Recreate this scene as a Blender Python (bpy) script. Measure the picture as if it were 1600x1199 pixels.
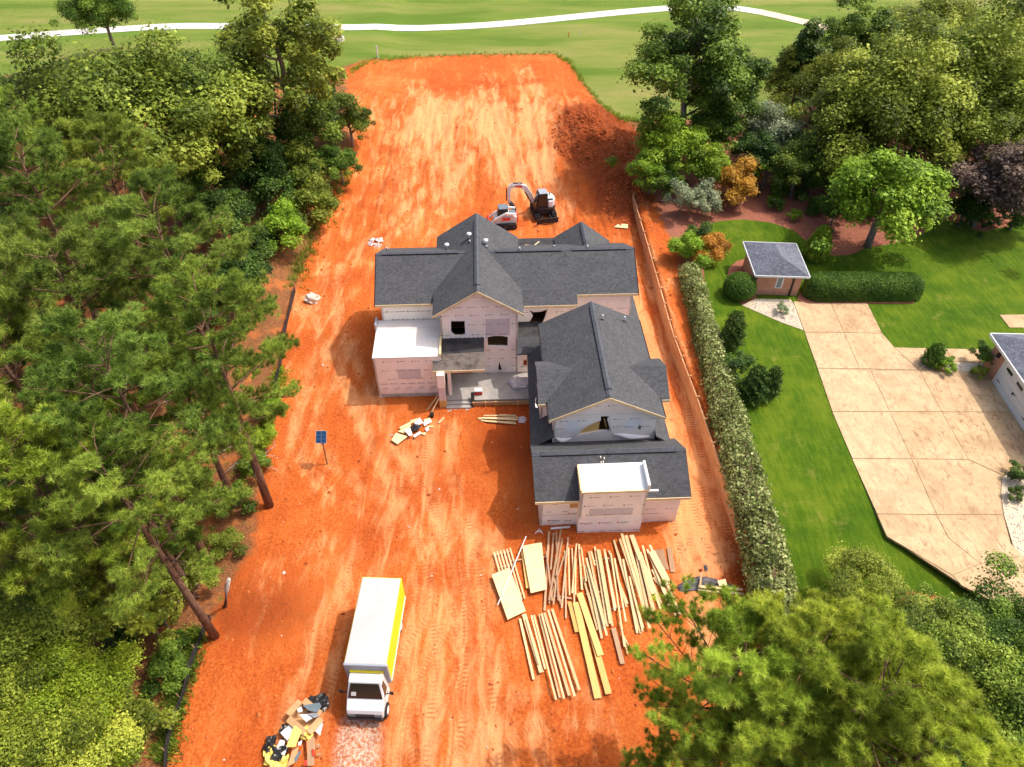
import bpy, bmesh, math, random
import numpy as np
from mathutils import Vector, Matrix
from mathutils.geometry import tessellate_polygon

for o in list(bpy.data.objects): bpy.data.objects.remove(o)
SC = bpy.context.scene
COL = SC.collection
R = math.radians

# ------------------------------------------------------------------ camera
CAM_H, FPX, PITCH = 38.0, 1105.0, R(44.2)
cam_d = bpy.data.cameras.new('camera')
cam_d.sensor_width = 36.0
cam_d.lens = FPX / 1600.0 * 36.0
cam_d.clip_start = 0.5
cam_d.clip_end = 3000.0
cam = bpy.data.objects.new('camera', cam_d)
COL.objects.link(cam)
cam.location = (0, 0, CAM_H)
cam.rotation_euler = (math.pi / 2 - PITCH, 0, 0)
SC.camera = cam

# ------------------------------------------------------------------ sky, sun, exposure
SUN_EL, SUN_AZ = R(58.0), R(70.0)          # azimuth clockwise from +y
world = bpy.data.worlds.new('World')
SC.world = world
world.use_nodes = True
wn = world.node_tree
wn.nodes.clear()
sky = wn.nodes.new('ShaderNodeTexSky')
sky.sky_type = 'NISHITA'
sky.sun_disc = False
sky.sun_elevation = SUN_EL
sky.sun_rotation = SUN_AZ
sky.air_density = 0.85
sky.dust_density = 5.0
sky.ozone_density = 0.3
bgn = wn.nodes.new('ShaderNodeBackground')
bgn.inputs['Strength'].default_value = 0.15
wo = wn.nodes.new('ShaderNodeOutputWorld')
wn.links.new(sky.outputs[0], bgn.inputs[0])
wn.links.new(bgn.outputs[0], wo.inputs[0])
sun_d = bpy.data.lights.new('sun', 'SUN')
sun_d.energy = 2.05
sun_d.angle = R(0.6)
sun_d.color = (1.0, 0.95, 0.86)
sun = bpy.data.objects.new('sun', sun_d)
COL.objects.link(sun)
_sd = Vector((math.sin(SUN_AZ) * math.cos(SUN_EL), math.cos(SUN_AZ) * math.cos(SUN_EL), math.sin(SUN_EL)))
sun.rotation_euler = _sd.to_track_quat('Z', 'Y').to_euler()
sun.location = (60, 30, 90)
vs = SC.view_settings
vs.view_transform = 'Standard'
vs.look = 'None'
vs.gamma = 1.0
vs.exposure = 0.80
vs.use_curve_mapping = False
SC.cycles.max_bounces = 6
SC.cycles.diffuse_bounces = 4
SC.cycles.glossy_bounces = 2
SC.cycles.transmission_bounces = 3
SC.cycles.transparent_max_bounces = 6
SC.cycles.use_denoising = True

# ------------------------------------------------------------------ placing helpers
_s, _c = math.sin(PITCH), math.cos(PITCH)
def at(px, py, z=0.0):
    """point of the place seen at (px, py) of the photograph when it stands at height z"""
    a, b = (px - 800.5) / FPX, (py - 599.5) / FPX
    dx, dy, dz = a, _c - b * _s, -_s - b * _c
    t = (z - CAM_H) / dz
    return Vector((dx * t, dy * t, z))
def scr(x, y, z):
    d = (x, y, z - CAM_H)
    w = d[1] * _c - d[2] * _s
    u = d[1] * _s + d[2] * _c
    return 800.5 + FPX * d[0] / w, 599.5 - FPX * u / w

# ------------------------------------------------------------------ noise (for terrain heights)
def _lattice(seed):
    return np.random.RandomState(seed).rand(256, 256)
_LAT = [_lattice(i) for i in range(6)]
def vnoise(x, y, k=0):
    L = _LAT[k % 6]
    xi, yi = np.floor(x).astype(int), np.floor(y).astype(int)
    fx, fy = x - xi, y - yi
    fx, fy = fx * fx * (3 - 2 * fx), fy * fy * (3 - 2 * fy)
    a, b = L[yi & 255, xi & 255], L[yi & 255, (xi + 1) & 255]
    c_, d_ = L[(yi + 1) & 255, xi & 255], L[(yi + 1) & 255, (xi + 1) & 255]
    return (a * (1 - fx) + b * fx) * (1 - fy) + (c_ * (1 - fx) + d_ * fx) * fy - 0.5
def fbm(x, y, sc, oct=4):
    r, amp = 0.0, 1.0
    for k in range(oct):
        r = r + amp * vnoise(x * sc + 13.7 * k, y * sc + 7.1 * k, k)
        sc, amp = sc * 2.03, amp * 0.5
    return r
def sstep(t):
    t = np.clip(t, 0, 1)
    return t * t * (3 - 2 * t)
def poly_sd(P, X, Y):
    """signed distance to a polygon, positive inside"""
    P = np.asarray(P, float)
    best = np.full(X.shape, 1e18)
    inside = np.zeros(X.shape, bool)
    for i in range(len(P)):
        (x0, y0), (x1, y1) = P[i], P[(i + 1) % len(P)]
        ex, ey = x1 - x0, y1 - y0
        L2 = ex * ex + ey * ey + 1e-12
        t = np.clip(((X - x0) * ex + (Y - y0) * ey) / L2, 0, 1)
        best = np.minimum(best, (X - x0 - t * ex) ** 2 + (Y - y0 - t * ey) ** 2)
        cond = (y0 > Y) != (y1 > Y)
        with np.errstate(divide='ignore', invalid='ignore'):
            xs = ex * (Y - y0) / (ey if ey else 1e-12) + x0
        inside ^= cond & (X < xs)
    d = np.sqrt(best)
    return np.where(inside, d, -d)
def line_param(P, X, Y):
    """distance to a polyline and length along it"""
    best = np.full(X.shape, 1e18); along = np.zeros(X.shape); acc = 0.0
    for i in range(len(P) - 1):
        (x0, y0), (x1, y1) = P[i], P[i + 1]
        ex, ey = x1 - x0, y1 - y0; L = math.hypot(ex, ey)
        t = np.clip(((X - x0) * ex + (Y - y0) * ey) / (L * L + 1e-12), 0, 1)
        d2 = (X - x0 - t * ex) ** 2 + (Y - y0 - t * ey) ** 2
        m_ = d2 < best
        best = np.where(m_, d2, best); along = np.where(m_, acc + t * L, along); acc += L
    return np.sqrt(best), along
def line_dist(P, X, Y):
    best = np.full(X.shape, 1e18)
    for i in range(len(P) - 1):
        (x0, y0), (x1, y1) = P[i], P[i + 1]
        ex, ey = x1 - x0, y1 - y0
        t = np.clip(((X - x0) * ex + (Y - y0) * ey) / (ex * ex + ey * ey + 1e-12), 0, 1)
        best = np.minimum(best, (X - x0 - t * ex) ** 2 + (Y - y0 - t * ey) ** 2)
    return np.sqrt(best)

# ------------------------------------------------------------------ terrain heights
NZ = 1.4                                       # level of the neighbour's garden
WALL_PX = [(985, 329), (1001, 380), (1017.6, 440), (1046, 545), (1080.6, 640), (1112, 735), (1140, 815), (1150, 850)]
WALL = [at(x, y, 0.0) for x, y in WALL_PX]
WY = np.array([w.y for w in WALL][::-1]); WX = np.array([w.x for w in WALL][::-1])
def base_h(x, y):
    x = np.asarray(x, float); y = np.asarray(y, float)
    back = 2.6 * sstep((y - 55) / 32.0)
    d = x - np.interp(y, WY, WX)
    nz = 0.35 + (NZ - 0.35) * sstep((y - 12) / 18.0)
    right = np.maximum(nz, back)
    has = (y > WY[0] + 0.6) & (y < WY[-1])
    soft = np.clip(np.maximum(WY[0] + 0.6 - y, y - WY[-1]), 0, None)
    width = 0.28 + np.where(has, 0.0, 0.5 * soft)
    width = np.minimum(width, 3.5)
    k = sstep((d - 0.08) / width)
    h = back * (1 - k) + right * k
    # wooded bank at the back left
    lx = np.interp(y, [40, 48, 60, 75, 85], [-17.0, -17.5, -16.5, -14.5, -15])
    bank = sstep((lx - x) / 5.0) * sstep((y - 42) / 14.0) * 1.6 * (1 - 0.7 * sstep((y - 80) / 12))
    h = h + bank
    # earth heaped beside the oak
    m = at(905, 200, 1.8); m2 = at(955, 235, 1.6)
    h = h + 0.75 * np.exp(-(((x - m.x) / 2.6) ** 2 + ((y - m.y) / 5.0) ** 2))
    h = h + 0.95 * np.exp(-(((x - m2.x) / 3.8) ** 2 + ((y - m2.y) / 8.5) ** 2))
    m3 = at(975, 300, .8)
    h = h + 0.6 * np.exp(-(((x - m3.x) / 2.4) ** 2 + ((y - m3.y) / 5.0) ** 2))
    return h
def hz(x, y):
    return float(base_h(np.array([x]), np.array([y]))[0])
def gat(px, py, dz=0.0):
    """ground point seen at a place in the photograph"""
    z = 0.0
    for _ in range(14):
        p = at(px, py, z)
        z = z * 0.4 + 0.6 * hz(p.x, p.y)
    p = at(px, py, z)
    return Vector((p.x, p.y, hz(p.x, p.y) + dz))

# ------------------------------------------------------------------ object helpers
ORDN = 'first second third fourth fifth sixth seventh eighth ninth tenth eleventh twelfth thirteenth fourteenth fifteenth sixteenth seventeenth eighteenth nineteenth twentieth'.split()
def tag(o, label=None, cat=None, group=None, kind=None):
    if label: o['label'] = label
    if cat: o['category'] = cat
    if group: o['group'] = group
    if kind: o['kind'] = kind
    return o
def empty(name, loc=(0, 0, 0), rz=0.0, label=None, cat=None, group=None):
    o = bpy.data.objects.new(name, None)
    o.empty_display_size = 0.3
    COL.objects.link(o)
    o.location = loc
    o.rotation_euler = (0, 0, rz)
    return tag(o, label, cat, group)
def link(name, me, mat=None, parent=None, loc=None, rot=None):
    o = bpy.data.objects.new(name, me)
    if mat is not None and len(me.materials) == 0:
        for m in (mat if isinstance(mat, (list, tuple)) else [mat]):
            me.materials.append(m)
    COL.objects.link(o)
    if parent is not None: o.parent = parent
    if loc is not None: o.location = loc
    if rot is not None: o.rotation_euler = rot
    return o
def copy_tree(o, parent=None):
    c = o.copy()
    COL.objects.link(c)
    c.parent = parent
    for ch in o.children:
        copy_tree(ch, c)
    return c

class MB:
    """collects shapes and links them as one mesh"""
    def __init__(s):
        s.v, s.f, s.m = [], [], []
    def add(s, vs, fs, mi=0):
        n = len(s.v)
        s.v += [tuple(p) for p in vs]
        for f in fs:
            s.f.append(tuple(i + n for i in f)); s.m.append(mi)
        return s
    def box(s, x0, x1, y0, y1, z0, z1, mi=0, M=None):
        v = [(x0,y0,z0),(x1,y0,z0),(x1,y1,z0),(x0,y1,z0),(x0,y0,z1),(x1,y0,z1),(x1,y1,z1),(x0,y1,z1)]
        if M is not None: v = [tuple(M @ Vector(p)) for p in v]
        return s.add(v, [(3,2,1,0),(4,5,6,7),(0,1,5,4),(1,2,6,5),(2,3,7,6),(3,0,4,7)], mi)
    def hexa(s, v, mi=0):       # bottom 4 then top 4, counter-clockwise
        return s.add(v, [(3,2,1,0),(4,5,6,7),(0,1,5,4),(1,2,6,5),(2,3,7,6),(3,0,4,7)], mi)
    def slab(s, pts, t, mi=0):  # planar polygon pushed down by t along z
        n = len(pts)
        v = [tuple(p) for p in pts] + [(p[0], p[1], p[2] - t) for p in pts]
        f = [tuple(range(n)), tuple(range(2 * n - 1, n - 1, -1))]
        for i in range(n):
            j = (i + 1) % n
            f.append((j, i, n + i, n + j))
        return s.add(v, f, mi)
    def prism(s, poly, axis, a0, a1, mi=0):
        """poly of 2D points extruded along an axis: 'x' (pts are y,z), 'y' (x,z), 'z' (x,y)"""
        def mk(p, a):
            return {'x': (a, p[0], p[1]), 'y': (p[0], a, p[1]), 'z': (p[0], p[1], a)}[axis]
        n = len(poly)
        v = [mk(p, a0) for p in poly] + [mk(p, a1) for p in poly]
        f = [tuple(range(n - 1, -1, -1)), tuple(range(n, 2 * n))]
        for i in range(n):
            j = (i + 1) % n
            f.append((i, j, n + j, n + i))
        return s.add(v, f, mi)
    def tube(s, pts, rad, n=8, mi=0, cap=True):
        pts = [Vector(p) for p in pts]
        rads = rad if isinstance(rad, (list, tuple)) else [rad] * len(pts)
        v, f = [], []
        for i, p in enumerate(pts):
            d = (pts[min(i + 1, len(pts) - 1)] - pts[max(i - 1, 0)])
            if d.length < 1e-9: d = Vector((0, 0, 1))
            d.normalize()
            q = d.orthogonal().normalized() if abs(d.z) > 0.95 else d.cross(Vector((0, 0, 1))).normalized()
            w = d.cross(q)
            for k in range(n):
                a = 2 * math.pi * k / n
                v.append(tuple(p + rads[i] * (math.cos(a) * q + math.sin(a) * w)))
        for i in range(len(pts) - 1):
            for k in range(n):
                k2 = (k + 1) % n
                f.append((i * n + k, i * n + k2, (i + 1) * n + k2, (i + 1) * n + k))
        if cap:
            f.append(tuple(range(n - 1, -1, -1)))
            f.append(tuple(range((len(pts) - 1) * n, len(pts) * n)))
        return s.add(v, f, mi)
    def sheet(s, outer, holes, to3, nrm, t, mi=0):
        """flat sheet with holes: 2D loops, to3 maps to 3D, pushed back along nrm by t"""
        loops = [outer] + list(holes)
        flat = [p for l in loops for p in l]
        tris = tessellate_polygon([[Vector((p[0], p[1], 0)) for p in l] for l in loops])
        n = len(flat)
        nv = Vector(nrm)
        front = [Vector(to3(*p)) for p in flat]
        v = [tuple(p) for p in front] + [tuple(p - nv * t) for p in front]
        f = []
        for a, b, c_ in tris:
            g = (front[b] - front[a]).cross(front[c_] - front[a])
            if g.dot(nv) < 0: a, b, c_ = c_, b, a
            f.append((a, b, c_)); f.append((c_ + n, b + n, a + n))
        k = 0
        for l in loops:
            m = len(l)
            for i in range(m):
                j = (i + 1) % m
                f.append((k + i, k + j, n + k + j, n + k + i))
            k += m
        return s.add(v, f, mi)
    def mesh(s, name, smooth=False, fixn=True):
        me = bpy.data.meshes.new(name)
        me.from_pydata(s.v, [], s.f)
        me.polygons.foreach_set('material_index', s.m)
        if fixn:
            bm = bmesh.new(); bm.from_mesh(me)
            bmesh.ops.recalc_face_normals(bm, faces=bm.faces)
            bm.to_mesh(me); bm.free()
        if smooth: me.polygons.foreach_set('use_smooth', [True] * len(me.polygons))
        me.update()
        return me
    def build(s, name, mat, parent=None, smooth=False, bevel=0.0, loc=None, rot=None, seg=2):
        o = link(name, s.mesh(name, smooth), mat, parent, loc, rot)
        if bevel:
            b = o.modifiers.new('bevel', 'BEVEL'); b.width = bevel; b.segments = seg; b.limit_method = 'ANGLE'; b.angle_limit = R(35)
        return o

def rawmesh(name, V, F3, smooth=False):
    """triangles from arrays"""
    me = bpy.data.meshes.new(name)
    nv, nf = len(V), len(F3)
    k = F3.shape[1]
    me.vertices.add(nv); me.vertices.foreach_set('co', np.asarray(V, np.float32).ravel())
    me.loops.add(nf * k); me.loops.foreach_set('vertex_index', np.asarray(F3, np.int32).ravel())
    me.polygons.add(nf)
    me.polygons.foreach_set('loop_start', np.arange(0, nf * k, k, dtype=np.int32))
    if smooth: me.polygons.foreach_set('use_smooth', np.ones(nf, bool))
    me.update(calc_edges=True)
    return me
# ------------------------------------------------------------------ materials
class NT:
    def __init__(s, name):
        s.mat = bpy.data.materials.new(name)
        s.mat.use_nodes = True
        s.t = s.mat.node_tree
        s.b = s.t.nodes['Principled BSDF']
        s.out = s.t.nodes['Material Output']
    def n(s, kind, **kw):
        nd = s.t.nodes.new('ShaderNode' + kind)
        for k, v in kw.items(): setattr(nd, k, v)
        return nd
    def l(s, a, b): s.t.links.new(a, b); return b
    def setv(s, sock, v):
        if isinstance(v, bpy.types.NodeSocket): s.t.links.new(v, sock)
        else: sock.default_value = v
    def pos(s, scale=(1, 1, 1), obj=False, rot=(0, 0, 0)):
        if obj:
            src = s.n('TexCoord').outputs['Object']
        else:
            src = s.n('NewGeometry').outputs['Position']
        m = s.n('Mapping')
        m.inputs['Scale'].default_value = scale
        m.inputs['Rotation'].default_value = rot
        s.l(src, m.inputs['Vector'])
        return m.outputs[0]
    def noise(s, scale, vec=None, detail=4, rough=0.55, dist=0.0):
        t = s.n('TexNoise')
        t.inputs['Scale'].default_value = scale
        t.inputs['Detail'].default_value = detail
        t.inputs['Roughness'].default_value = rough
        t.inputs['Distortion'].default_value = dist
        if vec is not None: s.l(vec, t.inputs['Vector'])
        return t.outputs['Fac']
    def vor(s, scale, vec=None, out='Distance', feature='F1'):
        t = s.n('TexVoronoi'); t.feature = feature
        t.inputs['Scale'].default_value = scale
        if vec is not None: s.l(vec, t.inputs['Vector'])
        return t.outputs[out]
    def ramp(s, fac, stops, interp='LINEAR'):
        r = s.n('ValToRGB')
        cr = r.color_ramp
        cr.interpolation = interp
        while len(cr.elements) < len(stops): cr.elements.new(0.5)
        for e, (p, c) in zip(cr.elements, stops):
            e.position = p
            e.color = (c, c, c, 1) if isinstance(c, (int, float)) else (*c, 1)
        s.l(fac, r.inputs[0])
        return r.outputs[0]
    def mix(s, fac, a, b, blend='MIX'):
        m = s.n('Mix'); m.data_type = 'RGBA'; m.blend_type = blend
        s.setv(m.inputs[0], fac)
        s.setv(m.inputs[6], a if not isinstance(a, tuple) else (*a, 1))
        s.setv(m.inputs[7], b if not isinstance(b, tuple) else (*b, 1))
        return m.outputs[2]
    def math(s, op, a, b=0.0, clamp=False):
        m = s.n('Math'); m.operation = op; m.use_clamp = clamp
        s.setv(m.inputs[0], a); s.setv(m.inputs[1], b)
        return m.outputs[0]
    def attr(s, name):
        a = s.n('Attribute'); a.attribute_name = name
        return a.outputs['Fac']
    def maprange(s, v, a, b, c=0.0, d=1.0, smooth=True):
        m = s.n('MapRange')
        if smooth: m.interpolation_type = 'SMOOTHSTEP'
        s.l(v, m.inputs[0])
        for i, q in zip((1, 2, 3, 4), (a, b, c, d)): m.inputs[i].default_value = q
        return m.outputs[0]
    def bump(s, h, strength=0.4, dist=0.05, prev=None):
        b = s.n('Bump')
        b.inputs['Strength'].default_value = strength
        b.inputs['Distance'].default_value = dist
        s.l(h, b.inputs['Height'])
        if prev is not None: s.l(prev, b.inputs['Normal'])
        return b.outputs[0]
    def done(s, col, rough=0.8, normal=None, spec=0.25, metal=0.0):
        s.setv(s.b.inputs['Base Color'], col if not isinstance(col, tuple) else (*col, 1))
        s.setv(s.b.inputs['Roughness'], rough)
        s.b.inputs['Specular IOR Level'].default_value = spec
        s.b.inputs['Metallic'].default_value = metal
        if normal is not None: s.l(normal, s.b.inputs['Normal'])
        return s.mat

def scale_c(c, k): return tuple(min(1, x * k) for x in c)
def plain(name, col, rough=0.6, var=0.12, nscale=3.0, spec=0.3, metal=0.0, bump=0.0, bscale=40.0, obj=True):
    t = NT(name)
    v = t.pos(obj=obj)
    n = t.noise(nscale, v, 5, 0.65)
    c = t.ramp(n, [(0.25, scale_c(col, 1 - var * 1.6)), (0.5, col), (0.78, scale_c(col, 1 + var))])
    nn = t.bump(t.noise(bscale, v, 4), bump, 0.02) if bump else None
    return t.done(c, rough, nn, spec, metal)
def wood_mat(name, dark, mid, light, rnd=True, stretch=(40, 1.2, 40)):
    """planed lumber, grain along local y; each board a little different"""
    t = NT(name)
    v = t.pos(stretch, obj=True)
    oi = t.n('ObjectInfo').outputs['Random']
    n = t.noise(1.0, v, 5, 0.6, 0.4)
    c = t.ramp(n, [(0.28, dark), (0.5, mid), (0.75, light)])
    br = t.maprange(oi, 0, 1, 0.72, 1.12, False)
    hue = t.mix(t.math('MULTIPLY', t.math('FRACT', t.math('MULTIPLY', oi, 7.31)), 0.55), c, scale_c(light, 1.05))
    m = t.n('Mix'); m.data_type = 'RGBA'; m.blend_type = 'MULTIPLY'; m.inputs[0].default_value = 1.0
    t.l(hue, m.inputs[6])
    cb = t.n('CombineColor'); [t.l(br, cb.inputs[i]) for i in range(3)]
    t.l(cb.outputs[0], m.inputs[7])
    dirt = t.noise(1.3, t.pos(), 5, 0.7)
    c2 = t.mix(t.maprange(dirt, 0.55, 0.75, 0, 0.45), m.outputs[2], (0.42, 0.16, 0.06))
    return t.done(c2, 0.75, t.bump(n, 0.25, 0.01), 0.2)

M = {}
# --- ground: bare clay, woodland floor, fairway and lawn, divided by stored distances
t = NT('ground_cover')
pw = t.pos()
edge = t.math('MULTIPLY', t.math('SUBTRACT', t.noise(0.9, pw, 6, 0.65), 0.5), 2.2)
edge_s = t.math('MULTIPLY', t.math('SUBTRACT', t.noise(2.5, pw, 5, 0.7), 0.5), 0.5)
# clay
n1 = t.noise(0.16, pw, 6, 0.62, 0.6)
n2 = t.noise(1.1, t.pos((1.0, 0.22, 1)), 6, 0.68, 0.8)
n3 = t.noise(5.5, pw, 6, 0.7)
n4 = t.noise(22.0, pw, 4, 0.7)
clay = t.ramp(t.math('ADD', t.math('MULTIPLY', n1, 0.45), t.math('MULTIPLY', n3, 0.55)),
              [(0.34, (0.28, 0.047, 0.009)), (0.43, (0.45, 0.086, 0.016)), (0.52, (0.56, 0.130, 0.025)), (0.64, (0.65, 0.205, 0.050))])
palef = t.math('ADD', t.attr('pale'), t.math('ADD', t.math('MULTIPLY', t.math('SUBTRACT', n2, 0.5), 2.6), t.math('MULTIPLY', t.math('SUBTRACT', n1, 0.5), 1.0)))
clay = t.mix(t.maprange(palef, 0.12, 1.0, 0, 0.85), clay, t.mix(n3, (0.76, 0.27, 0.085), (0.82, 0.45, 0.21)))
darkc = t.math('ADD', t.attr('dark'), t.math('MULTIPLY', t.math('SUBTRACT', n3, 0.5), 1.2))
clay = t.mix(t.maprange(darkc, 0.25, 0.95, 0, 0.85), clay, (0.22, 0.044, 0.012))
clay = t.mix(t.maprange(n4, 0.62, 0.80, 0, 0.4), clay, (0.34, 0.075, 0.018))
clay = t.mix(t.maprange(t.noise(13.0, pw, 3, 0.6), 0.68, 0.78, 0, 0.5), clay, (0.80, 0.52, 0.30))
tread = t.math('MULTIPLY', t.attr('tread'), t.maprange(t.math('SINE', t.math('MULTIPLY', t.attr('tlen'), 27.0)), -0.3, 0.5))
tread = t.math('MULTIPLY', tread, t.maprange(t.noise(0.6, pw, 3, 0.6), 0.42, 0.58))
clay = t.mix(t.math('MULTIPLY', tread, 0.55), clay, (0.30, 0.062, 0.014))
stone = t.maprange(t.attr('gravel'), 0.35, 0.8, 0, 0.9)
clay = t.mix(t.math('MULTIPLY', stone, t.maprange(n3, 0.35, 0.6)), clay, t.ramp(t.vor(16.0, pw, 'Color'), [(0.2, (0.42, 0.28, 0.19)), (0.8, (0.75, 0.62, 0.50))]))
# woodland floor: pine straw, bare clay, weeds
w1 = t.noise(0.5, pw, 6, 0.7)
w2 = t.noise(9.0, t.pos((1, 1, 1), rot=(0, 0, 0.6)), 6, 0.75, 1.0)
wood = t.ramp(w2, [(0.3, (0.07, 0.03, 0.013)), (0.5, (0.24, 0.095, 0.038)), (0.7, (0.44, 0.20, 0.085))])
wood = t.mix(t.maprange(w1, 0.50, 0.62, 0, 0.7), wood, (0.52, 0.16, 0.045))
wood = t.mix(t.maprange(t.noise(0.8, t.pos((1, 1, 1), rot=(0, 0, 1.1)), 6, 0.7), 0.55, 0.66, 0, 0.75), wood, t.mix(w2, (0.025, 0.06, 0.008), (0.13, 0.21, 0.03)))
wood = t.mix(t.maprange(t.attr('mulch'), 0.0, 0.6), wood, t.ramp(w2, [(0.3, (0.16, 0.05, 0.03)), (0.5, (0.32, 0.115, 0.07)), (0.7, (0.47, 0.22, 0.15))]))
# fairway
f1 = t.noise(0.07, t.pos((0.5, 2.2, 1)), 6, 0.6, 0.3)
f2 = t.noise(1.6, t.pos((0.25, 1.6, 1)), 6, 0.7)
fair = t.ramp(f1, [(0.38, (0.090, 0.150, 0.016)), (0.48, (0.160, 0.205, 0.034)), (0.56, (0.230, 0.235, 0.060)), (0.66, (0.32, 0.255, 0.095))])
fair = t.mix(t.math('MULTIPLY', f2, 0.7), fair, (0.12, 0.185, 0.024))
fair = t.mix(t.maprange(t.attr('path_edge'), 0.0, 1.0, 0, 0.35), fair, (0.10, 0.22, 0.018))
# lawn
l1 = t.noise(0.35, pw, 5, 0.6)
l2 = t.noise(2.0, t.pos((2.4, 0.35, 1), rot=(0, 0, 0.18)), 5, 0.65)
lawn = t.ramp(t.math('ADD', t.math('MULTIPLY', l1, 0.6), t.math('MULTIPLY', l2, 0.4)),
              [(0.38, (0.046, 0.100, 0.003)), (0.49, (0.080, 0.140, 0.005)), (0.60, (0.140, 0.190, 0.010))])
lawn = t.mix(t.maprange(t.noise(0.40, t.pos(rot=(0, 0, 2.0)), 5, 0.7), 0.58, 0.74, 0, 0.6), lawn, (0.33, 0.27, 0.06))
lawn = t.mix(t.math('MULTIPLY', t.noise(30, pw, 3, 0.7), 0.35), lawn, (0.03, 0.10, 0.005))
col = wood
col = t.mix(t.maprange(t.math('ADD', t.attr('sd_fair'), edge), -0.5, 0.5), col, fair)
col = t.mix(t.maprange(t.math('ADD', t.attr('sd_lawn'), t.math('MULTIPLY', edge_s, 0.25)), -0.06, 0.06), col, lawn)
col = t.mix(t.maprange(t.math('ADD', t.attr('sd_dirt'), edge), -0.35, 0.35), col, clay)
bm1 = t.bump(n3, 0.55, 0.16)
bm2 = t.bump(n4, 0.5, 0.05, t.bump(tread, -0.6, 0.06, bm1))
M['ground'] = t.done(col, 0.92, bm2, 0.12)

# --- shingles, in courses along local x with rise in y (needs uv in metres)
def shingle_mat(name, dark, light):
    t = NT(name)
    uv = t.n('UVMap').outputs[0]
    br = t.n('TexBrick')
    br.offset = 0.5; br.squash = 1.0
    br.inputs['Scale'].default_value = 1.0
    br.inputs['Brick Width'].default_value = 0.22
    br.inputs['Row Height'].default_value = 0.145
    br.inputs['Mortar Size'].default_value = 0.007
    br.inputs['Mortar Smooth'].default_value = 0.1
    br.inputs['Bias'].default_value = 0.0
    br.inputs['Color1'].default_value = (*dark, 1)
    br.inputs['Color2'].default_value = (*light, 1)
    br.inputs['Mortar'].default_value = (*scale_c(dark, 0.5), 1)
    t.l(uv, br.inputs['Vector'])
    big = t.noise(0.7, t.pos(obj=True), 5, 0.65)
    c = t.mix(t.maprange(big, 0.35, 0.7, 0, 0.3), br.outputs['Color'], scale_c(light, 1.2))
    c = t.mix(t.maprange(t.noise(7.0, t.pos((1, 1, 1), obj=True), 4, 0.75), 0.42, 0.62, 0, 0.45), c, scale_c(dark, 0.55))
    nb = t.bump(br.outputs['Fac'], -0.9, 0.02)
    return t.done(c, 0.85, t.bump(t.noise(60, t.pos(obj=True), 3), 0.3, 0.01, nb), 0.25)
M['shingle'] = shingle_mat('dark_shingles', (0.062, 0.063, 0.067), (0.096, 0.098, 0.104))
M['shingle_grey'] = shingle_mat('weathered_shingles', (0.10, 0.11, 0.14), (0.20, 0.21, 0.25))
M['ridge'] = plain('ridge_cap', (0.075, 0.080, 0.092), 0.85, 0.25, 3.0, bump=0.3)
M['ridge_vent'] = plain('ridge_vent_black', (0.016, 0.018, 0.022), 0.8, 0.3, 3.0)
M['felt'] = plain('roof_felt', (0.040, 0.038, 0.040), 0.75, 0.5, 1.6, bump=0.2)
M['felt_dusty'] = plain('dusty_roof_felt', (0.130, 0.105, 0.090), 0.85, 0.55, 2.2, bump=0.2)
# house wrap: thin pinkish white film with soft wrinkles
def wrap_mat(name, col, dirt=0.25):
    t = NT(name)
    v = t.pos(obj=True)
    n = t.noise(0.8, v, 4, 0.6)
    c = t.ramp(n, [(0.3, scale_c(col, 0.90)), (0.55, col), (0.8, scale_c(col, 1.05))])
    geo = t.n('SeparateXYZ'); t.l(t.n('NewGeometry').outputs['Position'], geo.inputs[0])
    splash = t.math('MULTIPLY', t.maprange(t.math('ADD', geo.outputs[2], t.math('MULTIPLY', t.math('SUBTRACT', n, 0.5), 1.2)), 0.0, 0.75, 1, 0), dirt)
    c = t.mix(splash, c, (0.62, 0.30, 0.15))
    w = t.noise(2.2, t.pos((1, 1, 0.5), obj=True), 5, 0.6, 0.6)
    return t.done(c, 0.5, t.bump(w, 0.35, 0.05), 0.35)
M['wrap'] = wrap_mat('house_wrap', (0.97, 0.88, 0.79))
M['wrap_white'] = wrap_mat('loose_wrap', (0.90, 0.86, 0.85), 0.05)
M['wrap_grey'] = wrap_mat('wrap_over_opening', (0.66, 0.60, 0.60), 0.1)
M['membrane'] = plain('white_roof_membrane', (0.86, 0.85, 0.83), 0.55, 0.04, 1.2, bump=0.1, bscale=6)
M['membrane_dusty'] = plain('dusty_roof_membrane', (0.74, 0.68, 0.64), 0.6, 0.10, 0.9, bump=0.1, bscale=6)
M['print_black'] = plain('print_black', (0.05, 0.045, 0.05), 0.5, 0.1)
M['print_red'] = plain('print_red', (0.55, 0.02, 0.03), 0.5, 0.1)
M['lumber'] = wood_mat('fresh_lumber', (0.50, 0.34, 0.16), (0.66, 0.48, 0.24), (0.76, 0.60, 0.35))
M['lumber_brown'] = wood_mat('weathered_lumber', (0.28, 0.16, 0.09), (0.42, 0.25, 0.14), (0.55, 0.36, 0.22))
M['lumber_orange'] = wood_mat('laminated_lumber', (0.62, 0.34, 0.09), (0.74, 0.43, 0.13), (0.80, 0.52, 0.2))
M['trim'] = plain('fascia_board', (0.72, 0.56, 0.33), 0.7, 0.15, 2.0)
M['osb'] = plain('osb_board', (0.60, 0.33, 0.12), 0.8, 0.3, 8.0, bump=0.2)
M['plywood'] = plain('plywood', (0.78, 0.60, 0.31), 0.75, 0.13, 1.6, bump=0.08)
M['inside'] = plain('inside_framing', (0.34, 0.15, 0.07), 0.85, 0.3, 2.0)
M['concrete'] = plain('grey_concrete', (0.38, 0.35, 0.32), 0.9, 0.2, 1.4, bump=0.25, bscale=18)
M['block'] = plain('concrete_block', (0.50, 0.47, 0.40), 0.92, 0.35, 2.6, bump=0.3)
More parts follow.
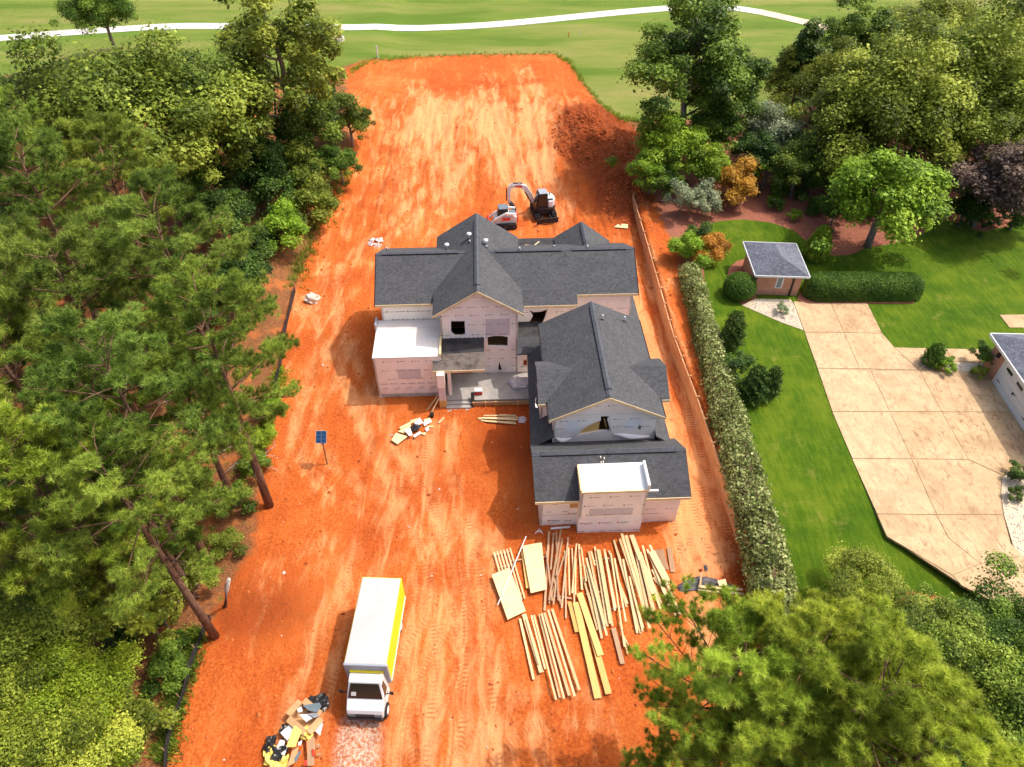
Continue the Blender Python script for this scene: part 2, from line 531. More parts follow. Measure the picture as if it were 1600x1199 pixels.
M['drive'] = plain('tan_concrete', (0.60, 0.42, 0.24), 0.9, 0.10, 0.9, bump=0.15, bscale=30, obj=False)
t = NT('tan_exposed_concrete')
pw = t.pos()
a = t.noise(0.45, pw, 6, 0.7, 0.5); b = t.noise(1.9, t.pos((1.4, 0.6, 1), rot=(0, 0, 0.5)), 6, 0.75, 1.2)
c = t.ramp(t.math('ADD', t.math('MULTIPLY', a, 0.5), t.math('MULTIPLY', t.noise(40, pw, 3, 0.7), 0.5)), [(0.38, (0.33, 0.205, 0.105)), (0.5, (0.48, 0.325, 0.175)), (0.62, (0.57, 0.41, 0.24))])
c = t.mix(t.maprange(b, 0.49, 0.66, 0, 0.85), c, (0.23, 0.13, 0.065))
c = t.mix(t.maprange(t.noise(0.33, t.pos(rot=(0, 0, 1.3)), 5, 0.7, 1.0), 0.50, 0.68, 0, 0.5), c, (0.28, 0.165, 0.09))
oi = t.n('ObjectInfo').outputs['Random']
c = t.mix(t.math('MULTIPLY', oi, 0.22), c, (0.74, 0.58, 0.38))
M['drive'] = t.done(c, 0.9, t.bump(t.noise(45, pw, 3), 0.25, 0.01), 0.2)
M['path'] = plain('white_path', (0.64, 0.60, 0.54), 0.9, 0.06, 1.0, obj=False)
M['path_tan'] = plain('tan_path', (0.66, 0.50, 0.36), 0.9, 0.10, 1.0, obj=False)
M['gravel'] = plain('pale_gravel', (0.58, 0.46, 0.32), 0.9, 0.35, 9.0, bump=0.6, bscale=25, obj=False)
M['stone_pale'] = plain('pale_stone', (0.68, 0.60, 0.50), 0.9, 0.2, 3.0, bump=0.3)
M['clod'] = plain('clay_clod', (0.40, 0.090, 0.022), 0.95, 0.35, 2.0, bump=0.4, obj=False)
M['clod_light'] = plain('light_clay_clod', (0.60, 0.17, 0.045), 0.95, 0.3, 2.0, bump=0.4, obj=False)
t = NT('timber_lagging')
v = t.pos((0.8, 0.8, 14), obj=False)
c = t.ramp(t.noise(1.0, v, 5, 0.65, 0.3), [(0.3, (0.36, 0.18, 0.085)), (0.5, (0.52, 0.28, 0.135)), (0.72, (0.66, 0.40, 0.21))])
c = t.mix(t.math('MULTIPLY', t.n('ObjectInfo').outputs['Random'], 0.35), c, (0.45, 0.18, 0.07))
M['lagging'] = t.done(c, 0.85, None, 0.2)
def brick_mat(name, c1, c2, mortar):
    t = NT(name)
    uv = t.n('UVMap').outputs[0]
    br = t.n('TexBrick')
    br.inputs['Scale'].default_value = 1.0
    br.inputs['Brick Width'].default_value = 0.21
    br.inputs['Row Height'].default_value = 0.075
    br.inputs['Mortar Size'].default_value = 0.008
    br.inputs['Color1'].default_value = (*c1, 1); br.inputs['Color2'].default_value = (*c2, 1); br.inputs['Mortar'].default_value = (*mortar, 1)
    t.l(uv, br.inputs['Vector'])
    c = t.mix(t.maprange(t.noise(1.2, t.pos(obj=True), 5, 0.7), 0.4, 0.7, 0, 0.4), br.outputs['Color'], scale_c(c1, 0.7))
    return t.done(c, 0.9, t.bump(br.outputs['Fac'], -0.5, 0.01), 0.2)
M['brick'] = brick_mat('red_brick', (0.46, 0.16, 0.085), (0.60, 0.27, 0.15), (0.55, 0.43, 0.34))
M['white'] = plain('white_paint', (0.66, 0.66, 0.65), 0.45, 0.04, 1.0, spec=0.4)
M['white_dull'] = plain('white_plastic', (0.76, 0.75, 0.74), 0.5, 0.06, 2.0)
M['truck_roof'] = plain('truck_roof_skin', (0.46, 0.44, 0.43), 0.55, 0.07, 0.8, bump=0.25, bscale=1.6)
M['yellow'] = plain('yellow_paint', (0.86, 0.68, 0.004), 0.35, 0.03, 1.0, spec=0.5)
M['black'] = plain('black_plastic', (0.016, 0.016, 0.018), 0.5, 0.3, 4.0, spec=0.4)
M['rubber'] = plain('rubber', (0.022, 0.020, 0.020), 0.85, 0.3, 5.0)
M['dark_metal'] = plain('dark_metal', (0.06, 0.06, 0.065), 0.5, 0.2, 4.0, metal=0.3)
M['steel'] = plain('galvanised_steel', (0.45, 0.46, 0.48), 0.4, 0.15, 4.0, metal=0.6)
M['grey_plastic'] = plain('grey_plastic', (0.30, 0.33, 0.37), 0.5, 0.1, 3.0)
M['glass_dark'] = plain('dark_glass', (0.012, 0.02, 0.017), 0.08, 0.1, 1.0, spec=0.6)
M['glass_grey'] = plain('grey_glass', (0.14, 0.18, 0.21), 0.12, 0.1, 1.0, spec=0.6)
M['red'] = plain('red_paint', (0.60, 0.035, 0.02), 0.45, 0.08, 2.0)
M['orange_red'] = plain('orange_paint', (0.70, 0.15, 0.04), 0.5, 0.1, 2.0)
M['cardboard'] = plain('cardboard', (0.52, 0.31, 0.15), 0.85, 0.12, 2.0)
M['bag'] = plain('black_bag', (0.020, 0.020, 0.022), 0.28, 0.3, 3.0, spec=0.5, bump=0.7, bscale=9)
M['tarp'] = plain('grey_tarp', (0.085, 0.080, 0.085), 0.5, 0.3, 2.0, bump=0.6, bscale=5)
M['foam_yellow'] = plain('yellow_foam', (0.80, 0.60, 0.14), 0.8, 0.1, 3.0)
M['solar'] = plain('solar_cell', (0.02, 0.06, 0.15), 0.2, 0.2, 4.0, spec=0.6)
M['fabric_black'] = plain('black_silt_cloth', (0.028, 0.024, 0.026), 0.8, 0.3, 3.0, bump=0.3)
def bark_mat(name, a, b, c_):
    t = NT(name)
    v = t.pos((5, 5, 1.2), obj=True)
    n = t.noise(1.6, v, 6, 0.7, 0.6)
    c = t.ramp(n, [(0.3, a), (0.5, b), (0.75, c_)])
    return t.done(c, 0.95, t.bump(n, 0.7, 0.05), 0.15)
M['bark'] = bark_mat('pine_bark', (0.07, 0.035, 0.022), (0.17, 0.095, 0.06), (0.30, 0.19, 0.13))
M['bark_grey'] = bark_mat('grey_bark', (0.10, 0.085, 0.07), (0.22, 0.19, 0.16), (0.38, 0.34, 0.30))
M['deadwood'] = bark_mat('dead_wood', (0.25, 0.20, 0.16), (0.45, 0.39, 0.33), (0.62, 0.56, 0.50))
def leaf_mat(name, dark, mid, light, transl=0.35, big=0.35, rough=0.55):
    """leaf colour varies leaf by leaf (stored tint) and patch by patch"""
    t = NT(name)
    tint = t.attr('tint')
    n = t.noise(big, t.pos(obj=True), 3, 0.6)
    f = t.math('ADD', t.math('MULTIPLY', tint, 0.78), t.math('MULTIPLY', n, 0.22))
    c = t.ramp(f, [(0.24, dark), (0.50, mid), (0.76, light)])  # wide ramp: shaded gaps and sunlit highlights are painted into the leaf colour
    oi = t.n('ObjectInfo').outputs['Random']
    hs = t.n('HueSaturation')
    t.l(t.maprange(oi, 0, 1, 0.485, 0.512, False), hs.inputs['Hue'])
    t.l(t.maprange(t.math('FRACT', t.math('MULTIPLY', oi, 5.7)), 0, 1, 0.88, 1.12, False), hs.inputs['Value'])
    t.l(c, hs.inputs['Color'])
    t.done(hs.outputs[0], rough, None, 0.2)
    tr = t.n('BsdfTranslucent')
    t.l(t.mix(0.6, hs.outputs[0], scale_c(light, 1.4)), tr.inputs['Color'])
    mx = t.n('MixShader'); mx.inputs[0].default_value = transl
    t.l(t.b.outputs[0], mx.inputs[1]); t.l(tr.outputs[0], mx.inputs[2])
    t.l(mx.outputs[0], t.out.inputs['Surface'])
    return t.mat
M['pine'] = leaf_mat('pine_needles', (0.04, 0.072, 0.008), (0.165, 0.255, 0.03), (0.39, 0.5, 0.07), 0.2)
M['pine_blue'] = leaf_mat('dark_pine_needles', (0.03, 0.058, 0.006), (0.13, 0.21, 0.026), (0.32, 0.42, 0.07), 0.2)
M['pine_yellow'] = leaf_mat('yellow_pine_needles', (0.05, 0.085, 0.005), (0.25, 0.345, 0.028), (0.6, 0.69, 0.09), 0.22)
M['leaf_olive'] = leaf_mat('olive_leaves', (0.028, 0.05, 0.004), (0.14, 0.19, 0.018), (0.35, 0.395, 0.052), 0.2)
M['leaf_green'] = leaf_mat('green_leaves', (0.018, 0.042, 0.004), (0.085, 0.155, 0.014), (0.25, 0.35, 0.04), 0.2)
M['leaf_dark'] = leaf_mat('dark_leaves', (0.01, 0.028, 0.004), (0.045, 0.1, 0.012), (0.14, 0.235, 0.034), 0.2)
M['leaf_lime'] = leaf_mat('lime_leaves', (0.058, 0.110, 0.006), (0.184, 0.304, 0.015), (0.347, 0.473, 0.037), 0.2)
M['leaf_yellowgreen'] = leaf_mat('yellow_green_leaves', (0.036, 0.06, 0.004), (0.17, 0.235, 0.02), (0.4, 0.47, 0.06), 0.22)
M['leaf_grey'] = leaf_mat('grey_green_leaves', (0.074, 0.108, 0.047), (0.230, 0.284, 0.142), (0.459, 0.499, 0.311), 0.2)
M['leaf_purple'] = leaf_mat('purple_brown_leaves', (0.061, 0.040, 0.029), (0.182, 0.127, 0.088), (0.341, 0.259, 0.182), 0.2)
M['leaf_orange'] = leaf_mat('orange_leaves', (0.140, 0.075, 0.012), (0.440, 0.200, 0.025), (0.650, 0.360, 0.060))
M['leaf_hedge'] = leaf_mat('hedge_leaves', (0.04, 0.062, 0.01), (0.165, 0.215, 0.055), (0.43, 0.47, 0.19), 0.2)
M['leaf_box'] = leaf_mat('clipped_leaves', (0.021, 0.058, 0.007), (0.072, 0.163, 0.016), (0.169, 0.286, 0.036), 0.2)
M['leaf_cedar'] = leaf_mat('cedar_leaves', (0.016, 0.04, 0.006), (0.065, 0.125, 0.018), (0.16, 0.24, 0.045), 0.2)
def smooth_line(pts, it=2):
    for _ in range(it):
        q = [pts[0]]
        for a, b in zip(pts[:-1], pts[1:]):
            q += [a * 0.75 + b * 0.25, a * 0.25 + b * 0.75]
        pts = q + [pts[-1]]
    return pts
# ------------------------------------------------------------------ terrain sheet, divided into its zones
def axis(segs):
    out = []
    for a, b, st in segs:
        n = max(1, int(round((b - a) / st)))
        out += list(np.linspace(a, b, n, endpoint=False))
    out.append(segs[-1][1])
    return np.array(out)
gx = axis([(-600, -120, 40), (-120, -40, 4), (-40, -19, 0.6), (-19, 15, 0.15), (15, 45, 0.4), (45, 120, 4), (120, 600, 40)])
gy = axis([(-60, 2, 4), (2, 8, 0.5), (8, 70, 0.16), (70, 92, 0.25), (92, 140, 1.2), (140, 900, 30)])
X, Y = np.meshgrid(gx, gy)
px2 = lambda L, z=None: [tuple((gat(*p) if z is None else at(*p, z)).xy) for p in L]
DIRT = px2([(540, 106), (575, 94), (640, 90), (740, 86), (868, 85), (888, 97), (905, 122), (935, 162), (965, 184), (990, 196), (1012, 230), (1018, 290), (1030, 335)])
DIRT += px2([(1062, 400), (1088, 500), (1112, 600), (1150, 750), (1180, 880), (1195, 960), (1190, 1100), (1180, 1320)])
DIRT += px2([(200, 1400), (255, 1200), (318, 988), (395, 850), (415, 700), (425, 640), (440, 540), (460, 455), (478, 400), (508, 330), (540, 262), (556, 200), (545, 150)])
FAIR = px2([(-600, 112), (0, 118), (300, 130), (480, 118), (538, 104), (575, 93), (640, 89), (740, 85), (868, 84), (889, 96), (906, 121), (937, 161), (967, 183), (1000, 190), (1100, 185), (1200, 172), (1350, 160), (1600, 150), (2400, 140)]) + [(700, 900), (-700, 900)]
LAWN = px2([(1104, 352), (1122, 346), (1160, 343), (1205, 348), (1240, 360), (1262, 378), (1285, 400), (1300, 400), (1330, 398), (1352, 388), (1400, 380), (1440, 368), (1462, 345), (1490, 345), (1520, 358), (1560, 366), (1595, 348), (1640, 330), (2100, 330), (2600, 700), (2200, 1100), (1560, 985), (1480, 925), (1400, 912), (1330, 920), (1280, 945), (1228, 935), (1185, 760), (1136, 580), (1104, 470), (1100, 420), (1138, 385), (1112, 370)], NZ)
sd_dirt, sd_fair, sd_lawn = poly_sd(DIRT, X, Y), poly_sd(FAIR, X, Y), poly_sd(LAWN, X, Y)
Z = base_h(X, Y)
fine = np.clip(sstep((sd_dirt + 0.5) / 1.5), 0, 1)
# wheel ruts and graded strips
TRACKS = [([(690, 1240), (700, 1100), (705, 980), (690, 880), (650, 780), (600, 700), (560, 600), (520, 540), (500, 480), (520, 420)], 1.0),
          ([(760, 1240), (745, 1100), (735, 980), (725, 880), (705, 790), (680, 720), (690, 680)], 0.9),
          ([(460, 1130), (520, 1010), (560, 900), (590, 820), (610, 740), (640, 700)], 0.7),
          ([(560, 1240), (640, 1090), (670, 960), (680, 860)], 0.6),
          ([(1128, 860), (1100, 780), (1068, 680), (1040, 580), (1015, 480), (1000, 420)], 1.0),
          ([(1100, 870), (1090, 800), (1075, 760)], 0.8),
          ([(820, 330), (800, 260), (770, 190), (760, 120)], 0.8),
          ([(700, 330), (690, 250), (680, 180), (650, 130)], 0.7),
          ([(860, 290), (840, 220), (830, 150), (820, 105)], 0.8),
          ([(560, 400), (620, 350), (680, 300), (720, 240)], 0.6),
          ([(480, 520), (530, 470), (570, 420), (580, 390)], 0.6)]
TRACKS += [([(640, 1240), (600, 1120), (660, 1000), (740, 930), (760, 870)], .8), ([(700, 1230), (800, 1120), (850, 1100), (930, 1110)], .7), ([(430, 900), (520, 860), (600, 850), (700, 860), (760, 850)], .6),
           ([(470, 470), (520, 520), (500, 600), (470, 680), (520, 760), (600, 800)], .8), ([(1085, 870), (1062, 760), (1030, 660)], .7)]
rut = np.zeros_like(X); pale = np.zeros_like(X); tread = np.zeros_like(X); tlen = np.zeros_like(X)
for L, wgt in TRACKS:
    pts = [tuple(gat(*p).xy) for p in L]
    pts = [tuple(p.xy) for p in smooth_line([Vector((p[0], p[1], 0)) for p in pts], 2)]
    d, al = line_param(pts, X, Y)
    dn = d + 0.12 * fbm(X, Y, 0.35, 2)
    r1 = wgt * np.exp(-((dn - .85) / 0.22) ** 2)
    rut = np.maximum(rut, r1)
    tr_ = wgt * np.exp(-((dn - .85) / 0.24) ** 4)
    m_ = tr_ > tread
    tlen = np.where(m_, al + (dn > .85) * .0, tlen); tread = np.maximum(tread, tr_)
    pale = np.maximum(pale, .62 * wgt * np.exp(-((dn - .8) / .75) ** 2))
micro = 0.10 * fbm(X, Y, 0.5, 5) + 0.05 * fbm(X + 50, Y, 3.0, 2)
streak = 0.06 * fbm(X * 2.2, Y * 0.35, 0.8, 4)
# furrows scraped down the back slope
slope = sstep((Y - 56) / 6) * (1 - sstep((Y - 84) / 6))
streak = streak + slope * 0.22 * fbm(X * 2.6, Y * 0.30, 0.7, 4)
Z = Z + fine * (micro + streak - 0.055 * rut + 0.02 * np.sin(line_dist([tuple(gat(*p).xy) for p in TRACKS[4][0]], X, Y) * 9) * np.exp(-((X - 12) / 3) ** 2))
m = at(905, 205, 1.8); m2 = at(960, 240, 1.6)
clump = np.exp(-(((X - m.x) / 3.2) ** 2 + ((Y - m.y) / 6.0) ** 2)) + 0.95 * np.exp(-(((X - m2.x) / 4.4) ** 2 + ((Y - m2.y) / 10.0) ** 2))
Z = Z + fine * clump * (0.35 * fbm(X, Y, 1.1, 4) + 0.20 * fbm(X + 9, Y, 3.0, 2))
wooded = (sd_dirt < 0) & (sd_lawn < 0) & (sd_fair < 0)
Z = Z + np.where(wooded, 0.18 * fbm(X, Y, 0.4, 4) * np.clip(-sd_dirt / 2, 0, 1) * np.clip(-sd_lawn / 2, 0, 1), 0.0)
Z = Z + np.where(sd_fair > 0, 0.5 * fbm(X, Y, 0.03, 3) * np.clip(sd_fair / 12, 0, 1), 0.0)
# keep earth off the house platform and the strip along the wall flat
pale = pale + 0.55 * np.exp(-((Y - 80) / 9) ** 2) * np.exp(-((X + 4) / 11) ** 2) + 0.45 * slope * np.clip(fbm(X, Y * 0.4, 0.35, 3) + 0.35, 0, 1)
gp = at(1075, 700, 0)
dw = np.interp(Y, WY, WX) - X
pale = pale + 0.75 * np.exp(-((dw - 2.6) / 1.5) ** 2) * (Y > 15) * (Y < 52)
pale = pale + 0.15 * np.exp(-(((X + 1) / 7) ** 2 + ((Y - 12) / 9) ** 2))
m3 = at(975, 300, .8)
dark = clump * 0.85 + .8 * np.exp(-(((X - m3.x) / 2.8) ** 2 + ((Y - m3.y) / 6.0) ** 2)) + 0.95 * np.clip(fbm(X * .9, Y * .6, .16, 5) - .02, 0, 1)  # dark soil with tree shade on the slope painted in, plus random dark patches
g = at(560, 1165, 0)
gravel = np.exp(-(((X - g.x) / 1.5) ** 2 + ((Y - g.y) / 2.6) ** 2))
g = at(590, 378, 0)
gravel = np.maximum(gravel, 0.0)
mulch = sstep((X - 13) / 4) * sstep((Y - 30) / 8)
PATH_PX = [(-260, 88), (-120, 72), (0, 60), (110, 51.5), (250, 42), (300, 41), (400, 42), (470, 42.5), (560, 44), (640, 45), (720, 42.5), (780, 38.5), (860, 31), (940, 22.5), (1040, 13.5), (1100, 10.5), (1150, 13), (1190, 19.5), (1240, 31), (1300, 45), (1380, 66), (1480, 96)]
PATH = [gat(*p) for p in PATH_PX]
pdist = line_dist([tuple(p.xy) for p in PATH], X, Y)
path_edge = np.exp(-(pdist / 3.5) ** 2)
Z = np.where(pdist < 6, Z * sstep((pdist - 2) / 4) + base_h(X, Y) * (1 - sstep((pdist - 2) / 4)), Z)
zone = np.full(X.shape, 0)
zone[sd_fair > 0] = 1
zone[sd_lawn > 0] = 2
zone[sd_dirt > 0] = 3
ny, nx = X.shape
vid = np.arange(nx * ny).reshape(ny, nx)
quads = np.stack([vid[:-1, :-1], vid[:-1, 1:], vid[1:, 1:], vid[1:, :-1]], -1).reshape(-1, 4)
qz = zone[:-1, :-1].ravel()
V = np.stack([X, Y, Z], -1).reshape(-1, 3)
FLD = dict(sd_dirt=sd_dirt, sd_fair=sd_fair, sd_lawn=sd_lawn, pale=pale, dark=dark, gravel=gravel, mulch=mulch, path_edge=path_edge, tread=tread, tlen=tlen)
from_grid = {k: v.ravel().astype(np.float32) for k, v in FLD.items()}
for zi, nm in enumerate(('woodland_floor', 'fairway', 'lawn', 'construction_ground')):
    q = quads[qz == zi]
    used, inv = np.unique(q.ravel(), return_inverse=True)
    me = rawmesh(nm, V[used], inv.reshape(-1, 4), True)
    for k, arr in from_grid.items():
        a = me.attributes.new(k, 'FLOAT', 'POINT')
        a.data.foreach_set('value', arr[used])
    tag(link(nm, me, M['ground']), kind='structure')
ZI = Z
def zs(x, y):
    """height of the finished surface"""
    i = min(max(int(np.searchsorted(gy, y)) - 1, 0), ny - 2)
    j = min(max(int(np.searchsorted(gx, x)) - 1, 0), nx - 2)
    fy = (y - gy[i]) / (gy[i + 1] - gy[i]); fx = (x - gx[j]) / (gx[j + 1] - gx[j])
    return float((ZI[i, j] * (1 - fx) + ZI[i, j + 1] * fx) * (1 - fy) + (ZI[i + 1, j] * (1 - fx) + ZI[i + 1, j + 1] * fx) * fy)
def gs(px, py, dz=0.0):
    p = gat(px, py)
    return Vector((p.x, p.y, zs(p.x, p.y) + dz))

# ------------------------------------------------------------------ cart path of single slabs
def resample(pts, step):
    out, acc = [pts[0].copy()], 0.0
    for a, b in zip(pts[:-1], pts[1:]):
        L = (b - a).length
        while acc + L >= step:
            a = a + (b - a) * ((step - acc) / L)
            out.append(a.copy()); L = (b - a).length; acc = 0.0
        acc += L
    return out
path = tag(empty('cart_path', (0, 0, 0)), kind='structure')
pl = resample(smooth_line(PATH), 3.2)
for i in range(len(pl) - 1):
    a, b = pl[i], pl[i + 1]
    def side(k):
        d = (pl[min(k + 1, len(pl) - 1)] - pl[max(k - 1, 0)]); d.z = 0; d.normalize()
        return Vector((-d.y, d.x, 0)) * 1.25
    g = (b - a).normalized() * 0.03
    z0 = 0.06
    q = [a + g - side(i), b - g - side(i + 1), b - g + side(i + 1), a + g + side(i)]
    q = [Vector((p.x, p.y, zs(p.x, p.y) + z0)) for p in q]
    spx = scr(*((a + b) / 2))[0]
    MB().slab(q, 0.2).build('path_slab', M['path'] if spx < 1175 else M['path_tan'], path)
# ------------------------------------------------------------------ house under construction
def auto_uv(me):
    uv = me.uv_layers.new(name='UVMap')
    for p in me.polygons:
        n = p.normal
        h = Vector((0, 0, 1)).cross(n)
        h = h.normalized() if h.length > 1e-3 else Vector((1, 0, 0))
        s_ = n.cross(h)
        for li in p.loop_indices:
            co = me.vertices[me.loops[li].vertex_index].co
            uv.data[li].uv = (co.dot(h), co.dot(s_))
    return me
HO = at(843.5, 822, 0.0); HO.z = -0.06
YAW = R(2.4)
house = empty('house', HO, YAW, 'unfinished two storey house with dark shingle roofs and printed pinkish white wrap', 'house')
_cu, _su = math.cos(YAW), math.sin(YAW)
def hloc(px, py, z):
    d = at(px, py, z) - HO
    return (d.x * _cu + d.y * _su, -d.x * _su + d.y * _cu, z + 0.06)
def hz_b(px, py, b):
    """(a, z) of a pixel on the house plane at depth b"""
    lo, hi = -3.0, 14.0
    for _ in range(50):
        m_ = (lo + hi) / 2
        if hloc(px, py, m_)[1] > b: lo = m_
        else: hi = m_
    q = hloc(px, py, lo)
    return q[0], q[2]
def on_roof(px, py, f):
    lo, hi = 2.0, 10.0
    for _ in range(50):
        m_ = (lo + hi) / 2
        q = hloc(px, py, m_)
        if f(q[0], q[1]) > q[2]: lo = m_
        else: hi = m_
    return hloc(px, py, lo)

def roof_part(polys, name='roof', mat='shingle', t=0.16, parent=house):
    mb = MB()
    for p in polys: mb.slab(p, t)
    me = mb.mesh(name)
    auto_uv(me)
    return link(name, me, M[mat], parent)
def board(name, p0, p1, w, d, mat, parent, drop=0.0):
    """a board from p0 to p1 hanging down by w, d thick"""
    p0, p1 = Vector(p0), Vector(p1)
    dirv = (p1 - p0); h = Vector((dirv.x, dirv.y, 0)).normalized()
    nrm = Vector((h.y, -h.x, 0))
    o1 = nrm * d
    dz = Vector((0, 0, -w))
    v = [p0 + dz, p1 + dz, p1 + dz + o1, p0 + dz + o1, p0, p1, p1 + o1, p0 + o1]
    return MB().hexa([tuple(q) for q in v]).build(name, mat, parent)

# --- main roof, ridge across
ZR, BR, SM = 8.0, 19.4, 0.54
mz = lambda b: ZR - SM * abs(BR - b)
A0, A1 = -11.17, 8.31
mf = [(A0, 15.69), (-0.3, 15.69), (-0.3, 15.35), (3.75, 15.35), (3.75, 16.06), (A1, 16.06), (A1, BR), (A0, BR)]
roof_main = roof_part([[(a, b, mz(b)) for a, b in mf], [(A0, BR, ZR), (A1, BR, ZR), (A1, 23.1, mz(23.1)), (A0, 23.1, mz(23.1))]])
# --- centre gable, ridge front to back
CA, CZ, CS = -3.60, 8.54, 0.651
CB = 13.95
cz = lambda a: CZ - CS * abs(a - CA)
roof_c = roof_part([[(-6.88, 13.66, cz(-6.88)), (CA, 13.66, CZ), (CA, 24.0, CZ), (-6.88, 24.0, cz(-6.88))],
                    [(CA, 13.66, CZ), (-0.34, 13.66, cz(-0.34)), (-0.34, 23.7, cz(-0.34)), (CA, 24.0, CZ)]], t=0.155)
# --- small gable at the back
roof_b = roof_part([[(2.8, 21.0, 5.6), (5.0, 21.0, 7.06), (5.0, 24.8, 7.06), (2.8, 24.8, 5.6)],
                    [(5.0, 21.0, 7.06), (7.35, 21.0, 5.5), (7.35, 24.3, 5.5), (5.0, 24.8, 7.06)]], t=0.15)
# --- garage front wing, ridge across
gzf = lambda b: 4.88 - 0.76 * abs(b - 2.0)
roof_g = roof_part([[(-0.37, -0.35, gzf(-0.35)), (9.15, -0.35, gzf(-0.35)), (9.0, 2.0, 4.88), (-0.47, 2.0, 4.88)],
                    [(-0.47, 2.0, 4.88), (9.0, 2.0, 4.88), (9.15, 4.42, gzf(4.42)), (-0.40, 4.42, gzf(4.42))]])
# --- side slopes of the garage body under the upper storey
roof_part([[(-0.38, 3.9, 3.12), (1.1, 3.9, 4.24), (1.1, 12.9, 4.24), (-0.10, 12.9, 3.12)]], t=0.14)
roof_part([[(7.7, 3.9, 3.93), (8.8, 3.9, 3.10), (8.8, 13.0, 3.10), (7.7, 13.0, 3.93)]], t=0.14)
# --- upper storey gable, ridge front to back
UA, UZ, US = 4.41, 7.42, 0.523
uz = lambda a: UZ - US * abs(a - UA)
roof_u = roof_part([[(0.75, 4.08, uz(0.75)), (UA, 4.08, UZ), (UA, 13.6, UZ), (0.75, 13.6, uz(0.75))],
                    [(UA, 4.08, UZ), (8.07, 4.08, uz(8.07)), (8.07, 13.8, uz(8.07)), (UA, 13.6, UZ)]], t=0.15)
# --- two cross dormers on it
def dormer(a_in, a_out, b0, b1, zr, ze):
    bm_ = (b0 + b1) / 2 + 0.25
    s1 = (zr - ze) / (bm_ - b0)
    zb = zr - s1 * (b1 - bm_)
    return roof_part([[(a_in, b0, ze), (a_out, b0, ze), (a_out, bm_, zr), (a_in, bm_, zr)],
                      [(a_in, bm_, zr), (a_out, bm_, zr), (a_out, b1, zb), (a_in, b1, zb)]], t=0.14)
dormer(4.6, 8.72, 5.72, 9.4, 6.45, 5.40)
dormer(4.2, 0.17, 5.62, 9.4, 6.45, 5.42)
# --- porch roof, link roof, felt deck at the back
pz = lambda b: 3.40 + 0.24 * (b - 11.2)
roof_part([[(-7.0, 11.2, pz(11.2)), (-3.24, 11.2, pz(11.2)), (-3.24, 12.75, pz(12.75)), (-6.36, 12.62, pz(12.62)), (-6.36, 12.3, pz(12.3)), (-7.0, 12.3, pz(12.3))]], 'porch_roof', 'felt_dusty', 0.14)
roof_part([[(-6.34, 12.6, pz(12.62) + .012), (-3.25, 12.73, pz(12.75) + .012), (-3.25, CB, pz(CB) + .012), (-6.34, CB, pz(CB) + .012)]], 'porch_roof_felt', 'felt', 0.10)
roof_part([[(-0.87, 12.75, 3.42), (1.0, 12.75, 3.42), (1.0, 13.95, 4.02), (-0.74, 13.95, 4.02)]], 'link_roof', 'shingle', 0.12)
roof_part([[(-0.74, 13.95, 4.02), (1.0, 13.95, 4.02), (1.0, 15.62, 4.10), (-0.62, 15.62, 4.10)]], 'link_roof_felt', 'felt', 0.12)
roof_part([[(-0.32, 22.9, 5.5), (2.85, 22.9, 5.5), (2.85, 25.2, 5.3), (-0.32, 25.2, 5.3)]], 'rear_deck_felt', 'felt', 0.12)
roof_part([[(-0.45, 22.9, 5.6), (-11.17, 22.9, 5.6), (-11.17, 23.6, 5.45), (-0.45, 23.6, 5.45)]], 'rear_overhang', 'membrane', 0.1)
roof_part([[(8.0, 16.4, 3.35), (8.9, 16.4, 3.15), (8.9, 20.5, 3.15), (8.0, 20.5, 3.35)]], 'side_roof', 'shingle', 0.1)

# --- ridge vents and caps
def cap_line(p0, p1, parent, w=0.17, slope=0.55, mat='ridge', name='ridge_cap', lift=0.03, t=0.03):
    p0, p1 = Vector(p0), Vector(p1)
    h = (p1 - p0); h.z = 0; h.normalize(); n_ = Vector((-h.y, h.x, 0)) * w
    d = Vector((0, 0, -slope * w))
    up = Vector((0, 0, lift))
    mb = MB()
    L = [p0 - n_ + d + up, p0 + up, p0 + n_ + d + up]
    L2 = [p1 - n_ + d + up, p1 + up, p1 + n_ + d + up]
    mb.add(L + L2, [(0, 1, 4, 3), (1, 2, 5, 4)])
    lo = Vector((0, 0, -t))
    mb.add([q + lo for q in L + L2] , [(3, 4, 1, 0), (4, 5, 2, 1)])
    mb.add([L[0], L2[0], L2[0] + lo, L[0] + lo], [(0, 1, 2, 3)])
    mb.add([L[2], L2[2], L2[2] + lo, L[2] + lo], [(3, 2, 1, 0)])
    return mb.build(name, M[mat], parent)
def vent_line(p0, p1, parent, slope):
    cap_line(p0, p1, parent, 0.20, slope, 'ridge_vent', 'ridge_vent', 0.075, 0.07)
    cap_line(p0, p1, parent, 0.185, slope, 'ridge', 'ridge_cap', 0.10, 0.02)
cap_line((A0, BR, ZR), (A1, BR, ZR), roof_main, slope=SM)
vent_line((-10.7, BR, ZR), (-5.0, BR, ZR), roof_main, SM)
vent_line((-2.2, BR, ZR), (2.8, BR, ZR), roof_main, SM)
vent_line((3.6, BR, ZR), (7.7, BR, ZR), roof_main, SM)
cap_line((CA, 13.7, CZ), (CA, 23.95, CZ), roof_c, slope=CS)
vent_line((CA, 14.4, CZ), (CA, 23.0, CZ), roof_c, CS)
cap_line((5.0, 21.2, 7.06), (5.0, 24.7, 7.06), roof_b, slope=0.65)
vent_line((5.0, 21.6, 7.06), (5.0, 24.2, 7.06), roof_b, 0.65)
cap_line((-0.47, 2.0, 4.88), (9.0, 2.0, 4.88), roof_g, slope=0.76)
vent_line((0.1, 2.0, 4.88), (8.4, 2.0, 4.88), roof_g, 0.76)
cap_line((UA, 4.1, UZ), (UA, 13.6, UZ), roof_u, slope=US)
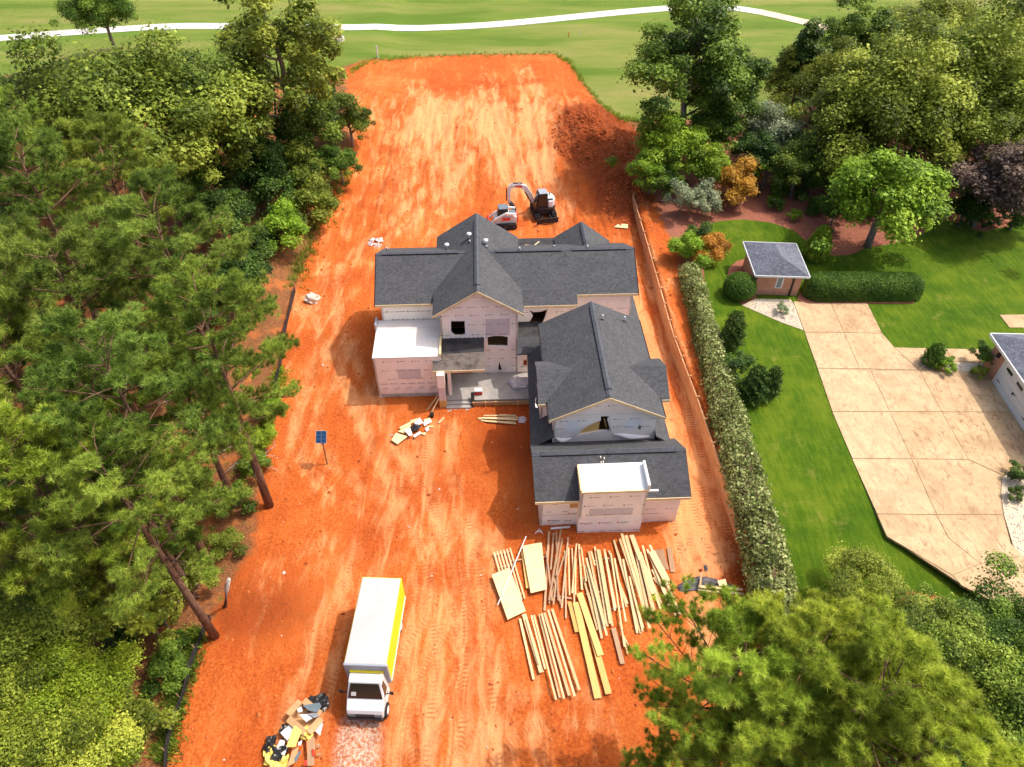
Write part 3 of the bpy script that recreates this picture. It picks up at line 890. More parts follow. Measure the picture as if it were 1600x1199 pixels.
vent_line((UA, 4.8, UZ), (UA, 13.1, UZ), roof_u, US)

# --- fascia and rake boards
F = M['trim']
for p0, p1 in [((A0, 15.70, mz(15.69) - .02), (-6.9, 15.70, mz(15.69) - .02)), ((-0.25, 15.36, mz(15.35) - .02), (3.75, 15.36, mz(15.35) - .02)), ((3.75, 16.07, mz(16.06) - .02), (A1, 16.07, mz(16.06) - .02)),
               ((-6.90, 13.67, cz(-6.88) - .02), (CA, 13.67, CZ - .02)), ((CA, 13.67, CZ - .02), (-0.32, 13.67, cz(-0.34) - .02)),
               ((-0.37, -0.345, gzf(-0.35) - .02), (2.3, -0.345, gzf(-0.35) - .02)), ((6.35, -0.345, gzf(-.35) - .02), (9.15, -0.345, gzf(-.35) - .02)),
               ((0.73, 4.09, uz(0.75) - .02), (UA, 4.09, UZ - .02)), ((UA, 4.09, UZ - .02), (8.09, 4.09, uz(8.07) - .02)),
               ((-7.0, 11.21, pz(11.2) - .01), (-3.24, 11.21, pz(11.2) - .01)),
               ((0.17, 5.63, 5.40), (1.0, 5.63, 5.40)), ((7.6, 5.73, 5.38), (8.72, 5.73, 5.38))]:
    board('fascia', p0, p1, 0.21, 0.05, F, house)
for p0, p1 in [((A0 - .03, BR, ZR - .02), (A0 - .03, 15.69, mz(15.69) - .02)), ((A1 + .03, 16.06, mz(16.06) - .02), (A1 + .03, BR, ZR - .02)),
               ((9.03, 2.0, 4.86), (9.18, -.35, gzf(-.35) - .02)), ((8.10, 4.1, uz(8.07) - .02), (8.10, 13.8, uz(8.07) - .02)), ((0.72, 13.6, uz(.75) - .02), (0.72, 4.1, uz(.75) - .02))]:
    board('fascia', p0, p1, 0.2, 0.05, M['ridge_vent'], house)

# --- lettering printed on the wrap
_fc = {}
def text_mesh(s, bold=False):
    if s in _fc: return _fc[s]
    cu = bpy.data.curves.new('t', 'FONT'); cu.body = s; cu.size = 1.0; cu.resolution_u = 1
    if bold: cu.offset = 0.02
    o = bpy.data.objects.new('t', cu); COL.objects.link(o)
    bpy.context.view_layer.update()
    me = bpy.data.meshes.new_from_object(o.evaluated_get(bpy.context.evaluated_depsgraph_get()))
    V_ = [tuple(v.co) for v in me.vertices]; F_ = [tuple(p.vertices) for p in me.polygons]
    bpy.data.objects.remove(o); bpy.data.curves.remove(cu); bpy.data.meshes.remove(me)
    x0 = min(v[0] for v in V_)
    _fc[s] = ([(v[0] - x0, v[1]) for v in V_], F_)
    return _fc[s]
GUARD = text_mesh('GUARD', True)
class Print:
    """marks lying 6 mm in front of a wall plane b = const"""
    def __init__(s, b, wall): s.b, s.w, s.k, s.r = b - 0.008, wall, MB(), MB()
    def tri(s, a, z, h):
        s.k.add([(a, s.b, z), (a + h * .9, s.b, z), (a + h * .45, s.b, z + h)], [(0, 1, 2)])
        s.k.add([(a + h * 1.0, s.b, z + h * .1), (a + h * 1.25, s.b, z + h * .1), (a + h * 1.0, s.b, z + h * .6)], [(0, 1, 2)])
    def rect(s, a, z, w, h, red=False):
        (s.r if red else s.k).add([(a, s.b, z), (a + w, s.b, z), (a + w, s.b, z + h), (a, s.b, z + h)], [(0, 1, 2, 3)])
    def smallword(s, a, z, w, h):
        rnd = random.Random(int(a * 100) + int(z * 77))
        x = a
        while x < a + w:
            q = rnd.uniform(0.02, 0.05)
            s.rect(x, z + rnd.uniform(0, h * .2), q, h * rnd.uniform(0.5, 1.0))
            x += q + rnd.uniform(0.015, 0.03)
    def logo(s, a, z, k=1.0):
        s.tri(a, z, 0.13 * k); s.smallword(a + 0.22 * k, z + 0.02, 0.42 * k, 0.05)
    def guard(s, a, z, h):
        V_, F_ = GUARD
        s.k.add([(a + v[0] * h * 1.35, s.b, z + v[1] * h * 1.35) for v in V_], F_)
    def redlogo(s, a, z, k=1.0):
        s.rect(a, z, 0.13 * k, 0.11 * k, True); s.rect(a + 0.04, z + 0.11 * k, 0.09 * k, 0.03 * k, True)
        s.smallword(a + 0.18 * k, z + .01, 0.62 * k, 0.11 * k); s.smallword(a + 0.3 * k, z - .09, 0.35 * k, 0.035)
    def done(s):
        if s.k.f: tag(s.k.build('printed_lettering', M['print_black'], s.w), kind='stuff')
        if s.r.f: tag(s.r.build('printed_emblem', M['print_red'], s.w), kind='stuff')

# --- walls
def wallf(outer, holes, b, name='wall', mat='wrap', t=0.14, parent=house):
    mb = MB(); mb.sheet(outer, holes, lambda a, z: (a, b, z), (0, -1, 0), t)
    return mb.build(name, M[mat], parent)
def walls(outer, holes, a, sgn, name='wall', mat='wrap', t=0.14, parent=house):
    mb = MB(); mb.sheet(outer, holes, lambda b, z: (a, b, z), (sgn, 0, 0), t)
    return mb.build(name, M[mat], parent)
def rect(a0, a1, z0, z1): return [(a0, z0), (a1, z0), (a1, z1), (a0, z1)]
def pxloop(pts, b): return [hz_b(x, y, b) for x, y in pts]
# left wing front wall
w = wallf(rect(-10.85, -6.2, -0.3, 5.75), [], 15.98)
P_ = Print(15.98, w)
for zz, off in ((5.05, 0.0), (4.3, 0.35)):
    for k in range(6): P_.logo(-10.5 + off + k * 0.78, zz)
P_.smallword(-10.75, 5.06, 3.5, 0.03); P_.done()
walls([(15.98, -0.3), (22.8, -0.3), (22.8, 6.0), (19.4, 7.8), (15.98, 5.95)], [], -10.85, -1)
walls([(16.36, -0.3), (22.8, -0.3), (22.8, 6.0), (19.4, 7.8), (16.36, 6.15)], [], 8.0, 1)
wallf(rect(-10.85, 8.0, -0.3, 5.9), [], 22.8, t=-0.14)
# middle right wall with a torn opening
hole = pxloop([(828, 484.5), (834, 488), (841, 487.5), (846, 487), (856, 484), (853, 494), (851, 499), (847, 508), (824, 507), (830, 500), (833, 494)], 15.65)
w = wallf(rect(-0.9, 3.4, -0.3, 5.65), [hole], 15.65)
P_ = Print(15.65, w)
P_.logo(-0.55, 4.9); P_.logo(2.2, 4.9); P_.done()
walls([(15.65, -0.3), (16.4, -0.3), (16.4, 5.9), (15.65, 5.65)], [], 3.4, 1)
w = wallf(rect(3.4, 8.0, -0.3, 6.0), [], 16.36)
P_ = Print(16.36, w)
P_.smallword(5.6, 4.55, 1.0, .05); P_.smallword(6.9, 4.55, 0.9, .05); P_.tri(5.5, 4.52, .12); P_.done()
# centre gable wall
h1 = pxloop([(705, 502), (726.5, 502), (727.5, 523), (722, 525), (711, 525), (705.5, 520)], CB)
h2 = pxloop([(762, 527), (775, 525), (787, 525.5), (794, 527), (793.5, 541.5), (763, 541)], CB)
h3 = pxloop([(780.5, 565), (785, 579.5), (779, 579)], CB)
h4 = pxloop([(817, 562), (824, 562), (824, 572), (815, 571.5), (819, 567)], CB - .02)
w = wallf([(-6.37, -0.3), (-0.76, -0.3), (-0.76, cz(-0.76) - .18), (CA, CZ - .18), (-6.37, cz(-6.37) - .18)], [h1, h2, h3], CB)
P_ = Print(CB, w)
def row(px, py, n, step, k=.95):
    a, z = hz_b(px, py, CB)
    for i in range(n): P_.logo(a + i * step, z, k)
row(731, 466, 2, 1.05); row(709, 482, 4, 1.0, .9); row(688, 495, 5, 1.08); row(732, 508.5, 4, 1.05); row(738, 524, 3, 1.0, .9); row(690, 525, 1, 1)
a, z = hz_b(705, 527.5, CB)
for k in range(9): P_.rect(a + k * 0.32, z - .1, 0.11, 0.06)
for py, n, x0, hh in ((547.5, 3, 760, .075), (560.5, 3, 762, .07), (572.5, 3, 760, .075), (583.5, 3, 738, .09)):
    a, z = hz_b(x0, py, CB)
    for i in range(n): P_.guard(a + i * .95, z - .03, hh)
P_.done()
a0, z0 = hz_b(702, 498, CB); a1, z1 = hz_b(736, 527, CB)
wallf(rect(a0, a1, z1, z0), [h1], CB - .006, 'wrap_patch', 'wrap_white', 0.004)
a0, z0 = hz_b(759, 499, CB); a1, z1 = hz_b(797, 524, CB)
wallf(rect(a0, a1, z1, z0), [], CB - .006, 'wrap_patch', 'wrap_grey', 0.004)
w = wallf(rect(-0.76, 0.08, -0.3, 3.3), [h4], CB - .02)
P_ = Print(CB - .02, w); P_.guard(-.6, 2.3, .07); P_.guard(-.55, 1.0, .08); P_.done()
walls([(CB, -0.3), (15.98, -0.3), (15.98, 6.2), (CB, 6.2)], [], -6.37, -1)
walls([(CB, -0.3), (15.7, -0.3), (15.7, 6.2), (CB, 6.2)], [], -0.76, 1)
wallf([(-6.4, -0.3), (-0.8, -0.3), (-0.8, cz(-0.8) - .18), (CA, CZ - .18), (-6.4, cz(-6.4) - .18)], [], 23.6, t=-0.14)
walls(rect(22.8, 23.6, -0.3, 6.0), [], -6.4, -1)
walls(rect(22.8, 23.6, -0.3, 6.0), [], -0.8, 1)
wallf([(3.1, -.3), (7.05, -.3), (7.05, 5.4), (5.0, 6.8), (3.1, 5.5)], [], 24.2, t=-0.14)
walls(rect(22.8, 24.2, -0.3, 5.4), [], 3.1, -1)
walls(rect(22.8, 24.2, -0.3, 5.4), [], 7.05, 1)
wallf(rect(0.02, 1.1, -0.2, 3.35), [], 12.98)
# left front block with flat roof
BLK = -6.42
w = wallf(rect(-11.26, BLK, 0.42, 4.08), [], 12.0)
P_ = Print(12.0, w)
for k in range(5): P_.logo(-10.6 + k * 1.03, 3.62, .95)
for k in range(5): P_.logo(-10.75 + k * 1.03, 2.72, .95)
for k in range(4): P_.logo(-10.4 + k * 1.05, 1.90, .95)
for k in range(7): P_.smallword(-11.0 + k * 0.68, 1.42, 0.5, .075)
for k in range(5): P_.guard(-10.85 + k * 0.88, 0.98, .085); P_.smallword(-10.9 + k * .88, .82, .3, .04); P_.rect(-10.93 + k * .88, 0.88, .05, .05, True)
P_.done()
a0, z0 = hz_b(621, 577.5, 12.0); a1, z1 = hz_b(659, 591.5, 12.0)
wallf(rect(a0, a1, z1, z0), [], 11.994, 'wrap_patch', 'wrap_grey', 0.004)
wallf(rect(-11.25, BLK, -0.3, 0.42), [], 12.03, 'block_footing', 'block', 0.2)
walls(rect(12.0, 15.98, -0.3, 4.05), [], -11.26, -1)
walls(rect(12.0, 14.5, -0.3, 3.3), [], BLK, 1)
MB().slab([(-11.24, 12.02, 4.10), (-9.0, 12.02, 4.10), (-9.0, 14.3, 4.125), (-11.24, 14.3, 4.125)], 0.03).build('membrane_sheet', M['membrane'], house)
MB().slab([(-11.28, 11.98, 4.09), (-6.42, 11.98, 4.09), (-6.42, 15.95, 4.09), (-11.28, 15.95, 4.09)], 0.10).build('flat_roof', M['membrane_dusty'], house)
MB().slab([(-11.24, 15.2, 4.11), (-6.5, 15.2, 4.11), (-6.5, 15.96, 4.30), (-11.24, 15.96, 4.30)], 0.05).build('roof_upstand', M['membrane_dusty'], house)
MB().box(-11.34, -11.2, 15.0, 15.95, 4.1, 4.65).build('flashing', M['steel'], house)
MB().box(-6.5, -6.36, 12.0, 14.6, 4.0, 4.28).build('edge_board', M['lumber'], house)
# porch: slab, steps, column, formwork
MB().box(-6.2, 0.1, 11.15, 14.0, -0.3, 0.46).build('porch_floor', M['concrete'], house, bevel=.01)
for k in range(3):
    MB().box(-6.2, -4.35, 11.15 - 0.30 * (k + 1), 11.15 - 0.30 * k, -0.3, 0.46 - 0.13 * (k + 1)).build('step', M['concrete'], house, bevel=.01)
MB().box(-4.3, 0.15, 11.0, 11.15, 0.30, 0.52).build('slab_edge', M['concrete'], house)
column = MB().box(-6.66, -6.18, 10.78, 11.28, 0.75, 2.1).build('column', M['wrap_grey'], house)
MB().box(-6.68, -6.16, 10.76, 11.30, -0.3, 0.75).build('column_base', M['lumber_orange'], column)
MB().box(-6.69, -6.15, 10.75, 11.31, 2.1, 3.35).build('column_head', M['wrap'], column)
MB().box(-6.0, -5.75, 11.6, 11.9, 0.4, 3.4).build('porch_post', M['wrap'], house)
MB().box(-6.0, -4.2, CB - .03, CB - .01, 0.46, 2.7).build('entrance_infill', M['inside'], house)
for k in range(6):
    a = -4.2 + k * 0.82 + (0.05 if k % 2 else 0)
    MB().box(a, a + 0.09, 10.70, 10.79, -0.2, 0.56).build('form_stake', M['lumber_orange'], house)
MB().box(-4.3, 0.12, 10.79, 10.85, 0.24, 0.44).build('form_board', M['lumber_brown'], house)
MB().box(-4.3, 0.12, 10.85, 10.90, 0.02, 0.24).build('form_board', M['lumber_orange'], house)
for (p0, p1) in (((-7.7, 10.45, 0.0), (-6.72, 11.1, 1.1)), ((-7.35, 10.2, 0.0), (-6.7, 10.85, 0.95))):
    MB().tube([p0, p1], 0.05, 4).build('brace', M['lumber'], house)
# garage walls
w = wallf(rect(0.0, 2.4, -0.2, 3.0), [], 0.0)
P_ = Print(0.0, w)
P_.smallword(0.15, 2.3, .2, .08)
for k in range(2): P_.guard(.7 + k * 1.05, 2.3, .085); P_.guard(0.35 + k * 1.0, 1.5, .085)
P_.redlogo(.5, .55); P_.smallword(.2, 1.18, 1.7, .05); P_.guard(1.55, .5, .1); P_.redlogo(1.75, 1.25, .8); P_.done()
wallf(rect(1.82, 2.35, 1.9, 2.9), [], -0.006, 'wrap_patch', 'osb', 0.004)
w = wallf(rect(6.2, 8.72, -0.2, 3.0), [], 0.02)
P_ = Print(0.02, w)
for k in range(2): P_.logo(6.5 + k * 1.2, 2.35); P_.logo(6.65 + k * 1.25, 1.4, .9)
P_.smallword(6.45, .95, 1.4, .05); P_.done()
walls(rect(0.0, 13.0, -0.2, 3.1), [], 0.0, -1)
walls([(0.0, -.2), (4.2, -.2), (4.2, 3.0), (2.0, 4.7), (0.0, 3.1)], [], 8.72, 1)
walls(rect(4.2, 13.0, -0.2, 3.1), [], 8.46, 1)
wallf(rect(0.0, 8.46, -.2, 3.1), [], 13.0, t=-0.14)
walls([(0.1, 3.0), (4.1, 3.0), (2.0, 4.7)], [], -0.02, -1)
w = wallf(rect(2.33, 6.32, -0.2, 4.27), [], -0.65)
P_ = Print(-0.65, w)
for k in range(3): P_.logo(2.85 + k * 1.2, 3.72); P_.logo(2.55 + k * 1.2, 2.86); P_.logo(2.75 + k * 1.15, 1.93, .95)
P_.logo(6.1, 2.86, .3)
for k in range(4): P_.redlogo(2.45 + k * 1.15, 1.05, .95 if k < 3 else .25)
for k in range(4): P_.guard(2.35 + k * 1.13 + (.12 if k else 0), 0.18, .10); P_.smallword(2.35 + k * 1.13 - .3, .2, .3, .05) if k else None
P_.done()
a0, z0 = hz_b(922, 795.5, -0.65); a1, z1 = hz_b(988, 804, -0.65)
wallf(rect(a0, a1, z1, z0), [], -0.656, 'wrap_patch', 'wrap_grey', 0.004)
wallf(rect(2.34, 6.31, -0.2, 1.72), [], -0.653, 'wrap_patch', 'wrap_white', 0.002)
walls(rect(-0.65, 1.2, -0.2, 4.27), [], 2.33, -1)
walls(rect(-0.65, 1.2, -0.2, 4.27), [], 6.32, 1)
MB().slab([(2.35, -0.6, 4.30), (6.3, -0.6, 4.30), (6.3, 1.45, 4.42), (2.35, 1.45, 4.42)], 0.12).build('flat_roof', M['membrane'], house)
MB().box(2.26, 2.37, -0.68, 1.3, 4.1, 4.50).build('edge_board', M['lumber'], house)
MB().box(2.3, 6.3, -0.72, -0.63, 4.22, 4.37).build('edge_board', M['trim'], house)
MB().box(6.24, 6.40, -0.66, 1.25, 4.1, 4.78).build('parapet', M['white'], house, bevel=.02)
MB().box(6.4, 6.95, -0.62, -0.5, 4.05, 4.17).build('stub_beam', M['white'], house)
# upper storey over the garage: gable wall with loose wrap
UB = 4.40
O_ = lambda L: [(860 + x / 8.42, 640 + y / 8.42) for x, y in L]
hb = pxloop(O_([(668, 92), (785, 88), (752, 130), (792, 285), (700, 283), (640, 288), (480, 318), (345, 342), (420, 262), (500, 205), (600, 165), (668, 150)]), UB)
ht = pxloop(O_([(1180, 160), (1175, 225), (1202, 205), (1196, 268), (1142, 265), (1160, 240)]), UB)
w = wallf([(1.05, 3.05), (7.77, 3.05), (7.77, uz(7.77) - .17), (UA, UZ - .17), (1.05, uz(1.05) - .17)], [hb, ht], UB)
P_ = Print(UB, w)
for k in range(3): P_.logo(3.35 + k * 1.05, 6.3, .9)
for az in ((1.5, 5.0), (2.6, 5.0), (4.9, 5.05), (6.0, 5.05), (7.15, 5.0), (1.25, 4.3), (4.9, 4.35), (5.65, 4.3), (6.8, 4.3)): P_.logo(az[0], az[1], .9 if az[0] < 7.1 else .6)
P_.smallword(1.8, 5.6, 5.2, .02); P_.done()
wallf(rect(5.75, 6.75, 4.0, 5.05), [[(p[0], p[1]) for p in ht]], UB - .006, 'wrap_patch', 'wrap_white', .004)
wallf(rect(1.85, 2.75, 3.9, 5.1), [], UB - .006, 'wrap_patch', 'wrap_white', .004)
wallf(rect(2.2, 4.05, 3.05, 4.9), [], UB + 0.145, 'osb_panel', 'lumber_orange', 0.03)
def flap(px, b, depth, seed=1, up=-.22):
    """loose edge of wrap curling out of the wall"""
    rnd = random.Random(seed)
    L = pxloop(px, b)
    n = len(L)
    top = [(a, b - .02, z) for a, z in L]
    out = []
    for i, (a, z) in enumerate(L):
        q = math.sin(math.pi * i / (n - 1))
        out.append((a + rnd.uniform(-.04, .04), b - depth * (0.4 + q) + rnd.uniform(-.03, .03), z + up * q - .02))
    mb = MB()
    mid = [((t_[0] + o_[0]) / 2, (t_[1] + o_[1]) / 2 - depth * .25, (t_[2] + o_[2]) / 2 + .05) for t_, o_ in zip(top, out)]
    mb.add(top + mid + out, [(i, i + 1, n + i + 1, n + i) for i in range(n - 1)] + [(n + i, n + i + 1, 2 * n + i + 1, 2 * n + i) for i in range(n - 1)])
    o = mb.build('wrap_flap', M['wrap_white'], house, smooth=True)
    sm = o.modifiers.new('s', 'SOLIDIFY'); sm.thickness = 0.01
    sb = o.modifiers.new('sub', 'SUBSURF'); sb.levels = 2; sb.render_levels = 2
    return o
flap(O_([(300, 372), (345, 330), (420, 255), (500, 198), (580, 165), (650, 130)]), UB, 0.14, 1, .16)
flap(O_([(790, 130), (800, 200), (812, 260), (830, 300)]), UB, 0.14, 2, .05)
flap(O_([(830, 315), (930, 300), (1050, 315), (1180, 330), (1340, 345)]), UB, 0.20, 3)
flap(O_([(70, 360), (130, 372), (200, 368), (290, 368)]), UB, 0.18, 4)
walls(rect(UB, 13.4, 3.9, 5.35), [], 1.05, -1)
walls(rect(UB, 13.5, 3.6, 5.35), [], 7.77, 1)
wallf([(1.05, 3.05), (7.77, 3.05), (7.77, uz(7.77) - .17), (UA, UZ - .17), (1.05, uz(1.05) - .17)], [], 13.3, t=-.14)
wallf([(0.35, 3.5), (1.2, 3.9), (1.2, 5.3), (0.35, 5.3)], [], 5.95, 'dormer_wall')
wallf([(7.6, 3.6), (8.42, 3.3), (8.42, 5.3), (7.6, 5.3)], [], 6.05, 'dormer_wall')
walls([(5.95, 3.4), (9.2, 3.4), (9.2, 5.4), (7.7, 6.3), (5.95, 5.4)], [], 0.36, -1, 'dormer_wall')
walls([(6.05, 3.2), (9.2, 3.2), (9.2, 5.4), (7.8, 6.3), (6.05, 5.4)], [], 8.42, 1, 'dormer_wall')
flap([(838, 620), (836, 626), (838, 632), (841, 636)], 5.6, 0.15, 6)
# floors and framing seen through the openings
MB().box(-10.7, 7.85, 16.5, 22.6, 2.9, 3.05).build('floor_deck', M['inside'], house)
MB().box(-6.2, 3.2, 14.2, 16.5, 2.3, 2.45).build('floor_deck', M['osb'], house)
MB().box(1.3, 7.6, 4.75, 13.2, 3.1, 3.2).build('floor_deck', M['osb'], house)
for k in range(7):
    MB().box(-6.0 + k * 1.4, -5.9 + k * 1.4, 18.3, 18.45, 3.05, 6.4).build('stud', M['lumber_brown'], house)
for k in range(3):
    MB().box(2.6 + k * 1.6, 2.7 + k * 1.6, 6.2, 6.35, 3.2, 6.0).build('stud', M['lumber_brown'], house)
MB().tube([(4.35, 4.7, 4.9), (4.75, 4.9, 3.25)], 0.06, 4).build('stud', M['lumber_orange'], house)

# --- pipes on the roofs
def pipe(px, py, f, parent, hgt=0.38, mush=False):
    a, b, z = on_roof(px, py, f)
    mb = MB().tube([(a, b, z - .1), (a, b, z + hgt)], 0.055, 8)
    o = mb.build('vent_pipe', M['white'], parent)
    MB().tube([(a, b, z - .02), (a, b, z + .1)], [0.16, 0.06], 10).build('pipe_boot', M['dark_metal'], o)
    if mush:
        MB().tube([(a, b, z + hgt - .12), (a, b, z + hgt - .04), (a, b, z + hgt + .06), (a, b, z + hgt + .12)], [.08, .2, .2, .06], 12).build('pipe_cap', M['white'], o, smooth=True)
mzf = lambda a, b: mz(b); czf = lambda a, b: cz(a); uzf = lambda a, b: uz(a)
pipe(699, 390, mzf, roof_main, .42, True)
pipe(733.5, 373, czf, roof_c, .40, True); pipe(734.5, 379, czf, roof_c, .2)
pipe(759.5, 383, czf, roof_c, .40, True); pipe(761, 387.5, czf, roof_c, .2)
pipe(605.6, 391.5, mzf, roof_main, .3); pipe(812.5, 392, mzf, roof_main, .3); pipe(918.4, 388.5, mzf, roof_main, .3); pipe(866.5, 386.5, mzf, roof_main, .15)
pipe(941.7, 499.5, uzf, roof_u, .4); pipe(976, 502, uzf, roof_u, .4)
def scraps(pts, z, col, parent):
    for (a, b, a2, b2, zz) in pts:
        MB().tube([(a, b, zz), (a2, b2, zz + .02)], .06, 4).build('loose_board', M[col], parent)
scraps([(0.3, 23.9, 1.0, 23.7, 5.50), (1.0, 23.7, 1.5, 24.3, 5.50)], 0, 'lumber', house)
# chalk marks and litter on the garage roof
for i, (dx, dy) in enumerate([(740, 500), (770, 510), (762, 540), (745, 545), (765, 570), (768, 600)]):
    a, b, z = on_roof(800 + dx / 5.33, 620 + dy / 5.33, lambda a, b: gzf(b))
    MB().box(a - .03, a + .03, b - .09, b + .09, z - .02, z + .03).build('shingle_scrap', M['stone_pale'], roof_g)
# ------------------------------------------------------------------ timber retaining wall
rw = empty('retaining_wall', WALL[0], 0, 'long low timber retaining wall holding the raised garden beside the house', 'wall')
wl = resample([Vector((p.x, p.y, 0)) for p in WALL], 2.2)
for i in range(len(wl) - 1):
    a, b = wl[i], wl[i + 1]
    d = (b - a).normalized(); n_ = Vector((d.y, -d.x, 0))
    if n_.x < 0: n_ = -n_
    top = hz(*(((a + b) / 2) + n_ * 1.2).xy) + 0.12
    low = zs(*(((a + b) / 2) - n_ * 0.3).xy) - 0.15
    nb = max(2, int(round((top - low) / 0.27)))
    hb_ = (top - low) / nb
    for k in range(nb):
        off = n_ * (0.04 + 0.012 * ((i * 7 + k * 5) % 3))
        t0 = n_ * 0.09; g = d * 0.012
        z0, z1 = low + k * hb_ + .008, low + (k + 1) * hb_
        v = [a + off + g, b + off - g, b + off + t0 - g, a + off + t0 + g]
        MB().hexa([(p.x, p.y, z0) for p in v] + [(p.x, p.y, z1) for p in v]).build('plank', M['lagging'], rw).matrix_parent_inverse = Matrix.Translation(-Vector(WALL[0]))
    q = a + n_ * 0.2
    o = MB().box(q.x - .07, q.x + .07, q.y - .07, q.y + .07, low, top + .1).build('post', M['lagging'], rw)
    o.matrix_parent_inverse = Matrix.Translation(-Vector(WALL[0]))

# ------------------------------------------------------------------ neighbour: driveway of single slabs
ZD = NZ + 0.05
SLABS = [[(1240, 471), (1298.5, 473), (1319, 519.5), (1258, 519)], [(1298.5, 473), (1355, 472), (1379, 521), (1319, 519.5)],
         [(1258, 520), (1319, 520), (1344, 576), (1278, 575.5)], [(1319, 520), (1379, 521), (1398, 543), (1437, 578.5), (1344, 576)],
         [(1398, 543), (1534, 546), (1534, 567), (1470, 563), (1437, 578)], [(1278, 576), (1361, 579.5), (1391, 643), (1301, 643)],
         [(1361, 579.5), (1437, 579), (1472, 643.5), (1391, 643)], [(1437, 579), (1484, 581), (1546, 584), (1580, 644), (1472, 643.5)],
         [(1301, 644), (1391, 644), (1425, 717), (1332, 716)], [(1391, 644), (1472, 644), (1514, 718), (1425, 717)],
         [(1472, 644), (1581, 644), (1640, 725), (1566, 742), (1514, 718)], [(1332, 717), (1425, 718), (1464, 804), (1371, 803)],
         [(1425, 718), (1514, 719), (1566, 743), (1563, 770), (1567, 804), (1464, 804)], [(1371, 804), (1464, 805), (1482, 840), (1532, 881), (1489, 899), (1386, 838)],
         [(1464, 805), (1567, 805), (1580, 850), (1600, 868), (1532, 881), (1482, 840)], [(1489, 899), (1532, 881), (1600, 868), (1640, 905), (1600, 965), (1503, 915)],
         [(1562, 492), (1640, 491), (1660, 512), (1578, 512)]]
drv = tag(empty('driveway'), kind='structure')
M['joint'] = plain('joint_sand', (0.36, 0.245, 0.14), .95, .3, 4.0, obj=False)
OUT = [(1241, 472), (1354, 473), (1378, 520), (1399, 544), (1533, 547), (1535, 568), (1545, 584), (1580, 644), (1638, 724), (1567, 743), (1564, 770), (1568, 804), (1580, 850), (1600, 868), (1638, 904), (1600, 962), (1504, 914), (1387, 837), (1333, 716), (1302, 643), (1279, 576), (1259, 520)]
MB().slab([at(x, y, NZ + .02) for x, y in OUT], .15).build('joint_bed', M['joint'], drv)
for L in SLABS:
    P0 = [at(x, y, ZD) for x, y in L]
    c0 = sum(P0, Vector()) / len(P0)
    q = []
    for p in P0:
        d = p - c0
        q.append(c0 + d * (1 - 0.024 / max(d.length, .1)))
    MB().slab(q, 0.16).build('slab', M['drive'], drv)
def bed(name, L, mat, dz=0.03, nstone=0, seed=0, col=('stone_pale',)):
    Pp = [at(x, y, NZ + dz) for x, y in L]
    me = MB().slab([(p.x, p.y, p.z) for p in Pp], 0.12).mesh(name)
    o = tag(link(name, me, mat), kind='structure')
    if nstone:
        rnd = random.Random(seed)
        xs = [p.x for p in Pp]; ys = [p.y for p in Pp]
        XX = np.array([rnd.uniform(min(xs), max(xs)) for _ in range(nstone * 2)]); YY = np.array([rnd.uniform(min(ys), max(ys)) for _ in range(nstone * 2)])
        sd = poly_sd([(p.x, p.y) for p in Pp], XX, YY)
        mb = MB()
        for x, y in list(zip(XX[sd > .08], YY[sd > .08]))[:nstone]:
            r_ = rnd.uniform(.03, .08)
            mb.add(octa((x, y, NZ + dz + r_ * .3), r_, rnd), OCT)
        me = mb.mesh('pebbles', fixn=False)
        tag(link('pebbles', me, M[col[0]], o), kind='stuff')
    return o
OCT = [(0, 2, 4), (2, 1, 4), (1, 3, 4), (3, 0, 4), (2, 0, 5), (1, 2, 5), (3, 1, 5), (0, 3, 5)]
def octa(c, r_, rnd):
    k = [rnd.uniform(.7, 1.3) * r_ for _ in range(3)]
    a = rnd.uniform(0, 6.28); ca, sa = math.cos(a), math.sin(a)
    pts = [(k[0], 0, 0), (-k[0], 0, 0), (0, k[1], 0), (0, -k[1], 0), (rnd.uniform(-.3, .3) * r_, 0, k[2] * .7), (0, 0, -k[2] * .7)]
    return [(c[0] + p[0] * ca - p[1] * sa, c[1] + p[0] * sa + p[1] * ca, c[2] + p[2]) for p in pts]
bed('gravel_bed', [(1160, 477), (1182, 467), (1236, 468), (1242, 478), (1256, 516), (1222, 504), (1190, 490)], M['gravel'], .04, 900, 1)
bed('gravel_bed', [(1467, 565), (1537, 568), (1536, 582), (1484, 580)], M['gravel'], .04, 500, 2)
bed('gravel_bed', [(1567, 745), (1603, 728), (1720, 730), (1760, 960), (1606, 892), (1583, 850), (1569, 803), (1565, 770)], M['gravel'], .04, 1500, 3)
M['mulch'] = plain('red_mulch', (0.30, 0.11, 0.065), 0.95, 0.4, 7.0, bump=.8, bscale=30, obj=False)
bed('mulch_bed', [(1137, 432), (1140, 418), (1152, 408), (1172, 403), (1186, 430), (1182, 467), (1160, 476), (1142, 462), (1135, 447)], M['mulch'], .025)
bed('mulch_bed', [(1253, 452), (1262, 440), (1290, 466), (1420, 470), (1432, 464), (1428, 474), (1262, 474), (1246, 468)], M['mulch'], .07)

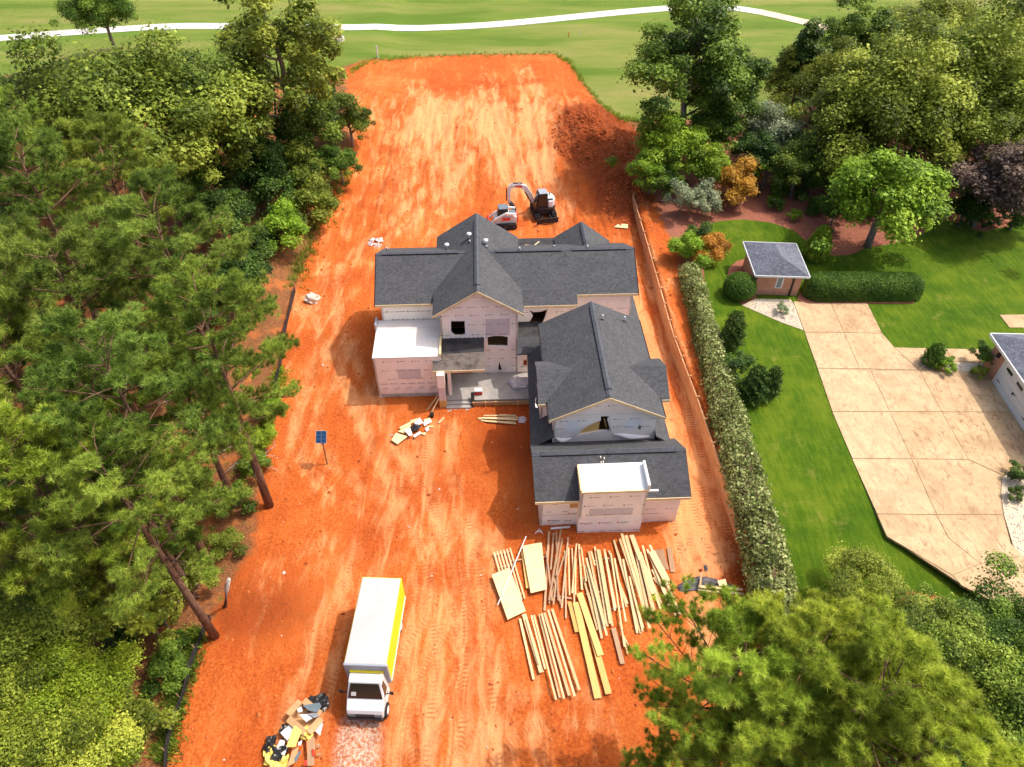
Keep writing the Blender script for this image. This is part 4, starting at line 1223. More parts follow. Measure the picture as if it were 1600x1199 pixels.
# ------------------------------------------------------------------ brick garden shed
def brickbox(name, base, z0, z1, mat, parent):
    mb = MB(); n = len(base)
    mb.add([(x, y, z0) for x, y in base] + [(x, y, z1) for x, y in base], [(i, (i + 1) % n, n + (i + 1) % n, n + i) for i in range(n)] + [tuple(range(n, 2 * n))])
    me = mb.mesh(name); auto_uv(me)
    return link(name, me, M[mat], parent)
ES = NZ + 2.25
RC = [at(1181, 430.5, ES), at(1266, 433, ES), at(1244, 381, ES), at(1162, 378, ES)]   # near left, near right, far right, far left
cen = sum(RC, Vector()) / 4
shed = empty('garden_shed', (cen.x, cen.y, NZ), 0, 'small red brick shed with grey hipped roof on the lawn', 'shed')
inv = Matrix.Translation(-Vector((cen.x, cen.y, NZ)))
def own(o, m=inv):
    o.matrix_parent_inverse = m if o.parent.type == 'EMPTY' else Matrix.Identity(4); return o
wb = [c_ + (cen - c_).normalized() * 0.55 for c_ in RC]
own(brickbox('wall', [(p.x, p.y) for p in wb], NZ - .1, ES - .02, 'brick', shed))
ap = at(1222, 401, ES + 1.15); rb = at(1211, 381, ES + 1.0)
rf = MB()
rf.add([RC[0], RC[1], ap], [(0, 1, 2)]); rf.add([RC[1], RC[2], rb, ap], [(0, 1, 2, 3)]); rf.add([RC[2], RC[3], rb], [(0, 1, 2)]); rf.add([RC[3], RC[0], ap, rb], [(0, 1, 2, 3)])
me = rf.mesh('roof'); auto_uv(me); rfo = own(link('roof', me, M['shingle_grey'], shed))
for i in range(4):
    p, q = RC[i], RC[(i + 1) % 4]
    own(board('fascia', p + Vector((0, 0, .02)), q + Vector((0, 0, .02)), .16, .06, M['white'], shed))
    own(MB().slab([RC[0] - Vector((0, 0, .04)), RC[1] - Vector((0, 0, .04)), RC[2] - Vector((0, 0, .04)), RC[3] - Vector((0, 0, .04))], .02).build('soffit', M['white'], shed)) if i == 0 else None
e = (wb[1] - wb[0]); eL = e.length; e.normalize(); nf = Vector((e.y, -e.x, 0))
def on_front(u0, u1, z0, z1, t_, name, mat, par=shed, o=0.0):
    p0, p1 = wb[0] + e * u0 + nf * o, wb[0] + e * u1 + nf * o
    v = [p0, p1, p1 + nf * t_, p0 + nf * t_]
    v = [v[3], v[2], v[1], v[0]]
    return own(MB().hexa([(p.x, p.y, NZ + z0) for p in v] + [(p.x, p.y, NZ + z1) for p in v]).build(name, M[mat], par))
wo_ = on_front(eL * .44, eL * .60, .75, 1.95, .05, 'window', 'white')
on_front(eL * .47, eL * .57, .85, 1.85, .02, 'pane', 'glass_grey', wo_, .045)
on_front(eL * .80, eL * .84, 0, 2.2, .07, 'downspout', 'black')

# ------------------------------------------------------------------ neighbour's brick garage at the right edge
A_, B_ = at(1535, 572, NZ), at(1602, 676, NZ)
ge = (B_ - A_); ge.z = 0; ge.normalize(); gn = Vector((-ge.y, ge.x, 0))
if gn.x < 0: gn = -gn
gar = empty('brick_garage', A_, 0, 'brick garage with white door and grey roof at the right edge of the driveway', 'garage')
ginv = Matrix.Translation(-A_)
GL, GW, GE = 9.0, 7.5, NZ + 2.75
cb = [A_, A_ + ge * GL, A_ + ge * GL + gn * GW, A_ + gn * GW]
own(brickbox('wall', [(p.x, p.y) for p in cb], NZ - .1, GE, 'brick', gar), ginv)
ov = 0.45
rc = [A_ - ge * ov - gn * ov, A_ + ge * (GL + ov) - gn * ov, A_ + ge * (GL + ov) + gn * (GW + ov), A_ - ge * ov + gn * (GW + ov)]
rc = [Vector((p.x, p.y, GE + .05)) for p in rc]
r0 = A_ + ge * 3.8 + gn * (GW / 2); r1 = A_ + ge * (GL - 3.8) + gn * (GW / 2); r0.z = r1.z = GE + 2.2
mb = MB(); mb.add([rc[0], rc[1], r1, r0], [(0, 1, 2, 3)]); mb.add([rc[1], rc[2], r1], [(0, 1, 2)]); mb.add([rc[2], rc[3], r0, r1], [(0, 1, 2, 3)]); mb.add([rc[3], rc[0], r0], [(0, 1, 2)])
me = mb.mesh('roof'); auto_uv(me); own(link('roof', me, M['shingle_grey'], gar), ginv)
own(MB().slab([p - Vector((0, 0, .05)) for p in rc], .03).build('soffit', M['white'], gar), ginv)
for i in range(4): own(board('fascia', rc[i] + Vector((0, 0, .03)), rc[(i + 1) % 4] + Vector((0, 0, .03)), .2, .08, M['white'], gar), ginv)
def on_gar(u0, u1, z0, z1, t_, name, mat, par=gar, o=0.0):
    p0, p1 = A_ + ge * u0 - gn * o, A_ + ge * u1 - gn * o
    v = [p0 - gn * t_, p1 - gn * t_, p1, p0]
    return own(MB().hexa([(p.x, p.y, NZ + z0) for p in v] + [(p.x, p.y, NZ + z1) for p in v]).build(name, M[mat], par), ginv)
door = on_gar(1.9, 6.9, 0.02, 2.3, .05, 'garage_door', 'white')
for k in range(4): on_gar(2.05, 6.75, .06 + k * .56, .56 + k * .56, .03, 'door_panel', 'white', door, .05)
for k in range(3): on_gar(2.3 + k * 1.5, 3.1 + k * 1.5, 1.82, 2.02, .02, 'door_window', 'glass_dark', door, .085)
for k in range(3): on_gar(2.1 + k * 1.9, 2.45 + k * 1.9, .6 + .5 * (k % 2), .64 + .5 * (k % 2), .03, 'strap_hinge', 'black', door, .085)
on_gar(4.0, 4.1, .95, 1.15, .06, 'door_handle', 'dark_metal', door, .08)
on_gar(1.7, 1.88, 0, 2.5, .06, 'door_frame', 'white')
on_gar(1.88, 7.1, 2.32, 2.5, .06, 'door_frame', 'white')
ln = on_gar(.85, 1.05, 1.75, 2.1, .2, 'wall_lantern', 'black')
on_gar(.88, 1.02, 1.66, 1.76, .16, 'lantern_glass', 'white', ln, .02)
# ------------------------------------------------------------------ box truck
def wheel(parent, x, y, r_, w, inv_=None):
    o = MB().tube([(x - w / 2, y, r_), (x - w / 2 + .03, y, r_), (x + w / 2 - .03, y, r_), (x + w / 2, y, r_)], [r_ * .9, r_, r_, r_ * .9], 20).build('wheel', M['rubber'], parent)
    s_ = 1 if x > 0 else -1
    MB().tube([(x + s_ * (w / 2 - .02), y, r_), (x + s_ * (w / 2 + .02), y, r_)], [r_ * .6, r_ * .5], 14).build('rim', M['white_dull'], o)
    return o
ZT = 3.05
c_rl, c_fl, c_rr, c_fr = at(566, 902, ZT), at(537, 1037, ZT), at(628, 902, ZT), at(604.5, 1042, ZT)
td = ((c_fl + c_fr) - (c_rl + c_rr)).normalized()
bl = ((c_fl + c_fr) / 2 - (c_rl + c_rr) / 2).length
rot = math.atan2(td.y, td.x) + math.pi / 2       # local -y is forward
mid_r = (c_rl + c_rr) / 2
truck = empty('box_truck', (mid_r.x, mid_r.y, 0.0), rot, 'white and yellow box truck parked on the orange clay', 'truck')
W2 = ((c_rr - c_rl).length + (c_fr - c_fl).length) / 4
fy0 = -bl                                        # front of the box
MB().box(-W2, W2, fy0 + .02, 0, 1.0, ZT - .03).build('cargo_box', M['yellow'], truck, bevel=.03)
MB().box(-W2 + .04, W2 - .04, fy0 + .05, -.06, ZT - .02, ZT + .03).build('box_roof', M['truck_roof'], truck, bevel=.03)
MB().box(-W2 - .02, W2 + .02, fy0 - .05, fy0 + .14, 1.05, ZT + .02).build('front_cap', M['grey_plastic'], truck, bevel=.06)
MB().box(W2 + .002, W2 + .03, fy0 + .1, -.05, 1.0, 1.12).build('lower_rail', M['white'], truck)
MB().box(-W2 - .03, -W2 - .002, fy0 + .1, -.05, 1.0, 1.12).build('lower_rail', M['white'], truck)
MB().box(-W2 + .1, W2 - .1, -.02, .05, 1.1, ZT - .15).build('rear_door', M['white'], truck)
MB().box(-1.0, 1.0, .0, .25, .5, .65).build('rear_bumper', M['dark_metal'], truck)
# cab: side profile (y forward negative), narrowing upwards
cy = fy0 - .10
def cab_ring(y, z, hw): return [(-hw, y, z), (hw, y, z)]
CL = (mid_r - at(572, 1120, .75)).length
fe = Vector((0, -1, 0)); _fp = at(574, 1120, .75) - mid_r; _fp.z = 0
CF = abs(_fp.x * td.x + _fp.y * td.y) - bl - .10          # cab length up to the bumper
kf = CF / 2.6
prof = [(cy, .55, 1.0), (cy, 1.30, 1.0), (cy, 2.42, .86), (cy - .62 * kf, 2.48, .84), (cy - .85 * kf, 2.40, .83), (cy - 1.62 * kf, 1.52, .95), (cy - 2.42 * kf, 1.22, .95), (cy - 2.58 * kf, 1.04, .92), (cy - 2.60 * kf, .52, .90), (cy - 1.2 * kf, .45, .98)]
mb = MB(); n = len(prof)
vL = [(-hw, y, z) for y, z, hw in prof]; vR = [(hw, y, z) for y, z, hw in prof]
# bulging flanks: beltline vertices are wider
mb.add(vL + vR, [(i, (i + 1) % n, n + (i + 1) % n, n + i) for i in range(n)] + [tuple(range(n)), tuple(range(2 * n - 1, n - 1, -1))])
cab = mb.build('cab', M['white'], truck, bevel=.07, seg=3)
def quadpart(name, pts, mat, par, t_=.02):
    nrm = (Vector(pts[1]) - Vector(pts[0])).cross(Vector(pts[3]) - Vector(pts[0])).normalized() * t_
    v = [tuple(Vector(p)) for p in pts] + [tuple(Vector(p) + nrm) for p in pts]
    return MB().hexa(v).build(name, M[mat], par, bevel=.008)
lerp = lambda a, b, k: a + (b - a) * k
yt, zt_, yb, zb_ = cy - .85 * kf, 2.40, cy - 1.62 * kf, 1.52
def ws(u, v, o=.012):      # on the windscreen: v 0 top .. 1 bottom
    nrm = Vector((0, -(zt_ - zb_), -(yb - yt))).normalized()
    nrm = Vector((0, -.70, .71))
    hw = lerp(.82, .94, v)
    return tuple(Vector((u * hw, lerp(yt, yb, v), lerp(zt_, zb_, v))) + nrm * o)
wsx = quadpart('windscreen', [ws(-.94, .97), ws(.94, .97), ws(.86, .06), ws(-.86, .06)], 'glass_dark', cab)
quadpart('paper_notice', [ws(-.78, .82, .036), ws(-.5, .82, .036), ws(-.5, .58, .036), ws(-.78, .58, .036)], 'white', wsx, .004)
for s_ in (-1, 1):
    hb_, ht_ = .965, .87
    o = MB().hexa([(s_ * .955, cy - 1.4 * kf, 1.45), (s_ * .955, cy - .3, 1.45), (s_ * .990, cy - .3, 1.45), (s_ * .985, cy - 1.4 * kf, 1.45),
                   (s_ * .85, cy - .95 * kf, 2.24), (s_ * .85, cy - .3, 2.28), (s_ * .885, cy - .3, 2.28), (s_ * .88, cy - .95 * kf, 2.24)]).build('side_window', M['glass_dark'], cab)
    MB().box(s_ * 1.0 - .01, s_ * 1.0 + .012, cy - .5, cy - .38, 1.12, 1.17).build('door_handle', M['black'], cab)
    m_ = MB().tube([(s_ * .93, cy - 1.2 * kf, 1.55), (s_ * 1.28, cy - 1.1 * kf, 1.6)], .025, 5).build('mirror_arm', M['black'], cab)
    MB().box(s_ * 1.30 - .1, s_ * 1.30 + .1, cy - 1.16 * kf, cy - 1.06 * kf, 1.42, 1.78).build('mirror', M['black'], m_, bevel=.03)
    MB().box(s_ * .68 - .17, s_ * .68 + .17, cy - 2.63 * kf, cy - 2.54 * kf, .78, .98).build('headlight', M['glass_grey'], cab, bevel=.02)
    wheel(truck, s_ * .90, cy - 1.75 * kf, .39, .26); wheel(truck, s_ * .88, fy0 + bl - 1.5, .39, .3); 
MB().box(-.45, .45, fy0 - 2.2 * kf, .0, .55, .95).build('chassis', M['dark_metal'], truck)
MB().box(-.9, .9, cy - 2.60 * kf - .1, cy - 2.55 * kf, .42, .70).build('front_bumper', M['black'], truck, bevel=.05)
MB().box(-.48, .48, cy - 2.60 * kf - .03, cy - 2.55 * kf, .74, 1.0).build('grille', M['black'], cab)
MB().box(-.86, .86, cy - .02, fy0 - .03, 1.2, 2.55).build('cab_shield', M['yellow'], truck, bevel=.02)

# ------------------------------------------------------------------ tracked diggers
def track(parent, x, L, w, h):
    prof = []
    r_ = h / 2
    for k in range(9):
        a = math.pi / 2 + math.pi * k / 8; prof.append((-L / 2 + r_ + r_ * math.cos(a), r_ + r_ * math.sin(a)))
    for k in range(9):
        a = -math.pi / 2 + math.pi * k / 8; prof.append((L / 2 - r_ + r_ * math.cos(a), r_ + r_ * math.sin(a)))
    o = MB().prism(prof, 'x', x - w / 2, x + w / 2).build('track', M['rubber'], parent)
    mb = MB()
    n = int(L / .16)
    for k in range(n):
        y = -L / 2 + .1 + k * .16
        MB().box(x - w / 2 - .01, x + w / 2 + .01, y, y + .07, h - .005, h + .03).build('track_pad', M['rubber'], o)
    for k in range(3):
        yy = -L / 2 + r_ + k * (L - 2 * r_) / 2
        MB().tube([(x - w / 2 - .02, yy, r_), (x + w / 2 + .02, yy, r_)], r_ * .55, 12).build('track_roller', M['dark_metal'], o)
    return o
ep = gs(849, 333)
exc = empty('excavator', ep, R(12), 'white compact excavator with raised boom and black tracks on the clay behind the house', 'excavator')
for s_ in (-1, 1): track(exc, s_ * .82, 2.6, .42, .58)
MB().box(-.65, .65, -.7, .7, .35, .62).build('undercarriage', M['dark_metal'], exc)
bld = MB().prism([(-1.85, .0), (-1.72, .0), (-1.68, .25), (-1.74, .5), (-1.86, .5), (-1.80, .25)], 'x', -1.05, 1.05).build('dozer_blade', M['black'], exc)
for s_ in (-.4, .4): MB().box(s_ - .06, s_ + .06, -1.75, -.6, .25, .38).build('blade_arm', M['black'], bld)
up = bpy.data.objects.new('slew', None)
# upper body: rounded counterweight, cab on the left of travel; the machine looks to local -x (image left)
bodyp = [(-.75, -.95), (.35, -.95), (.75, -.85), (1.02, -.5), (1.10, 0), (1.02, .5), (.75, .85), (.35, .97), (-.75, .97), (-.95, .6), (-.95, -.6)]
body = MB().prism(bodyp, 'z', .68, 1.05).build('slew_platform', M['black'], exc, bevel=.04)
hood = MB().prism([(-.1, .12), (.98, .12), (1.06, 0), (1.0, .5), (.74, .83), (.35, .95), (-.6, .95), (-.6, .12)][2:] + [(1.0, -.5), (.74, -.82), (.25, -.9), (.25, .1)][::-1] if False else [(.25, -.9), (.72, -.82), (1.0, -.48), (1.07, 0), (1.0, .5), (.73, .83), (.35, .94), (-.55, .94), (-.55, .30), (.25, .30)], 'z', 1.05, 1.75).build('engine_cover', M['white'], exc, bevel=.12, seg=3)
MB().box(.3, .75, -.75, -.45, 1.76, 1.79).build('exhaust_grille', M['black'], hood)
MB().tube([(.6, .2, 1.7), (.6, .2, 2.05)], .05, 8).build('exhaust', M['dark_metal'], hood)
MB().box(.95, 1.1, -.35, .35, .8, 1.0).build('rear_emblem', M['red'], exc, bevel=.02)
cabx = MB().hexa([(-.95, -.9, .95), (.22, -.9, .95), (.22, .22, .95), (-.95, .22, .95), (-.62, -.84, 2.5), (.20, -.84, 2.5), (.20, .17, 2.5), (-.62, .17, 2.5)]).build('cab', M['black'], exc, bevel=.06)
MB().box(-.60, .20, -.82, .15, 2.5, 2.58).build('cab_roof', M['grey_plastic'], cabx, bevel=.05)
MB().hexa([(-.80, -.93, 1.35), (.12, -.93, 1.35), (.12, -.88, 1.35), (-.80, -.88, 1.35), (-.60, -.88, 2.38), (.12, -.88, 2.38), (.12, -.84, 2.38), (-.60, -.84, 2.38)]).build('side_window', M['glass_dark'], cabx)
MB().hexa([(-.93, -.75, 1.3), (-.86, -.75, 1.3), (-.86, .1, 1.3), (-.93, .1, 1.3), (-.70, -.72, 2.4), (-.64, -.72, 2.4), (-.64, .08, 2.4), (-.70, .08, 2.4)]).build('front_window', M['glass_dark'], cabx)
def beam(name, pts, w, hs, mat, parent, y=0.0):
    """box-section beam through points in a vertical plane; pts are (x, z), hs heights"""
    mb = MB(); n = len(pts)
    ring = []
    for i, (x, z) in enumerate(pts):
        p, q = pts[max(i - 1, 0)], pts[min(i + 1, n - 1)]
        d = Vector((q[0] - p[0], q[1] - p[1])).normalized(); nn = Vector((-d.y, d.x)) * hs[i] / 2
        ring.append([(x + nn.x, y - w / 2, z + nn.y), (x + nn.x, y + w / 2, z + nn.y), (x - nn.x, y + w / 2, z - nn.y), (x - nn.x, y - w / 2, z - nn.y)])
    v = [p for r_ in ring for p in r_]
    f = [(3, 2, 1, 0), tuple(range(4 * n - 4, 4 * n))]
    for i in range(n - 1):
        for k in range(4): f.append((4 * i + k, 4 * i + (k + 1) % 4, 4 * i + 4 + (k + 1) % 4, 4 * i + 4 + k))
    mb.add(v, f)
    return mb.build(name, M[mat], parent, bevel=.02)
def boom_set(root, y, R0):
    """boom, arm and bucket reaching to local -x"""
    b = beam('boom', [(-.85, 1.1), (-1.25, 2.0), (-1.75, 2.75), (-2.35, 3.05), (-3.1, 3.0)], .26, [.3, .38, .46, .38, .26], 'white', root, y)
    beam('boom_emblem', [(-2.05, 2.92), (-2.75, 3.03)], .275, [.2, .16], 'red', b, y)
    MB().tube([(-1.1, y, 1.05), (-1.75, y, 2.35)], .075, 8).build('boom_cylinder', M['dark_metal'], b)
    a = beam('arm', [(-2.9, 3.25), (-3.2, 2.95), (-3.28, 2.2), (-3.2, 1.25)], .2, [.2, .32, .26, .18], 'white', root, y)
    MB().tube([(-2.0, y, 3.2), (-2.9, y, 3.3)], .07, 8).build('arm_cylinder', M['dark_metal'], a)
    MB().tube([(-3.5, y, 2.9), (-3.52, y, 1.6)], .06, 8).build('bucket_cylinder', M['dark_metal'], a)
    prof = [(-3.35, 1.35), (-3.05, 1.35), (-2.75, 1.05), (-2.62, .7), (-2.75, .40), (-3.0, .35), (-2.86, .6), (-2.95, .9), (-3.2, 1.1)]
    k = MB().prism(prof, 'y', y - .36, y + .36).build('bucket', M['black'], root)
    for q in range(4): MB().box(-3.12, -2.95, y - .34 + q * .2, y - .26 + q * .2, .30, .37).build('bucket_tooth', M['steel'], k)
boom_set(exc, .38, 0)
exc.scale = (1.05, 1.05, 1.05)
sp = gs(789, 352)
ldr = empty('track_loader', sp, R(4), 'small white and red tracked loader half hidden behind the centre roof', 'loader')
for s_ in (-1, 1):
    o_ = track(ldr, s_ * .72, 2.3, .4, .55); 
ldr.rotation_euler = (0, 0, R(-84))
lb = MB().prism([(-1.1, .45), (1.15, .45), (1.2, 1.1), (.75, 1.45), (-.4, 1.5), (-1.1, .9)], 'x', -.52, .52).build('body', M['white'], ldr, bevel=.06)
cb_ = MB().hexa([(-.48, -.75, 1.0), (.48, -.75, 1.0), (.48, .35, 1.0), (-.48, .35, 1.0), (-.45, -.6, 2.05), (.45, -.6, 2.05), (.45, .3, 2.05), (-.45, .3, 2.05)]).build('cab', M['black'], ldr, bevel=.05)
MB().box(-.47, .47, -.62, .34, 2.05, 2.12).build('cab_roof', M['glass_grey'], cb_, bevel=.04)
MB().box(-.4, .4, .45, 1.05, 1.44, 1.5).build('rear_window', M['glass_grey'], lb)
for s_ in (-1, 1):
    a = MB().tube([(s_ * .62, 1.1, 1.55), (s_ * .62, .1, 1.7), (s_ * .62, -1.0, 1.1), (s_ * .62, -1.6, .5)], .11, 6).build('lift_arm', M['white'], ldr)
    MB().box(s_ * .75 - .03, s_ * .75 + .03, -.3, .5, 1.0, 1.25).build('side_emblem', M['red'], ldr)
MB().box(-.5, .5, 1.15, 1.28, .6, 1.2).build('rear_door', M['red'], ldr, bevel=.04)
MB().prism([(-1.55, .1), (-2.3, .02), (-2.32, .08), (-1.75, .25), (-1.62, .75), (-1.5, .75)], 'x', -.9, .9).build('bucket', M['red'], ldr)
# ------------------------------------------------------------------ lumber, sheets and scraps on the clay
def gboard(p0, p1, w, t_, z, mat, name='board', label=None, group=None, cat='board', tilt=0.0):
    """a board lying between two points, as its own thing; grain along local y"""
    d = p1 - p0; L = math.hypot(d.x, d.y)
    m_ = (p0 + p1) / 2
    key = (round(L, 1), round(w, 2), round(t_, 2), mat)
    o = MB().box(-w / 2, w / 2, -L / 2, L / 2, 0, t_).build(name, M[mat])
    o.location = (m_.x, m_.y, z)
    o.rotation_euler = (math.atan2(p1.z - p0.z, L), tilt, math.atan2(d.y, d.x) - math.pi / 2)
    return tag(o, label, cat, group)
Z6 = lambda x, y: at(740 + x / 3.634, 820 + y / 3.634, 0.1)
PILES = {
 'a': ('pale board, %s in the lumber fan nearest the camera', 'boards in the near left fan', 'lumber',
   [(265,535,343,880,.14),(288,512,388,842,.26),(330,525,408,830,.1),(345,520,470,1000,.1),(375,512,492,985,.12),(388,515,515,995,.1),(404,505,545,975,.16),(425,495,575,985,.12),(447,485,602,945,.15),(300,540,372,800,.09)]),
 'b': ('brown weathered board, %s in the tangled heap', 'boards in the brown heap', 'lumber_brown',
   [(430,38,405,490,.13),(456,50,440,260,.1),(470,45,482,440,.1),(497,38,430,440,.12),(538,78,502,480,.1),(450,290,503,470,.12),(515,180,430,450,.1),(415,160,448,440,.1),(480,240,455,460,.09),(524,300,526,535,.09),(505,90,470,300,.1)]),
 'c': ('short whitish batten, %s in the upright bundle', 'whitish battens in the bundle', 'lumber',
   [(520,150,526,400,.09),(540,140,546,408,.08),(560,138,575,470,.08),(585,118,560,400,.1),(600,113,617,372,.12),(582,198,580,405,.07),(612,140,640,330,.08)]),
 'd': ('pale pine board, %s in the middle lumber stack', 'boards in the middle stack', 'lumber',
   [(640,200,757,640,.12),(655,158,742,582,.12),(690,128,762,580,.13),(716,145,790,580,.12),(742,150,802,500,.11),(770,150,870,470,.12),(640,235,730,650,.14),(780,170,857,700,.09),(705,150,775,570,.11),(830,560,876,740,.08),(800,200,865,560,.1),(625,300,705,600,.11),(668,160,690,240,.1)]),
 'e': ('pale pine board, %s in the right hand lumber stack', 'boards in the right stack', 'lumber',
   [(798,88,950,620,.12),(840,60,1000,600,.16),(866,63,1012,560,.2),(897,68,1022,402,.3),(960,125,1032,400,.12),(948,160,1062,480,.13),(1000,128,1172,525,.13),(1040,280,1150,530,.12),(920,150,1005,560,.14),(830,90,937,400,.13),(850,200,930,620,.12),(885,300,960,612,.1),(985,150,1110,470,.12),(1015,260,1130,480,.16),(1070,300,1160,500,.1),(945,210,1020,520,.12)]),
}
ORD = ['leftmost'] + [w_ + ' from the left' for w_ in 'second third fourth fifth sixth seventh eighth ninth tenth eleventh twelfth thirteenth fourteenth fifteenth sixteenth seventeenth eighteenth nineteenth twentieth'.split()] + ['far right %s' % w_ for w_ in ('one',)]
for gk, (lab, grp, mat, L) in PILES.items():
    rnd = random.Random(ord(gk))
    L = sorted(L, key=lambda q: q[0] + q[2])
    for i, (x0, y0, x1, y1, w) in enumerate(L):
        z = 0.10 + 0.045 * ((i * 3) % 5) + 0.003 * i
        od = ORD[i] if i < len(L) - 1 else 'rightmost'
        gboard(Z6(x0, y0), Z6(x1, y1), w, .042, z, mat, label=lab % od, group=grp, tilt=rnd.uniform(-.06, .06))
        if gk in 'de' and i % 2 == 0:
            gboard(Z6(x0 + 6, y0 + rnd.uniform(10, 50)), Z6(x1 + 6, y1 - rnd.uniform(10, 60)), w * .9, .042, z - .046, 'lumber', label='lower board under the one ' + od + ' in the ' + ('middle' if gk == 'd' else 'right hand') + ' stack', group=grp)
for i_, (x0, y0, x1, y1) in enumerate(((215, 205, 425, 180), (440, 400, 560, 420), (640, 395, 740, 380), (690, 205, 775, 190), (730, 485, 850, 470))):
    gboard(Z6(x0, y0), Z6(x1, y1), .09, .09, .03, 'lumber_brown', 'sleeper', 'short brown sleeper lying crosswise under the lumber, %s from the left' % ORDN[i_], 'sleepers under the lumber', 'sleeper')
for lab, args in (('long orange laminated plank lying left of its twin in the lumber', (582, 445, 708, 990, .38)),
                  ('orange laminated plank crossing the upper end of the long pair', (602, 398, 722, 752, .36)),
                  ('bright orange laminated plank lying right of the longest one', (672, 620, 768, 965, .34))):
    gboard(Z6(*args[:2]), Z6(*args[2:4]), args[4], .09, .12 if args[0] != 602 else .22, 'lumber_orange', 'laminated_plank', lab, None, 'plank')
gboard(Z6(545, 440), Z6(588, 612), .22, .05, .11, 'lumber_orange', 'plank', 'short brownish plank beside the top of the long orange planks', None, 'plank')
gboard(Z6(795, 588), Z6(848, 792), .26, .05, .09, 'lumber_brown', 'plank', 'short brown plank sticking out below the middle stack', None, 'plank')
gboard(Z6(1008, 168), Z6(1105, 355), .42, .04, .40, 'lumber', 'plank', 'wide yellow plank lying on top of the right hand stack', None, 'plank')
gboard(Z6(1055, 140), Z6(1085, 255), .55, .03, .06, 'lumber_brown', 'board', 'broken brown board at the top right of the lumber', None, 'board')
gboard(Z6(1112, 130), Z6(1135, 270), .3, .03, .08, 'lumber_brown', 'board', 'narrow brown offcut beside the broken brown board', None, 'board')
gboard(Z6(300, 82), Z6(140, 470), .05, .03, .40, 'white_dull', 'white_strip', 'long thin white strip leaning across pallet and sheet', None, 'strip')
gboard(Z6(440, 22), Z6(550, 12), .12, .06, .06, 'white_dull', 'white_trim_board', 'short white trim board lying under the garage wall', None, 'board')
def sheet_thing(pts, z, mat, name, label, cat, t_=.03):
    c0 = sum(pts, Vector()) / len(pts)
    o = MB().slab([(p.x - c0.x, p.y - c0.y, t_) for p in pts], t_).build(name, M[mat])
    o.location = (c0.x, c0.y, z)
    return tag(o, label, cat)
sheet_thing([Z6(278, 132), Z6(388, 112), Z6(416, 378), Z6(326, 400)], .30, 'plywood', 'plywood_sheet', 'upright yellow plywood sheet with brown marks beside the brown heap', 'plywood')
sheet_thing([Z6(272, 150), Z6(380, 125), Z6(405, 350), Z6(300, 365)], .14, 'lumber_orange', 'plywood_sheet', 'tan plywood sheet lying under the upright yellow one', 'plywood')
sheet_thing([Z6(105, 295), Z6(205, 255), Z6(298, 500), Z6(195, 550)], .28, 'plywood', 'plywood_sheet', 'slanting yellow plywood sheet at the left end of the lumber', 'plywood')
pal = empty('pallet', Z6(190, 270), 0, 'open slatted pallet under the slanting plywood sheet', 'pallet')
pinv = Matrix.Translation(-Z6(190, 270))
for k in range(6):
    x0 = 118 + k * 18
    o = gboard(Z6(x0, 160 - k * 5), Z6(x0 + 85, 450 - k * 5), .1, .03, .16, 'lumber', 'slat', None, None, None); o.parent = pal; o.matrix_parent_inverse = pinv
for (x0, y0, x1, y1) in ((125, 175, 215, 150), (150, 245, 238, 222), (195, 420, 290, 390)):
    o = gboard(Z6(x0, y0), Z6(x1, y1), .1, .08, .07, 'lumber_brown', 'bearer', None, None, None); o.parent = pal; o.matrix_parent_inverse = pinv
# dark print on the plywood
# --- tarpaulin with boards
def crumple(name, pts, mat, label, cat, h=.25, n=14, seed=3, zoff=.03, sub=True):
    """a crumpled sheet over a polygon on the ground"""
    Pp = [(p.x, p.y) for p in pts]
    xs, ys = [p[0] for p in Pp], [p[1] for p in Pp]
    gx_, gy_ = np.meshgrid(np.linspace(min(xs), max(xs), n * 2), np.linspace(min(ys), max(ys), n * 2))
    sd = poly_sd(Pp, gx_, gy_)
    zz = np.array([[zs(a, b) for a, b in zip(r1, r2)] for r1, r2 in zip(gx_, gy_)])
    zz = zz + zoff + h * np.clip(sd / (sd.max() + 1e-6), 0, 1) * (0.45 + np.abs(fbm(gx_ + seed, gy_, 1.7, 3)) * 2.0) + h * .35 * fbm(gx_, gy_ + seed, 4.0, 2)
    vid_ = np.arange(gx_.size).reshape(gx_.shape)
    q = np.stack([vid_[:-1, :-1], vid_[:-1, 1:], vid_[1:, 1:], vid_[1:, :-1]], -1).reshape(-1, 4)
    keep = (sd[:-1, :-1] > -.03).ravel()
    q = q[keep]
    used, iv = np.unique(q.ravel(), return_inverse=True)
    Vv = np.stack([gx_, gy_, zz], -1).reshape(-1, 3)[used]
    c0 = Vv.mean(0); c0[2] = zs(c0[0], c0[1])
    me = rawmesh(name, Vv - c0, iv.reshape(-1, 4), False)
    o = link(name, me, M[mat]); o.location = c0
    sm = o.modifiers.new('s', 'SOLIDIFY'); sm.thickness = .015
    return tag(o, label, cat)
crumple('tarpaulin', [Z6(1150, 350), Z6(1200, 315), Z6(1290, 285), (Z6(1400, 315)), Z6(1480, 350), Z6(1500, 380), Z6(1280, 370), Z6(1170, 375)], 'tarp', 'crumpled dark grey tarpaulin on the clay by the hedge', 'tarpaulin', .35)
gboard(Z6(1275, 362), Z6(1525, 380), .16, .05, .30, 'lumber', 'board', 'pale board lying along the front of the dark tarpaulin', None, 'board')
gboard(Z6(1275, 375), Z6(1535, 396), .14, .05, .14, 'lumber', 'board', 'second pale board in front of the dark tarpaulin, nearer the camera', None, 'board')
gboard(Z6(1283, 370), Z6(1291, 285), .1, .05, .34, 'lumber_brown', 'board', 'brown board standing across the dark tarpaulin', None, 'board')
